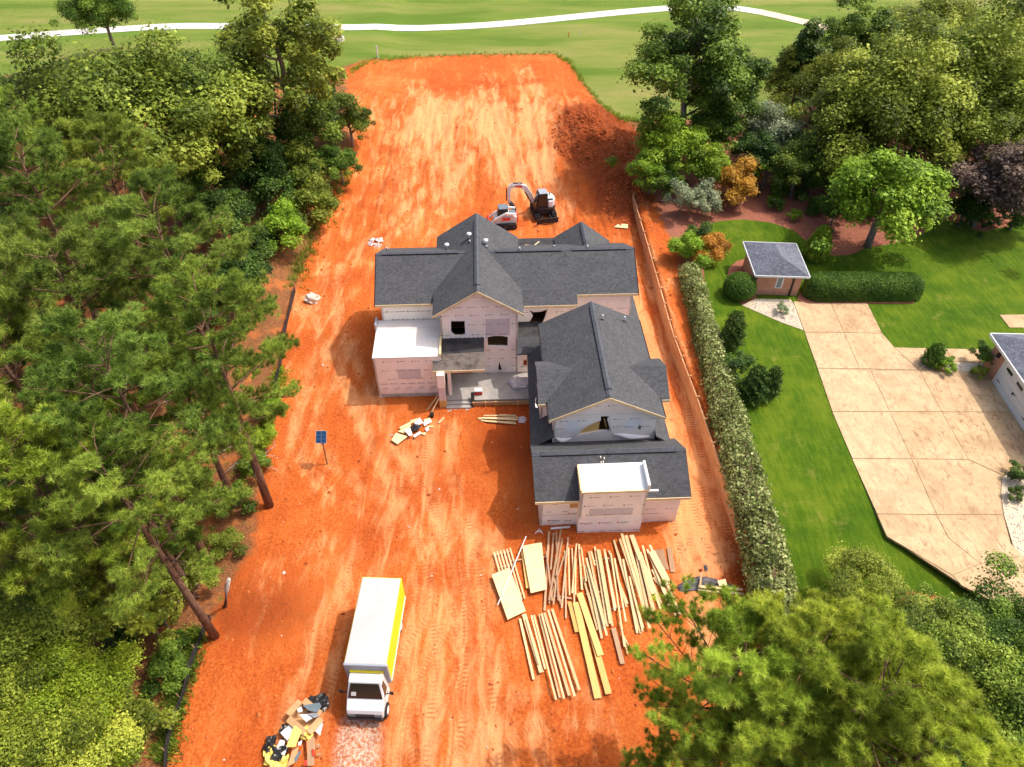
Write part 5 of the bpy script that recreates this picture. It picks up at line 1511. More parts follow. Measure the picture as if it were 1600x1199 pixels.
sheet_thing([Z6(1380, 335), Z6(1425, 325), Z6(1435, 362), Z6(1390, 365)], .42, 'plywood', 'plywood_piece', 'small square plywood piece on the dark tarpaulin', 'plywood', .02)
crumple('grey_rag', [Z6(1310, 230), Z6(1328, 224), Z6(1335, 250), Z6(1318, 262)], 'tarp', 'small grey rag on the clay strip above the tarpaulin', 'rag', .1, 6)

# --- scrap heap in front of the house
Z9 = lambda x, y: gs(600 + x / 13.33, 640 + y / 13.33)
rnd = random.Random(5)
def scrap(L, z, mat, lab, name='plywood_offcut', cat='offcut', t_=.025):
    return sheet_thing([Z9(*p) for p in L], z, mat, name, lab, cat, t_)
scrap([(165, 665), (262, 512), (500, 590), (292, 752)], .12, 'plywood', 'largest yellow plywood offcut at the lower end of the scrap heap')
scrap([(325, 395), (690, 205), (705, 240), (360, 430)], .08, 'plywood', 'long yellow plywood strip at the back of the scrap heap')
scrap([(300, 480), (560, 330), (600, 400), (420, 520)], .10, 'plywood', 'yellow plywood piece in the middle of the scrap heap')
scrap([(430, 480), (560, 440), (610, 580), (540, 600)], .24, 'membrane', 'white sheet scrap lying over the plywood offcuts', 'sheet_scrap', 'scrap')
scrap([(640, 330), (760, 230), (830, 330), (720, 380)], .26, 'membrane', 'white wrap scrap beside the dark foil', 'sheet_scrap', 'scrap')
scrap([(830, 240), (960, 200), (1010, 270), (860, 300)], .12, 'plywood', 'yellow offcut at the upper right of the scrap heap')
scrap([(830, 300), (980, 240), (1000, 290), (850, 380)], .16, 'membrane', 'white board scrap at the upper right of the scrap heap', 'sheet_scrap', 'scrap')
scrap([(900, 370), (1040, 360), (1035, 385), (900, 395)], .10, 'plywood', 'thin yellow strip at the right of the scrap heap')
scrap([(780, 510), (880, 500), (865, 560), (800, 540)], .10, 'plywood', 'small yellow offcut at the lower right of the scrap heap')
scrap([(620, 570), (760, 480), (785, 520), (650, 610)], .12, 'membrane', 'narrow white scrap under the dark foil', 'sheet_scrap', 'scrap')
scrap([(870, 430), (930, 400), (950, 450), (890, 495)], .10, 'white_dull', 'small white block at the right of the scrap heap', 'white_block', 'scrap', .1)
scrap([(540, 240), (700, 200), (760, 175), (770, 190), (560, 262)], .06, 'lumber', 'thin pale lath at the top of the scrap heap', 'lath', 'lath')
crumple('dark_foil', [Z9(560, 400), Z9(650, 330), Z9(785, 420), Z9(690, 480), Z9(590, 500)], 'bag', 'crumpled dark foil on top of the scrap heap', 'foil', .3, 9, 8, .25)
gboard(Z9(1145, 300), Z9(1262, 180), .16, .05, .05, 'lumber', 'board', 'short pale board lying alone right of the scrap heap', None, 'board')
p = Z9(1008, 150)
bk = MB().tube([(0, 0, 0), (0, 0, .34), (0, 0, .36), (0, 0, .04)], [.14, .17, .15, .12], 14, cap=True).build('bucket', M['black']); bk.location = p
tag(bk, 'small black bucket beside the scrap heap', 'bucket')
# small stack of boards below the porch
Zp = lambda x, y: gs(680 + x / 9.41, 570 + y / 9.41)
for i, (x0, y0, x1, y1) in enumerate([(640, 800, 1215, 775), (650, 820, 1225, 800), (720, 775, 1190, 765), (680, 840, 1190, 850), (730, 850, 1195, 880), (700, 812, 1220, 830), (690, 795, 1205, 812)]):
    gboard(Zp(x0, y0), Zp(x1, y1), .11, .045, .05 + .05 * (i % 3) + zs(*Zp(900, 820).xy), 'lumber', 'board', 'pale board in the little stack below the porch, %s from the porch' % ORDN[sorted(range(7), key=lambda q: [(800+775),(820+800),(775+765),(840+850),(850+880),(812+830),(795+812)][q]).index(i)], 'boards below the porch')
crumple('plastic_scrap', [Zp(1215, 790), Zp(1290, 765), Zp(1345, 800), Zp(1310, 860), Zp(1230, 850)], 'wrap_grey', 'crumpled grey plastic at the end of the small board stack', 'plastic', .2, 8)
gboard(Zp(940, 752), Zp(1060, 745), .07, .03, .06, 'lumber', 'lath', 'thin lath behind the small board stack', None, 'lath')

# --- heap of rubbish at the lower edge
Zt = lambda x, y, z=0.0: gs(400 + x / 10.0, 1080 + y / 10.0) + Vector((0, 0, z))
bx0 = Zt(800, 470)
box = empty('cardboard_box', (bx0.x, bx0.y, bx0.z + .12), R(-35), 'open brown cardboard box full of scraps on the rubbish heap', 'box')
hw, hl, hh = .62, .42, .5
for (x0, x1, y0, y1) in ((-hw, hw, -hl, -hl + .03), (-hw, hw, hl - .03, hl), (-hw, -hw + .03, -hl, hl), (hw - .03, hw, -hl, hl)):
    MB().box(x0, x1, y0, y1, 0, hh).build('side', M['cardboard'], box)
MB().box(-hw, hw, -hl, hl, 0, .03).build('bottom', M['cardboard'], box)
for (sx, sy) in ((-1, 0), (1, 0), (0, -1), (0, 1)):
    if sx:
        v = [(sx * hw, -hl, hh), (sx * hw, hl, hh), (sx * (hw + .32), hl, hh - .05), (sx * (hw + .32), -hl, hh - .05)]
    else:
        v = [(-hw, sy * hl, hh), (hw, sy * hl, hh), (hw, sy * (hl + .28), hh + (.06 if sy > 0 else -.1)), (-hw, sy * (hl + .28), hh + (.06 if sy > 0 else -.1))]
    v = [Vector(p) for p in v]
    MB().slab(v, .015).build('flap', M['cardboard'], box)
def blob(name, p, sx, sy, sz, mat, label, cat, seed=1, rz=0.0, rough=.25):
    bm_ = bmesh.new(); bmesh.ops.create_icosphere(bm_, subdivisions=3, radius=1.0)
    rn = random.Random(seed); ph = [rn.uniform(0, 6) for _ in range(9)]
    for v in bm_.verts:
        c_ = v.co
        k = 1 + rough * (math.sin(c_.x * 4 + ph[0]) * math.sin(c_.y * 5 + ph[1]) + .6 * math.sin(c_.z * 8 + ph[2] + c_.x * 5) + .4 * math.sin(c_.y * 12 + ph[3]) * math.sin(c_.x * 11 + ph[4]))
        v.co = Vector((c_.x * sx * k, c_.y * sy * k, max(-.05, (c_.z * .8 + .35)) * sz * k))
    me = bpy.data.meshes.new(name); bm_.to_mesh(me); bm_.free()
    o = link(name, me, M[mat]); o.location = p; o.rotation_euler = (0, 0, rz)
    return tag(o, label, cat)
blob('rubbish_bag', Zt(955, 225), .62, .42, .42, 'bag', 'black rubbish bag at the top of the rubbish heap', 'bag', 2, .5)
blob('rubbish_bag', Zt(500, 620, .05), .34, .26, .35, 'bag', 'small black bag left of the cardboard box', 'bag', 4)
blob('rubbish_bag', Zt(385, 1000, .1), .36, .33, .35, 'bag', 'black bag low in the rubbish heap beside the yellow foam', 'bag', 6)
blob('rubbish_bag', Zt(240, 850), .25, .42, .4, 'bag', 'narrow black bag at the left edge of the rubbish heap', 'bag', 7)
blob('foam_lump', Zt(820, 715, .25), .28, .28, .25, 'foam_yellow', 'torn yellow foam lump below the cardboard box', 'foam', 9, 0, .4)
blob('foam_lump', Zt(245, 1030, .0), .3, .55, .3, 'foam_yellow', 'ragged yellow foam at the lower left of the rubbish heap', 'foam', 10, .3, .4)
blob('foam_lump', Zt(390, 1130, .0), .42, .40, .3, 'foam_yellow', 'yellow foam at the bottom edge of the rubbish heap', 'foam', 12, .3, .4)
for L, z, mat, nm, lab, cat in (
    ([(780, 320), (1045, 275), (1070, 330), (1010, 425), (880, 400)], .75, 'glass_grey', 'grey_sheet', 'grey panel leaning on the cardboard box', 'sheet'),
    ([(415, 705), (560, 560), (640, 555), (700, 600), (530, 830)], .42, 'white', 'white_sheet', 'white panel left of the yellow board on the rubbish heap', 'sheet'),
    ([(330, 960), (400, 790), (480, 800), (440, 1040)], .30, 'white', 'white_sheet', 'narrow white panel under the black bag', 'sheet'),
    ([(420, 1030), (500, 880), (530, 900), (470, 1045)], .34, 'white_dull', 'white_sheet', 'small white strip between bag and yellow board', 'sheet'),
    ([(920, 640), (1000, 545), (1080, 560), (1030, 745)], .38, 'white', 'white_sheet', 'white panel right of the yellow foam lump', 'sheet'),
    ([(640, 610), (775, 640), (660, 950), (525, 955)], .62, 'foam_yellow', 'yellow_board', 'yellow foam board lying on top of the rubbish heap', 'board'),
    ([(600, 980), (700, 920), (660, 1160), (520, 1230)], .40, 'cardboard', 'cardboard_sheet', 'tan cardboard sheet at the bottom of the rubbish heap', 'cardboard'),
    ([(820, 760), (930, 750), (940, 1200), (830, 1210)], .34, 'lumber_brown', 'brown_board', 'dark brown board at the right of the rubbish heap', 'board'),
    ([(700, 860), (760, 830), (740, 910), (700, 910)], .5, 'white', 'paper_scrap', 'white paper scrap below the yellow board', 'paper'),
    ([(900, 960), (935, 955), (945, 1060), (915, 1070)], .42, 'red', 'red_strip', 'red strip on the brown board', 'strip'),
    ([(790, 1130), (830, 1120), (820, 1210), (780, 1215)], .42, 'red', 'red_scrap', 'red scrap at the lower edge of the rubbish heap', 'scrap'),
    ([(720, 440), (860, 440), (930, 500), (830, 560)], .64, 'white', 'wrap_scrap', 'white wrap scrap lying in the cardboard box', 'scrap'),
    ([(860, 440), (990, 430), (1040, 480), (960, 510)], .72, 'steel', 'metal_scrap', 'shiny metal scrap beside the box', 'scrap'),
    ([(640, 1100), (720, 980), (740, 1000), (660, 1180)], .45, 'glass_grey', 'grey_strip', 'grey strip across the cardboard sheet', 'strip'),
    ([(690, 360), (760, 330), (780, 400), (710, 420)], .66, 'white', 'foam_cup', 'white scrap at the corner of the cardboard box', 'scrap')):
    pp = [Zt(*q) for q in L]; c0 = sum(pp, Vector()) / len(pp)
    o = sheet_thing(pp, c0.z + z, mat, nm, lab, cat, .03)
    o.rotation_euler = (random.Random(nm + lab).uniform(-.15, .15), random.Random(lab).uniform(-.15, .15), 0)
for i, (q0, q1) in enumerate((((440, 720), (550, 870)), ((820, 760), (830, 1000)), ((930, 780), (940, 960)), ((960, 1020), (1040, 1010)), ((950, 900), (1030, 880)), ((960, 860), (1010, 850)))):
    a, b = Zt(*q0), Zt(*q1)
    o = MB().tube([Vector((0, 0, .45 - .06 * i)), b - a + Vector((0, 0, .42 - .06 * i))], .03 + .01 * (i % 2), 5).build('stick', M['lumber_brown' if i != 1 else 'orange_red']); o.location = a
    tag(o, ['dark stick across the white panel', 'reddish stick along the brown board', 'dark stick on the right rim of the rubbish heap', 'stick poking out lowest at the right of the heap', 'stick poking out in the middle right of the heap', 'stick poking out highest at the right of the heap'][i], 'stick')
# --- solar lamp post, rock, rubble, plywood scrap, stakes
p = gs(512, 727)
top = Vector((0, 0, 0))
sol = empty('solar_panel_post', p, 0, 'small blue solar panel on a thin leaning post', 'solar panel')
tp = at(503, 685, 2.3) - p
MB().tube([(0, 0, -.3), tuple(tp)], .045, 8).build('post', M['bark'], sol)
pm = Matrix.Translation(tp + Vector((0, 0, .12))) @ Matrix.Rotation(R(40), 4, 'X')
pnl = MB().box(-.36, .36, -.42, .42, 0, .04, M=pm).build('panel_frame', M['steel'], sol)
for i in range(2):
    for k in range(3): MB().box(-.33 + .34 * i, -.01 + .34 * i, -.39 + .265 * k, -.135 + .265 * k, .041, .046, M=pm).build('solar_cell', M['solar'], pnl)
MB().box(-.12, .12, -.1, .1, -.5, -.2, M=Matrix.Translation(tp)).build('battery_box', M['grey_plastic'], sol)
blob('rock', gs(489, 471), .62, .42, .65, 'stone_pale', 'pale weathered rock alone on the clay near the silt fence', 'rock', 21, .3, .22)
def rubble(c0, rx, ry, n, r0, r1, mat, name, seed, hfac=.5, label=None, cat=None):
    rn = random.Random(seed); mb = MB()
    for _ in range(n):
        a, q = rn.uniform(0, 6.28), math.sqrt(rn.random())
        x, y = c0.x + math.cos(a) * q * rx, c0.y + math.sin(a) * q * ry
        r_ = rn.uniform(r0, r1)
        mb.add(octa((x, y, zs(x, y) + r_ * .25 + (1 - q) * hfac), r_, rn), OCT)
    o = link(name, mb.mesh(name, fixn=False), M[mat])
    return tag(o, label, cat, None, 'stuff')
rubble(gat(968, 300), 2.4, 5.0, 500, .04, .18, 'clod', 'clods', 36, .0, 'dark clay clods on the bank above the retaining wall end', 'clods')
rubble(gs(588, 379), .75, .8, 70, .06, .16, 'wrap_grey', 'rubble', 31, .15, 'small pile of broken white rubble behind the left wing', 'rubble')
m = gat(905, 205); m2 = gat(960, 245)
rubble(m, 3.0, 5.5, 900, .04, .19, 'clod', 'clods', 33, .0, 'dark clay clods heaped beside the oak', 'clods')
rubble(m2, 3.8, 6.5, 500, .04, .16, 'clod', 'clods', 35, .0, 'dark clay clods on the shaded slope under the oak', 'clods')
rn = random.Random(44)
mb, mb2, mb3 = MB(), MB(), MB()
for _ in range(9000):
    x, y = rn.uniform(-19, 14), rn.uniform(8, 84)
    d_ = float(poly_sd(DIRT, np.array([x]), np.array([y]))[0])
    if d_ < .3: continue
    wgt = 1.0 / (1 + d_ * .35)
    if rn.random() > .15 + wgt: continue
    q = (x - HO.x) * _cu + (y - HO.y) * _su, -(x - HO.x) * _su + (y - HO.y) * _cu
    if -11 < q[0] < 8.5 and 12 < q[1] < 24: continue
    if -.3 < q[0] < 8.7 and -.7 < q[1] < 13: continue
    r_ = rn.uniform(.02, .075) if rn.random() < .93 else rn.uniform(.08, .16)
    k = rn.random()
    (mb if k < .55 else mb2 if k < .96 else mb3).add(octa((x, y, zs(x, y) + r_ * .3), r_, rn), OCT)
for nm, b, mt in (('clay_crumbs', mb, 'clod'), ('light_clay_crumbs', mb2, 'clod_light'), ('litter', mb3, 'stone_pale')):
    tag(link(nm, b.mesh(nm, fixn=False), M[mt]), {'clay_crumbs': 'dark clay crumbs scattered over the bare ground', 'light_clay_crumbs': 'orange clay crumbs scattered over the bare ground', 'litter': 'tiny pale scraps scattered over the bare ground'}[nm], 'litter', None, 'stuff')
pp = [gs(960, 357), gs(967, 350), gs(982, 351), gs(981, 359)]
sheet_thing(pp, sum(pp, Vector()).z / 4 + .06, 'plywood', 'plywood_piece', 'plywood piece lying behind the right wing near the retaining wall', 'plywood')
# --- silt fence in two runs
def silt(L, label):
    pts = [gs(*p) for p in L]
    root = empty('silt_fence', pts[0], 0, label, 'fence')
    iv = Matrix.Translation(-pts[0])
    rs = smooth_line(pts, 1); mb = MB(); n = len(rs)
    rnn = random.Random(n)
    v = []
    for p in rs:
        h = .62 + rnn.uniform(-.15, .1); lx = rnn.uniform(-.1, .12)
        v += [(p.x, p.y, zs(p.x, p.y) - .1), (p.x + lx, p.y, zs(p.x, p.y) + h)]
    mb.add(v, [(2 * i, 2 * i + 2, 2 * i + 3, 2 * i + 1) for i in range(n - 1)])
    o = mb.build('fabric', M['fabric_black'], root); o.matrix_parent_inverse = iv
    sm = o.modifiers.new('s', 'SOLIDIFY'); sm.thickness = .03
    for p in rs[::2]:
        q = MB().tube([(p.x - .05, p.y, zs(p.x, p.y) - .2), (p.x - .03, p.y, zs(p.x, p.y) + .85)], .03, 5).build('stake', M['lumber_brown'], root); q.matrix_parent_inverse = iv
silt([(462, 455), (454, 485), (448, 512), (443, 548), (437, 580), (430, 615), (424, 650), (420, 685)], 'black silt fence along the wood beside the pale rock')
silt([(330, 968), (318, 992), (306, 1028), (294, 1066), (282, 1104), (270, 1145), (261, 1190), (256, 1235)], 'black silt fence at the wood edge near the bottom of the picture')
# --- on the porch
p = house.matrix_world @ Vector((0, 0, 0))
def hw_(a, b, z): return Vector((HO.x + a * _cu - b * _su, HO.y + a * _su + b * _cu, z + HO.z))
a, b, z = hloc(812, 600, .46)
blob('covered_heap', hw_(a, b, .46), .75, .55, .45, 'wrap_grey', 'grey covered heap on the porch floor', 'heap', 51, .1, .18)
a, b, z = hloc(748, 614, .46)
cl = empty('cool_box', hw_(a, b, .46), YAW, 'red and white cool box on the porch edge', 'cool box')
MB().box(-.3, .3, -.2, .2, 0, .32).build('body', M['red'], cl, bevel=.03); MB().box(-.31, .31, -.21, .21, .32, .42).build('lid', M['white'], cl, bevel=.03)
a, b, z = hloc(739, 637, .0)
o = MB().hexa([(-.14, 0, 0), (.14, 0, 0), (.14, .05, 0), (-.14, .05, 0), (-.1, .75, .95), (.16, .75, .95), (.16, .8, .95), (-.1, .8, .95)]).build('black_plank', M['fabric_black']); o.location = hw_(a, b - .1, .0); o.rotation_euler = (0, 0, YAW)
tag(o, 'dark plank leaning against the porch edge', 'plank')
q = gs(843, 832)
o = MB().tube([(-.25, -.1, .03), (0, .25, .05), (.22, -.1, .03), (.1, .05, .05), (-.15, .05, .05)], .035, 4).build('metal_bracket', M['white_dull']); o.location = q
tag(o, 'small white bent bracket lying by the garage corner', 'bracket')
# --- golf course furniture
q = gs(530, 65)
ring = empty('stone_ring', q, 0, 'low ring of pale blocks on the grass beside the path', 'ring')
for k in range(14):
    a = 2 * math.pi * k / 14
    MB().box(-.13, .13, -.1, .1, -.1, .42, M=Matrix.Rotation(a, 4, 'Z') @ Matrix.Translation((0, .72, 0))).build('block', M['stone_pale'], ring, bevel=.02)
MB().tube([(0, 0, -.1), (0, 0, .1)], .6, 14).build('ring_floor', M['mulch'], ring)
def stake(px, py, h, r_, mat, name, label, cat):
    o = MB().tube([(0, 0, -.2), (0, 0, h), (0, 0, h + .03)], [r_, r_, r_ * .6], 10).build(name, M[mat]); o.location = gs(px, py); return tag(o, label, cat)
stake(591, 91, 1.6, .09, 'white', 'marker_post', 'white marker post at the far left corner of the clay', 'post')
stake(889, 60, .7, .06, 'orange_red', 'survey_stake', 'orange survey stake on the fairway', 'stake')
stake(907, 58, .7, .05, 'white', 'survey_stake', 'white survey stake right of the orange one on the fairway', 'stake')
# ------------------------------------------------------------------ vegetation
def leaves_mesh(name, C, Nrm, size, tint, rs, fold=.25, aspect=.62):
    """one folded rhombic leaf at every centre"""
    n = len(C)
    Nrm = Nrm / (np.linalg.norm(Nrm, axis=1, keepdims=True) + 1e-9)
    r_ = rs.normal(size=(n, 3))
    T = np.cross(Nrm, r_); T /= (np.linalg.norm(T, axis=1, keepdims=True) + 1e-9)
    B = np.cross(Nrm, T)
    s_ = (size * np.clip(rs.lognormal(0, .38, n), .45, 2.1))[:, None]
    v0 = C - T * s_ * .5; v2 = C + T * s_ * .5
    v1 = C + B * s_ * aspect * .5 + Nrm * s_ * fold * .3; v3 = C - B * s_ * aspect * .5 + Nrm * s_ * fold * .3
    V_ = np.stack([v0, v1, v2, v3], 1).reshape(-1, 3)
    F_ = np.arange(4 * n).reshape(-1, 4)
    me = rawmesh(name, V_, F_)
    a = me.attributes.new('tint', 'FLOAT', 'FACE'); a.data.foreach_set('value', np.clip(tint, 0, 1).astype(np.float32))
    return me
def sph(rs, n):
    v = rs.normal(size=(n, 3)); return v / np.linalg.norm(v, axis=1, keepdims=True)
def limb_tubes(mb, p0, p1, r0, r1, rnd, bend=.15, seg=4, n=5):
    p0, p1 = Vector(p0), Vector(p1); L = (p1 - p0).length
    pts, rr = [], []
    off = Vector((rnd.uniform(-1, 1), rnd.uniform(-1, 1), rnd.uniform(-.3, 1))) * L * bend
    for i in range(seg + 1):
        k = i / seg
        pts.append(p0 + (p1 - p0) * k + off * math.sin(math.pi * k)); rr.append(r0 + (r1 - r0) * k)
    mb.tube(pts, rr, n)
def broadleaf(name, seed, R_, Rz, zc, leaf, nleaf, mat, bark='bark_grey', nclump=34, trunk_r=None, rough=1.0, shape='round', droop=0.0):
    rs = np.random.RandomState(seed); rnd = random.Random(seed)
    d = sph(rs, nclump); d[:, 2] = np.abs(d[:, 2]) * 1.15 - .42
    rad = rs.uniform(.40, 1.08, nclump) ** .7
    ph = rs.uniform(0, 6.28, 4); az_ = np.arctan2(d[:, 1], d[:, 0])
    rad = rad * (1 + rough * (.16 * np.sin(2 * az_ + ph[0]) + .13 * np.sin(3 * az_ + ph[1]) + .10 * np.sin(5 * az_ + ph[2])))
    cc = d * rad[:, None] * np.array([R_, R_, Rz]) * (1 + .16 * rough * rs.normal(size=(nclump, 1)))
    if shape == 'cone':
        k = np.clip((cc[:, 2] / Rz + 1) / 2, 0, 1); cc[:, :2] *= (1.25 - 1.05 * k)[:, None]
    cr = R_ * rs.uniform(.12, .31, nclump) * (1 if nclump > 24 else 1.35)
    w = cr ** 2; w /= w.sum()
    cid = rs.choice(nclump, nleaf, p=w)
    u = sph(rs, nleaf); u[:, 2] = np.where(rs.rand(nleaf) < .55, np.abs(u[:, 2]), u[:, 2])
    rr = cr[cid] * (1 - np.abs(rs.normal(size=nleaf)) * .28)
    # twiggy outline: some leaves stick out in sprays
    spray = rs.rand(nleaf) < .30
    rr = np.where(spray, rr * rs.uniform(1.0, 1.6, nleaf), rr)
    C = cc[cid] + u * rr[:, None] * np.array([1, 1, .8])
    C[:, 2] -= droop * R_ * (np.linalg.norm(C[:, :2], axis=1) / R_) ** 2
    nrm = u * .55 + np.array([0, 0, .75]) + rs.normal(size=(nleaf, 3)) * .45
    tint = .5 + (rs.rand(nclump)[cid] - .5) * .6 + rs.normal(size=nleaf) * .12 + u[:, 2] * .06  # last term lightens clump tops, light from above put into the tint
    C[:, 2] += zc
    me = leaves_mesh('crown', C, nrm, leaf, tint, rs)
    root = empty(name)
    tr = trunk_r or R_ * .045 + .05
    mb = MB()
    th = zc + Rz * .35
    mb.tube([(0, 0, -.4), (rnd.uniform(-.1, .1), rnd.uniform(-.1, .1), th * .35), (rnd.uniform(-.3, .3), rnd.uniform(-.3, .3), th * .7), (0, 0, th)], [tr * 1.3, tr, tr * .7, tr * .2], 8)
    order = np.argsort(-cr)[:14]
    for i in order:
        e_ = Vector(cc[i]) + Vector((0, 0, zc)); zb = max(th * .25, min(th * .85, e_.z - math.hypot(e_.x, e_.y) * .55))
        limb_tubes(mb, (0, 0, zb), e_, tr * .42, tr * .08, rnd)
    mb.build('trunk', M[bark], root, smooth=True)
    tag(link('crown', me, M[mat], root), kind='stuff')
    return root
def pine(name, seed, Hh, zb, R_, mat, ntuft=1500, nneed=26, nlen=.34, wd=.020, flat=1.0, bare=0):
    """tall pine: straight trunk, tiers of limbs, needle tufts on twigs at their ends"""
    rs = np.random.RandomState(seed); rnd = random.Random(seed)
    root = empty(name); mb = MB()
    lean = (rnd.uniform(-.5, .5), rnd.uniform(-.5, .5))
    tx = lambda z: (lean[0] * z / Hh, lean[1] * z / Hh, z)
    mb.tube([tx(z) if z > 0 else (0, 0, -.4) for z in (0, Hh * .25, Hh * .5, Hh * .75, Hh * .97)], [.30, .25, .19, .11, .03], 8)
    nb = 34
    centers, outd = [], []
    for i in range(nb):
        k = (i + .5) / nb
        z = zb + (Hh - zb) * k ** .85
        prof = math.sin(math.pi * min(1, (1 - k) * .80 + .10)) ** .8 * (0.55 + .45 * (1 - k))
        L = R_ * (prof * 1.12 + .12) * rnd.uniform(.75, 1.18)
        az = i * 2.399963 + rnd.uniform(-.4, .4)
        up = .10 + .55 * k
        dirv = Vector((math.cos(az), math.sin(az), up)).normalized()
        p0 = Vector(tx(z)); e_ = p0 + dirv * L
        limb_tubes(mb, p0, e_, .075 * (1 - k * .6), .02, rnd, .07, 4, 5)
        nsub = max(3, int(L * 2.6))
        for j in range(nsub):
            q = rnd.uniform(.38, 1.0)
            b_ = p0 + dirv * L * q
            s_az = az + rnd.uniform(-1.25, 1.25)
            sl = L * .34 * (1.25 - q * .6) * rnd.uniform(.6, 1.2)
            sd_ = Vector((math.cos(s_az), math.sin(s_az), rnd.uniform(.05, .75))).normalized()
            se = b_ + sd_ * sl
            if j % 2 == 0: limb_tubes(mb, b_, se, .022, .008, rnd, .1, 2, 3)
            m_ = max(2, int(ntuft / nb / nsub + rnd.random()))
            for t_ in range(m_):
                f = rnd.uniform(.55, 1.05)
                c_ = b_ + sd_ * sl * f + Vector((rnd.gauss(0, .16), rnd.gauss(0, .16), rnd.gauss(.03, .11))) * R_ / 4
                centers.append(tuple(c_)); outd.append(tuple(sd_ * .6 + Vector((0, 0, .65))))
        if bare and k < .5:
            pass
    for i in range(9 + bare):
        z = rnd.uniform(zb * .45, zb * 1.15); az = rnd.uniform(0, 6.28); L = rnd.uniform(.5, 1.8)
        limb_tubes(mb, tx(z), Vector(tx(z)) + Vector((math.cos(az), math.sin(az), rnd.uniform(-.15, .3))) * L, .035, .01, rnd, .12, 3, 4)
    C = np.array(centers); D = np.array(outd); n = len(C)
    D /= np.linalg.norm(D, axis=1, keepdims=True)
    tt = .5 + rs.normal(size=n) * .16 + .5 * fbm(C[:, 0] + 20, C[:, 1] + C[:, 2] * .7, .55, 2)
    cc = np.repeat(C, nneed, 0); dd = np.repeat(D, nneed, 0)
    N_ = len(cc)
    dirs = dd * .55 + sph(rs, N_); dirs /= np.linalg.norm(dirs, axis=1, keepdims=True)
    side = np.cross(dirs, sph(rs, N_)); side /= np.linalg.norm(side, axis=1, keepdims=True) + 1e-9
    Ln = (nlen * rs.uniform(.7, 1.2, N_))[:, None]
    base = cc + dd * rs.uniform(-.10, .10, (N_, 1))
    V_ = np.stack([base + side * wd, base - side * wd, base + dirs * Ln], 1).reshape(-1, 3)
    me = rawmesh('crown', V_, np.arange(3 * N_).reshape(-1, 3))
    ti = np.repeat(tt, nneed) + rs.normal(size=N_) * .13 + dirs[:, 2] * .10  # upward needles tinted lighter, lit tips put into the colour
    a = me.attributes.new('tint', 'FLOAT', 'FACE'); a.data.foreach_set('value', np.clip(ti, 0, 1).astype(np.float32))
    mb.build('trunk', M['bark'], root, smooth=True)
    tag(link('crown', me, M[mat], root), kind='stuff')
    return root
def clipped(name, seed, surf, area, leaf, dens, mat, label, cat, loc, core=None):
    """foliage over a clipped form: surf(rs, n) gives points and outward normals"""
    rs = np.random.RandomState(seed)
    n = int(area * dens)
    C, Nn = surf(rs, n)
    C = C + Nn * rs.normal(size=(n, 1)) * leaf * .45
    tint = .5 + rs.normal(size=n) * .2 + .35 * fbm(C[:, 0] * 1.0 + C[:, 2], C[:, 1], 1.1, 3)
    me = leaves_mesh('foliage', C, Nn * .8 + rs.normal(size=(n, 3)) * .55, leaf, tint, rs)
    root = empty(name, loc, 0, label, cat)
    tag(link('foliage', me, M[mat], root), kind='stuff')
    if core: link('stems', core, M['bark'], root)
    return root

_used = {}
def stand(proto, px, py, s_, label, cat, mat, group=None):
    """stand a copy with its foot at (px, py)"""
    g_ = gs(px, py); top = g_ + Vector((0, 0, proto[1] * s_)); q = scr(*top)
    return place(proto, q[0], q[1], s_, label, cat, mat, group=group)
def place(proto, px, py, s_, label, cat, mat=None, rz=None, group=None, zc=None, zoff=0.0, ground=None, sz=None):
    """stand a copy of proto so that its crown centre is seen at (px, py)"""
    root, zc0 = proto
    if zc is None: zc = zc0 * (sz or s_)
    zg = 1.0
    for _ in range(6):
        p = at(px, py, zg + zc); zg = zs(p.x, p.y)
    if id(root) not in _used:
        _used[id(root)] = 1; o = root
    else:
        o = copy_tree(root)
    o.location = (p.x, p.y, zg + zoff)
    o.scale = (s_, s_, sz or s_)
    o.rotation_euler = (0, 0, rz if rz is not None else random.Random(int(px * 7 + py)).uniform(0, 6.28))
    for k in ('label', 'category', 'group'):
        if k in o: del o[k]
    tag(o, label, cat, group)
    if mat:
        for ch in o.children:
            if ch.name.startswith('crown') or ch.name.startswith('foliage'):
                ch.material_slots[0].link = 'OBJECT'; ch.material_slots[0].material = M[mat]
    return o
PA = (pine('pine_tree', 1, 18.0, 7.5, 4.2, 'pine', 2227, 48, .31, .0145), 13.0)
PB = (pine('pine_tree', 2, 17.0, 7.0, 3.9, 'pine', 2062, 48, .31, .0145), 12.3)
PC = (pine('pine_tree', 3, 19.0, 8.5, 4.4, 'pine', 2310, 48, .31, .0145), 14.0)
PD = (pine('pine_tree', 4, 16.5, 6.5, 4.6, 'pine', 2062, 48, .31, .0145), 12.0)
W = 'pines in the wood on the left'
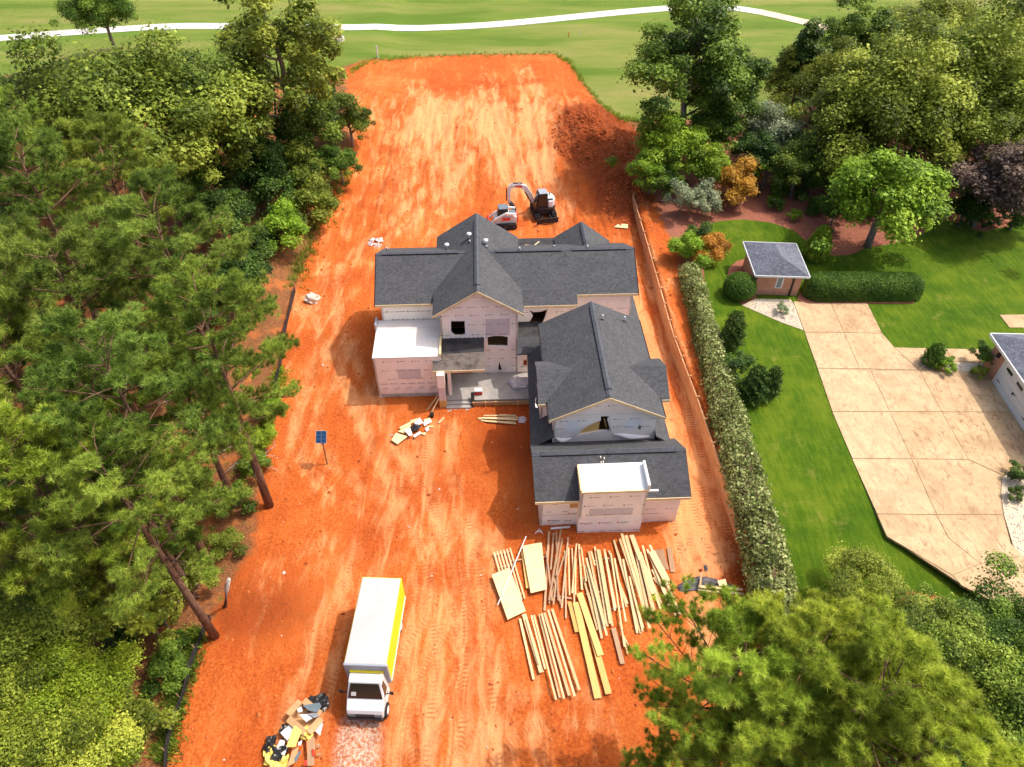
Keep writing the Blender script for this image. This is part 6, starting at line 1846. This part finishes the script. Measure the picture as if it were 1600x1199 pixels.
for (pr, px, py, s_, mt, lab) in [
    (PA, 70, 345, 1.05, 'pine_blue', 'dark bluish pine highest at the left edge of the wood'),
    (PB, 175, 305, 1.0, 'pine', 'yellowish green pine standing before the big olive tree'),
    (PC, 285, 435, 1.0, 'pine_blue', 'dark pine reaching nearest the dark laurel and the pale rock'),
    (PD, 130, 490, 1.1, 'pine_blue', 'broad dark pine in the middle of the left wood'),
    (PA, 335, 575, .95, 'pine', 'pine leaning out over the silt fence above the solar panel'),
    (PB, 30, 610, 1.0, 'pine', 'pine at the left edge level with the porch'),
    (PC, 205, 660, .95, 'pine_blue', 'tall pine with a bare dark trunk in the middle of the wood'),
    (PB, 85, 775, 1.0, 'pine_yellow', 'yellow green pine above the lime coloured tree'),
    (PC, 215, 800, .85, 'pine', 'pine between the yellow green pine and the clay'),
    (PA, -40, 470, 1.1, 'pine_blue', 'pine cut by the left border level with the house roof'),
    (PD, -50, 760, 1.1, 'pine', 'pine cut by the left border below the middle'),
    (PC, -20, 235, 1.0, 'pine', 'pine cut by the left border near the dark round tree')]:
    place(pr, px, py, s_, lab, 'pine tree', mt, group=W)
stand(PD, 368, 790, .80, 'pine with boughs reaching out over the clay below the solar panel', 'pine tree', 'pine', W)
stand(PA, 306, 935, .74, 'pine nearest the box truck at the wood edge', 'pine tree', 'pine', W)
stand(PB, 262, 1010, .5, 'small pine beside the lower silt fence', 'pine tree', 'pine_yellow', W)
PF = (pine('pine_tree', 11, 17.5, 7.0, 4.4, 'pine_yellow', 2700, 80, .33, .0105), 12.8)
place(PF, 1140, 1080, .78, 'yellow green pine in the foreground with bare limbs, right of the lumber', 'pine tree', 'pine_yellow', .6, 'pines in the foreground')
place(PF, 1335, 1125, .86, 'bushy yellow green pine at the bottom right, beside the shrubs', 'pine tree', 'pine_yellow', 3.0, 'pines in the foreground')
place(PF, 1050, 1240, .5, 'pine whose crown is cut by the bottom border', 'pine tree', 'pine_yellow', 2.0, 'pines in the foreground')
place(PF, 1235, 1075, .80, 'yellow green pine in the middle of the foreground group', 'pine tree', 'pine_yellow', 4.1, 'pines in the foreground')
place(PF, 1200, 1175, .74, 'yellow green pine lowest in the foreground group', 'pine tree', 'pine_yellow', 5.2, 'pines in the foreground')
place(PF, 1420, 1195, .74, 'yellow green pine at the bottom border beside the thicket', 'pine tree', 'pine_yellow', 1.2, 'pines in the foreground')
# broadleaved prototypes: radius, half height, centre height
BA = (broadleaf('broadleaf_tree', 21, 6.0, 5.2, 8.0, .23, 44000, 'leaf_olive', nclump=58), 8.0)
BB = (broadleaf('broadleaf_tree', 22, 5.0, 6.4, 9.0, .23, 38000, 'leaf_green', nclump=52), 9.0)
BC = (broadleaf('broadleaf_tree', 23, 5.5, 4.6, 7.0, .20, 46000, 'leaf_yellowgreen', nclump=64, droop=.15), 7.0)
BD = (broadleaf('broadleaf_tree', 24, 4.0, 3.4, 4.4, .20, 24000, 'leaf_lime', nclump=46), 4.4)
BE = (broadleaf('cedar_tree', 25, 2.6, 5.5, 6.5, .26, 10000, 'leaf_cedar', nclump=50, shape='cone'), 6.5)
BS = (broadleaf('shrub', 26, 2.0, 1.7, 1.7, .16, 9000, 'leaf_green', nclump=22, trunk_r=.08), 1.7)
BT = (broadleaf('shrub', 27, 1.5, 1.5, 1.5, .14, 6500, 'leaf_green', nclump=16, trunk_r=.05), 1.5)
BN = (broadleaf('broadleaf_tree', 28, 4.5, 4.0, 8.0, .14, 52000, 'leaf_yellowgreen', nclump=46), 8.0)
BQ = (broadleaf('shrub', 31, 4.0, 3.2, 4.2, .115, 60000, 'leaf_green', nclump=60), 4.2)
T = lambda *a, **k: place(*a, **k)
GL_ = 'trees behind the left wood'
T(BA, 235, 185, 1.28, 'huge olive green tree filling the back of the left wood', 'tree', 'leaf_olive')
T(BB, 432, 85, 1.22, 'tall leafy tree at the right end of the left wood beside the clay', 'tree', 'leaf_olive')
T(BD, 505, 170, .95, 'feathery bushy tree on the bank left of the bare clay', 'tree', 'leaf_green')
T(BD, 530, 250, .6, 'small bush on the bank halfway down beside the clay', 'bush', 'leaf_green')
T(BA, 160, 22, .70, 'dark round tree standing behind the path at the top left', 'tree', 'leaf_green')
T(BD, 40, 165, 1.2, 'dark green round tree at the left edge below the path', 'tree', 'leaf_dark')
T(BS, 442, 355, 1.15, 'bright lime green sapling at the wood edge above the pale rock', 'sapling', 'leaf_lime')
T(BD, 372, 425, .70, 'dark glossy laurel bush at the wood edge', 'bush', 'leaf_dark')
T(BS, 418, 300, 1.3, 'dark bush in the gap beneath the bare pine trunk', 'bush', 'leaf_dark')
T(BD, 340, 330, .8, 'dark understory tree below the huge olive tree', 'tree', 'leaf_dark')
T(BS, 490, 315, 1.2, 'olive brush at the foot of the bank', 'bush', 'leaf_olive')
T(BS, 470, 250, 1.4, 'olive brush between the leaning trunk and the clay', 'bush', 'leaf_olive')
T(BN, 62, 965, .82, 'yellow green tree at the left edge above the lower corner', 'tree', 'leaf_yellowgreen')
T(BN, 100, 1085, .66, 'lime green tree beside the lower silt fence', 'tree', 'leaf_lime')
T(BN, 0, 1120, .7, 'yellow green tree in the lower left corner', 'tree', 'leaf_yellowgreen')
T(BD, 130, 860, .7, 'dark understory tree between pines and the yellow green tree', 'tree', 'leaf_green')
rn = random.Random(77)
US_ = 'understory shrubs in the left wood'
UND = sorted([(250, 960, .9, 'leaf_olive'), (262, 1040, .6, 'leaf_green'), (215, 1130, .8, 'leaf_olive'), (300, 900, .7, 'leaf_olive'), (200, 930, 1.1, 'leaf_dark'), (60, 880, 1.2, 'leaf_dark'), (160, 720, 1.1, 'leaf_green'), (130, 740, 1.0, 'leaf_yellowgreen'), (60, 690, 1.1, 'leaf_dark'), (250, 590, 1.1, 'leaf_dark'), (420, 640, .5, 'leaf_lime'), (408, 690, .55, 'leaf_lime'), (395, 720, .5, 'leaf_green'), (360, 780, .6, 'leaf_green'), (290, 760, .7, 'leaf_yellowgreen'), (190, 560, 1.2, 'leaf_dark'), (310, 480, 1.1, 'leaf_dark'), (90, 560, 1.2, 'leaf_dark'), (230, 400, 1.3, 'leaf_dark'), (20, 440, 1.3, 'leaf_dark'), (400, 380, 1.0, 'leaf_dark'), (120, 400, 1.3, 'leaf_dark'), (20, 320, 1.4, 'leaf_dark'), (30, 800, 1.1, 'leaf_dark'), (150, 620, 1.0, 'leaf_green'), (350, 850, .5, 'leaf_olive'), (270, 870, .8, 'leaf_green')], key=lambda q: q[1])
_cn = {}
for i, (px, py, s_, mt) in enumerate(UND):
    cn = {'leaf_olive': 'olive', 'leaf_green': 'green', 'leaf_dark': 'dark green', 'leaf_yellowgreen': 'yellow green', 'leaf_lime': 'lime green'}[mt]
    _cn[mt] = _cn.get(mt, -1) + 1
    place(BS if i % 2 else BT, px, py, s_ * (1.0 if i % 2 else 1.25), cn + ' undergrowth shrub beneath the left pines, ' + ORDN[_cn[mt]] + ' of its colour from the top', 'shrub', mt, group=US_)
# trees on the right
T(BB, 1082, 92, 1.18, 'tall dark green oak at the right corner of the clay', 'tree', 'leaf_green')
T(BD, 1058, 222, 1.02, 'light green lower tree at the foot of the tall oak', 'tree', 'leaf_lime', None)
T(BD, 1125, 205, .95, 'mid green tree between the oak and the grey green tree', 'tree', 'leaf_green')
T(BE, 1256, 95, 1.05, 'dark narrow cedar standing before the fairway', 'tree', 'leaf_cedar')
T(BE, 1225, 120, .8, 'olive narrow tree just left of the dark cedar', 'tree', 'leaf_olive')
T(BD, 1213, 205, .92, 'grey green tree with several pale stems', 'tree', 'leaf_grey')
T(BB, 1335, 60, .82, 'slender tall tree with open limbs right of the cedar', 'tree', 'leaf_green')
T(BC, 1400, 150, 1.3, 'wide feathery yellow green tree in the middle of the right group', 'tree', 'leaf_yellowgreen')
T(BC, 1530, 120, 1.4, 'wide feathery yellow green tree towards the right border', 'tree', 'leaf_yellowgreen')
T(BA, 1455, 55, .95, 'yellow green tree rising behind the two feathery ones', 'tree', 'leaf_yellowgreen')
T(BC, 1600, 60, 1.0, 'olive tree in the upper right corner', 'tree', 'leaf_olive')
T(BC, 1330, 190, .8, 'olive tree below the slender one', 'tree', 'leaf_olive')
T(BD, 1470, 225, .9, 'dark tree behind the lime maple', 'tree', 'leaf_green')
T(BD, 1590, 195, 1.0, 'green tree behind the purple brown one', 'tree', 'leaf_green')
T(BD, 1270, 240, .8, 'shaded green tree behind the mulch bed', 'tree', 'leaf_dark')
T(BD, 1392, 298, 1.3, 'bright lime green maple at the edge of the lawn', 'tree', 'leaf_lime')
T(BD, 1560, 275, 1.2, 'purple brown tree at the right border', 'tree', 'leaf_purple')
T(BS, 1150, 285, 1.25, 'orange leaved maple between grey shrubs and cone shrub', 'tree', 'leaf_orange')
T(BT, 1066, 312, .95, 'grey green shrub nearer to the retaining wall', 'shrub', 'leaf_grey', sz=1.25)
T(BT, 1101, 310, .95, 'grey green shrub beside the orange maple', 'shrub', 'leaf_grey', sz=1.15)
T(BS, 1078, 388, .85, 'green bush at the top end of the long hedge', 'bush', 'leaf_lime')
T(BS, 1112, 385, .80, 'reddish green bush beside the lawn behind the hedge end', 'bush', 'leaf_orange')
T(BT, 1094, 372, .8, 'dark cone bush in the middle of the bush group', 'bush', 'leaf_dark', sz=1.1)
#T(BE, 1146, 518, .46, 'dark cedar shrub growing by the upper part of the long hedge', 'shrub', 'leaf_cedar', sz=.42)
T(BT, 1153, 573, .72, 'dark low shrub between the two cedar shrubs', 'shrub', 'leaf_dark')
#T(BE, 1188, 600, .62, 'dark spreading cedar shrub on the lawn beside the hedge', 'shrub', 'leaf_cedar', sz=.46)
#T(BE, 1173, 285, .28, 'narrow cone shrub right of the orange maple', 'shrub', 'leaf_box', sz=.40)
#T(BE, 1221, 285, .40, 'leaning green cone shrub on the mulch bed', 'shrub', 'leaf_green', sz=.42)
#T(BE, 1270, 325, .24, 'small dark cone shrub behind the shed lawn', 'shrub', 'leaf_dark', sz=.22)
T(BD, 1275, 275, .5, 'green bush behind the mulch bed left of the maple', 'bush', 'leaf_green')
#T(BT, 1460, 556, .72, 'dark pointed bush standing on the driveway bed', 'bush', 'leaf_box', sz=.8)
T(BT, 1482, 570, .38, 'small light green plant right of the pointed bush', 'plant', 'leaf_lime')
T(BT, 1470, 572, .25, 'tiny yellow plant at the foot of the pointed bush', 'plant', 'leaf_yellowgreen')
T(BT, 1538, 556, .62, 'round bush by the brick corner of the garage', 'bush', 'leaf_box')
T(BT, 1532, 583, .36, 'potted light plant in front of the garage wall', 'plant', 'leaf_yellowgreen')
T(BT, 1602, 742, .5, 'dark bush on the pebble bed at the right border, upper one', 'bush', 'leaf_dark')
T(BT, 1587, 770, .32, 'small dark bush on the pebble bed at the right border, lower one', 'bush', 'leaf_dark')
T(BT, 1222, 482, .32, 'small plant on the gravel beside the shed', 'plant', 'leaf_grey')
PLB = 'small plants along the mulch bed'
for i, (px, py) in enumerate(sorted((1180 + (k * 37) % 190, 300 + (k * 23) % 40) for k in range(16))):
    place(BT, px, py, .28 + .1 * (i % 3), 'small leafy plant on the shaded mulch bed behind the lawn, %s from the left' % ORDN[i], 'plant', ('leaf_green', 'leaf_lime', 'leaf_dark')[i % 3], group=PLB)
for i in range(9):
    place(BT, 1505 + i * 13, 352 - (i % 3) * 6, .3, 'low dark plant along the edging below the purple tree, %s from the left' % ORDN[i], 'plant', 'leaf_dark', group='plants below the purple tree')

T(BA, 330, 215, .85, 'olive tree in the gap behind the dead pine', 'tree', 'leaf_olive')
T(BD, 300, 270, 1.0, 'green understory tree before the huge olive tree', 'tree', 'leaf_green')
T(BD, 470, 190, 1.0, 'green tree just right of the bent grey trunk', 'tree', 'leaf_green')
T(BD, 395, 250, .9, 'shaded tree left of the dead pine', 'tree', 'leaf_dark')
T(BA, 120, 190, .95, 'olive tree at the left shoulder of the huge olive tree', 'tree', 'leaf_olive')
T(BD, 545, 190, .6, 'small bush at the very edge of the clay below the marker post', 'bush', 'leaf_olive')
T(BB, 1120, 130, .85, 'oak limb mass right of the tall dark oak', 'tree', 'leaf_green')
T(BD, 1020, 265, .62, 'green bush at the right rim of the clay slope', 'bush', 'leaf_lime')
T(BC, 1465, 150, 1.1, 'feathery tree between the two widest on the right', 'tree', 'leaf_yellowgreen')
T(BC, 1300, 130, .85, 'feathery olive tree directly right of the cedar', 'tree', 'leaf_yellowgreen')
T(BA, 1560, 190, .9, 'feathery tree above the purple brown one', 'tree', 'leaf_yellowgreen')
T(BD, 1310, 265, .75, 'dark green tree left of the lime maple', 'tree', 'leaf_green')
T(BD, 1175, 240, .7, 'dark bush behind the orange maple', 'bush', 'leaf_dark')
T(BN, 70, 1195, .7, 'yellow green tree at the bottom border left of the silt fence', 'tree', 'leaf_yellowgreen')
for px, py, k, mt, lab in ((1248, 262, .75, 'leaf_green', 'green shrub mass behind the leaning cone shrub'), (1335, 250, .8, 'leaf_olive', 'olive shrub mass left above the lime maple'), (1480, 285, .7, 'leaf_green', 'green shrub right of the lime maple'),
        (1200, 262, .55, 'leaf_lime', 'lime shrub under the grey green tree'), (1515, 320, .55, 'leaf_dark', 'dark shrub between lime maple and purple tree'), (1310, 320, .5, 'leaf_green', 'green shrub at the left foot of the lime maple'), (1100, 255, .7, 'leaf_lime', 'light green shrub between oak and orange maple'),
        (1040, 285, .5, 'leaf_green', 'green shrub above the end of the retaining wall'), (1600, 320, .6, 'leaf_dark', 'dark shrub at the right border below the purple tree')):
    T(BD, px, py, k, lab, 'shrub', mt)
# bottom right thicket
T(BQ, 1375, 935, .68, 'pale green shrub between the hedge end and the driveway', 'shrub', 'leaf_yellowgreen')
T(BQ, 1440, 985, .5, 'mid green shrub touching the corner of the lawn', 'shrub', 'leaf_green')
T(BQ, 1495, 1040, .8, 'olive thicket below the driveway corner', 'shrub', 'leaf_olive')
T(BQ, 1580, 1030, .75, 'green thicket below the driveway at the right border', 'shrub', 'leaf_green')
T(BQ, 1560, 1085, .95, 'light thicket at the right border near the bottom', 'shrub', 'leaf_yellowgreen')
T(BQ, 1470, 1090, .7, 'shaded thicket right of the bushy pine', 'shrub', 'leaf_olive')
T(BQ, 1600, 1180, .9, 'thicket in the lower right corner', 'shrub', 'leaf_green')
T(BQ, 1510, 1190, .8, 'dark thicket at the bottom beside the bushy pine', 'shrub', 'leaf_dark')
T(BS, 1440, 1010, .9, 'brownish shrub in the gap above the bushy pine', 'shrub', 'leaf_purple')
T(BQ, 1640, 1040, 1.0, 'green thicket cut by the right border', 'shrub', 'leaf_green')

# long hedge: a swept rounded form
HP = [(1078, 420), (1092, 470), (1108, 530), (1130, 610), (1152, 690), (1178, 780), (1205, 870), (1225, 940), (1238, 980)]
HW = [.75, .85, .9, 1.0, 1.1, 1.2, 1.35, 1.4, 1.2]
hh = 1.5
hp = [at(x, y, NZ + .8) for x, y in HP]
hpx = np.array([[p.x, p.y, hz(p.x + .5, p.y)] for p in hp])
def hedge_surf(rs, n):
    t_ = rs.rand(n) * (len(hp) - 1); i = np.minimum(t_.astype(int), len(hp) - 2); f = (t_ - i)[:, None]
    c_ = hpx[i] * (1 - f) + hpx[i + 1] * f
    d_ = hpx[i + 1] - hpx[i]; d_[:, 2] = 0; d_ /= np.linalg.norm(d_, axis=1, keepdims=True)
    sdv = np.stack([-d_[:, 1], d_[:, 0], np.zeros(n)], 1)
    w = np.interp(t_, np.arange(len(HW)), HW) * (1 + .22 * fbm(t_ * 3.1, t_ * 0 + 3, 1.0, 3))
    hgt = hh * (1 + .22 * fbm(t_ * 2.3, t_ * 0 + 9, 1.0, 3))
    a = rs.uniform(-.15, math.pi + .15, n)
    sq = 1 / np.maximum(np.abs(np.cos(a)) ** 2.6 + np.abs(np.sin(a)) ** 2.6, 1e-6) ** (1 / 2.6)
    x_ = np.cos(a) * sq * w; z_ = np.maximum(np.sin(a) * sq * hgt * .95, -.1) + .1
    lump = 1 + .14 * fbm(c_[:, 0] * 1.5 + a, c_[:, 1] * 1.5, 1.0, 3)
    C = c_ + sdv * (x_ * lump)[:, None]; C[:, 2] += z_ * lump
    Nn = sdv * np.cos(a)[:, None]; Nn[:, 2] += np.sin(a)
    return C - np.array([hpx[0][0], hpx[0][1], 0]) * 1.0, Nn
def hs(rs, n):
    C, Nn = hedge_surf(rs, n)
    k = rs.rand(n)[:, None] ** 2 * .25
    C = C - Nn * k + Nn * (rs.rand(n)[:, None] < .12) * .18
    return C, Nn
core = MB()
cp = [Vector((p[0] - hpx[0][0], p[1] - hpx[0][1], p[2] + .55)) for p in hpx]
core.tube(cp, [w * .62 for w in HW], 8)
hd = clipped('hedge', 5, hs, 95, .17, 330, 'leaf_hedge', 'long loose grey green hedge running between retaining wall and lawn', 'hedge', (hpx[0][0], hpx[0][1], 0), core.mesh('stems', True))
# clipped round bush and long clipped hedge by the shed
def ell(rx, ry, rz_, zc):
    def f(rs, n):
        u = sph(rs, n); u[:, 2] = np.where(u[:, 2] < -.5, -u[:, 2], u[:, 2])
        C = u * np.array([rx, ry, rz_]); C[:, 2] += zc
        Nn = u / np.array([rx, ry, rz_]); Nn /= np.linalg.norm(Nn, axis=1, keepdims=True)
        return C, Nn
    return f
def core_ell(rx, ry, rz_, zc):
    bm_ = bmesh.new(); bmesh.ops.create_icosphere(bm_, subdivisions=3, radius=1.0)
    for v in bm_.verts: v.co = Vector((v.co.x * rx * .93, v.co.y * ry * .93, v.co.z * rz_ * .93 + zc))
    me = bpy.data.meshes.new('stems'); bm_.to_mesh(me); bm_.free(); return me
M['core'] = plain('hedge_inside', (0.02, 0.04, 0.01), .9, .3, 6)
p = at(1157, 447, NZ + .95)
o = clipped('clipped_bush', 6, ell(1.32, 1.32, 1.15, .85), 18, .07, 900, 'leaf_box', 'clipped dark green ball bush beside the brick shed', 'bush', (p.x, p.y, NZ), core_ell(1.32, 1.32, 1.15, .85))
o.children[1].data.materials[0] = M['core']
pa, pb = at(1280, 446, NZ + .9), at(1420, 446, NZ + .9)
Lh = (pb - pa).length
def stad(rs, n):
    r_, hgt = 1.22, 1.75
    s_ = rs.rand(n)
    per = 2 * Lh + 2 * math.pi * r_
    q = rs.rand(n) * per
    x_ = np.where(q < Lh, q - Lh / 2, np.where(q < 2 * Lh, q - Lh - Lh / 2, 0)); sg = np.where(q < Lh, 1, -1)
    a = (q - 2 * Lh) / (r_)
    endp = q >= 2 * Lh
    e_ang = np.where(endp, np.where(a < math.pi, a - math.pi / 2, a - math.pi / 2), np.where(sg > 0, math.pi / 2, -math.pi / 2))
    ox = np.where(endp, np.where(np.cos(e_ang) > 0, Lh / 2, -Lh / 2), x_)
    e_ = rs.uniform(-.02, math.pi / 2, n) ** 1.0
    se = 1 / (np.cos(e_) ** 3.4 + np.clip(np.sin(e_), 0, 1) ** 3.4) ** (1 / 3.4)
    rad = r_ * np.cos(e_) * se; z_ = hgt * np.sin(e_) * se
    C = np.stack([ox + np.cos(e_ang) * rad, np.sin(e_ang) * rad, z_ + .05], 1)
    Nn = np.stack([np.cos(e_ang) * np.cos(e_), np.sin(e_ang) * np.cos(e_), np.sin(e_)], 1)
    return C, Nn
m_ = (pa + pb) / 2
cm = MB(); cm.tube([(-Lh / 2 - .8, 0, .75), (-Lh / 2, 0, .8), (Lh / 2, 0, .8), (Lh / 2 + .8, 0, .75)], [.4, .98, .98, .4], 12)
o = clipped('clipped_hedge', 7, stad, 75, .075, 760, 'leaf_box', 'long clipped dark green hedge with rounded ends beside the driveway', 'hedge', (m_.x, m_.y, NZ), cm.mesh('stems', True))
o.rotation_euler = (0, 0, math.atan2(pb.y - pa.y, pb.x - pa.x))
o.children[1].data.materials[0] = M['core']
# rounded cone arborvitae right of the shed
def conef(rs, n):
    h_ = rs.rand(n) ** .8; r_ = 1.25 * (1 - h_) ** .55 * np.minimum(1, .55 + h_ * 1.8); a = rs.uniform(0, 2 * math.pi, n)
    r_ = r_ * (1 + .14 * np.sin(a * 7 + h_ * 9) * np.sin(h_ * 22))
    C = np.stack([np.cos(a) * r_, np.sin(a) * r_, h_ * 3.3 + .1], 1); Nn = np.stack([np.cos(a), np.sin(a), np.full(n, .45)], 1)
    return C, Nn / np.linalg.norm(Nn, axis=1, keepdims=True)
p = at(1281, 381, NZ + 1.6)
o = clipped('cone_bush', 8, conef, 17, .14, 620, 'leaf_lime', 'bright green rounded cone bush beside the brick shed roof', 'bush', (p.x, p.y, NZ), core_ell(.8, .8, 1.3, 1.4))
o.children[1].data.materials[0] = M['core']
def cone_bush(px, py, r_, h_, mat, label, seed, ragged=.25, leaf=.12, cat='shrub'):
    def f(rs, n):
        q = rs.rand(n) ** .75; a = rs.uniform(0, 2 * math.pi, n)
        rad = r_ * (1 - q) ** .6 * np.minimum(1, .6 + q * 1.6) * (1 + ragged * np.sin(a * 5 + seed + q * 7) * np.sin(q * 13 + a * 2))
        C = np.stack([np.cos(a) * rad, np.sin(a) * rad, q * h_ + .05], 1); Nn = np.stack([np.cos(a), np.sin(a), np.full(n, .5)], 1)
        C = C + Nn * (rs.rand(n)[:, None] < .3) * rs.rand(n)[:, None] * r_ * .25
        return C, Nn / np.linalg.norm(Nn, axis=1, keepdims=True)
    zg = NZ
    for _ in range(4):
        p = at(px, py, zg + h_ * .45); zg = zs(p.x, p.y)
    o = clipped('shrub', seed, f, 7 * r_ * h_, leaf, 420, mat, label, cat, (p.x, p.y, zg), core_ell(r_ * .6, r_ * .6, h_ * .4, h_ * .42))
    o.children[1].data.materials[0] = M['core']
cone_bush(1146, 518, .95, 3.2, 'leaf_cedar', 'dark cedar shrub growing by the upper part of the long hedge', 61, .4)
cone_bush(1180, 602, 1.05, 2.9, 'leaf_cedar', 'dark spreading cedar shrub on the lawn beside the hedge', 62, .5)
cone_bush(1206, 600, .75, 2.7, 'leaf_cedar', 'smaller cedar shrub right of the spreading one', 63, .4)
cone_bush(1173, 288, .6, 2.4, 'leaf_box', 'narrow cone shrub right of the orange maple', 64, .15)
cone_bush(1222, 287, 1.0, 3.0, 'leaf_green', 'leaning green cone shrub on the mulch bed', 65, .2)
cone_bush(1270, 326, .6, 1.5, 'leaf_dark', 'small dark cone shrub behind the shed lawn', 66, .2)
cone_bush(1461, 556, .8, 1.9, 'leaf_box', 'dark pointed bush standing on the driveway bed', 67, .25, .11, 'bush')
# bare pine stem and leaning trunk at the wood's end
def stem(L, rr, mat, name, label, twigs=0, seed=1):
    base = gs(*L[0][:2]); rnd = random.Random(seed)
    pts = [at(x, y, z) - base for x, y, z in L]; pts[0] = Vector((0, 0, -.3))
    root = empty(name, base, 0, label, 'tree')
    tr_ = MB().tube(pts, rr, 8).build('trunk', M[mat], root, smooth=True)
    for i in range(twigs):
        k = rnd.uniform(.15, .95) * (len(pts) - 1); j = int(k); q = pts[j] + (pts[j + 1] - pts[j]) * (k - j)
        az = rnd.uniform(0, 6.28); mb = MB(); Lb = rnd.uniform(.6, 2.0)
        e_ = q + Vector((math.cos(az), math.sin(az), rnd.uniform(-.2, .35))) * Lb
        limb_tubes(mb, q, e_, .045, .012, rnd, .2, 4, 5)
        limb_tubes(mb, q + (e_ - q) * .6, e_ + Vector((rnd.uniform(-.5, .5), rnd.uniform(-.5, .5), rnd.uniform(-.1, .5))), .025, .008, rnd, .2, 3, 4)
        mb.build('bare_branch', M['deadwood'], root, smooth=True)
    return root
stem([(410, 333, 0), (398, 280, 4), (388, 225, 8), (378, 170, 11), (372, 130, 13)], [.2, .18, .15, .1, .05], 'bark', 'dead_pine', 'nearly bare pine with dead grey branches at the end of the left wood', 26, 4)
stem([(455, 300, 0), (445, 255, 3), (432, 205, 6), (430, 160, 9), (428, 110, 11)], [.25, .22, .18, .12, .06], 'bark_grey', 'leaning_trunk', 'bent grey trunk beside the dead pine', 6, 6)
stem([(357, 697, 0), (340, 650, 3.5), (318, 615, 6), (300, 585, 8)], [.24, .2, .16, .1], 'bark', 'bare_trunk', 'stout bare trunk rising from the clay beside the silt fence', 3, 8)
stem([(295, 895, 0), (270, 850, 3), (235, 780, 7), (195, 700, 11), (165, 640, 14)], [.34, .3, .25, .18, .1], 'bark', 'bare_trunk', 'longest dark leaning trunk in the middle of the left wood', 8, 9)
stem([(350, 948, 0), (355, 920, 2.0), (358, 905, 3.0)], [.16, .14, .1], 'deadwood', 'stump', 'short pale broken trunk at the wood edge', 0, 9)
stem([(248, 716, 0), (252, 700, 1.0), (262, 680, 2.4), (272, 668, 3.2)], [.12, .1, .08, .05], 'bark', 'dead_sapling', 'dark slanting dead stem among the fallen branches', 4, 3)
# fallen branches on the woodland floor
rnd = random.Random(12)
FB = 'fallen branches under the pines'
for i in range(34):
    px, py = rnd.choice([(300, 690), (260, 720), (330, 660), (240, 870), (150, 860), (270, 800), (300, 620), (90, 700), (380, 700)])
    p = gs(px + rnd.uniform(-45, 45), py + rnd.uniform(-30, 30)); mb = MB(); az = rnd.uniform(0, 6.28); L = rnd.uniform(.8, 3.2)
    e_ = Vector((math.cos(az) * L, math.sin(az) * L, rnd.uniform(.0, .5)))
    limb_tubes(mb, (0, 0, .08), e_, .05, .015, rnd, .12, 4, 5)
    for _ in range(3):
        k = rnd.uniform(.3, .9); limb_tubes(mb, e_ * k, e_ * k + Vector((rnd.uniform(-.7, .7), rnd.uniform(-.7, .7), rnd.uniform(.05, .5))), .025, .008, rnd, .15, 3, 4)
    o = mb.build('fallen_branch', M['deadwood'], smooth=True); o.location = p
    tag(o, 'pale dead branch lying on the floor of the left wood', 'branch', FB)
# grass and weeds along the edges of the clay
def tufts(name, pts, rs, hgt, mat, label):
    P0 = np.array(pts); n = len(P0); k = 9
    cc = np.repeat(P0, k, 0) + rs.normal(size=(n * k, 3)) * np.array([.12, .12, 0]); N_ = len(cc)
    az = rs.uniform(0, 6.28, N_); ln = hgt * rs.uniform(.5, 1.3, N_)
    tip = cc + np.stack([np.cos(az) * ln * .5, np.sin(az) * ln * .5, ln * .8], 1)
    sd_ = np.stack([-np.sin(az), np.cos(az), np.zeros(N_)], 1) * .03
    me = rawmesh(name, np.stack([cc + sd_, cc - sd_, tip], 1).reshape(-1, 3), np.arange(3 * N_).reshape(-1, 3))
    a = me.attributes.new('tint', 'FLOAT', 'FACE'); a.data.foreach_set('value', np.clip(.5 + rs.normal(size=N_) * .2, 0, 1).astype(np.float32))
    return tag(link(name, me, M[mat]), label, 'grass', None, 'stuff')
rs = np.random.RandomState(9)
def along(L, n, w):
    out = []
    for _ in range(n):
        i = rs.randint(len(L) - 1); f = rs.rand()
        x = L[i][0] * (1 - f) + L[i + 1][0] * f + rs.normal() * w; y = L[i][1] * (1 - f) + L[i + 1][1] * f + rs.normal() * w
        p = gs(x, y); out.append((p.x, p.y, p.z - .02))
    return out
tufts('weeds', along([(548, 112), (580, 96), (640, 90), (740, 86), (868, 84), (890, 97), (907, 122), (937, 162), (968, 184), (1000, 192)], 500, 2.0), rs, .35, 'leaf_lime', 'rough grass along the far edge of the bare clay')
tufts('weeds', along([(440, 575), (430, 620), (415, 660), (405, 700), (380, 740)], 500, 7), rs, .35, 'leaf_lime', 'weeds along the upper silt fence')
tufts('weeds', along([(545, 260), (520, 310), (500, 345), (480, 395), (462, 440)], 400, 9), rs, .55, 'leaf_olive', 'rough weeds on the bank left of the clay')
tufts('weeds', along([(310, 985), (280, 1080), (255, 1190)], 500, 10), rs, .45, 'leaf_green', 'weeds along the lower silt fence')
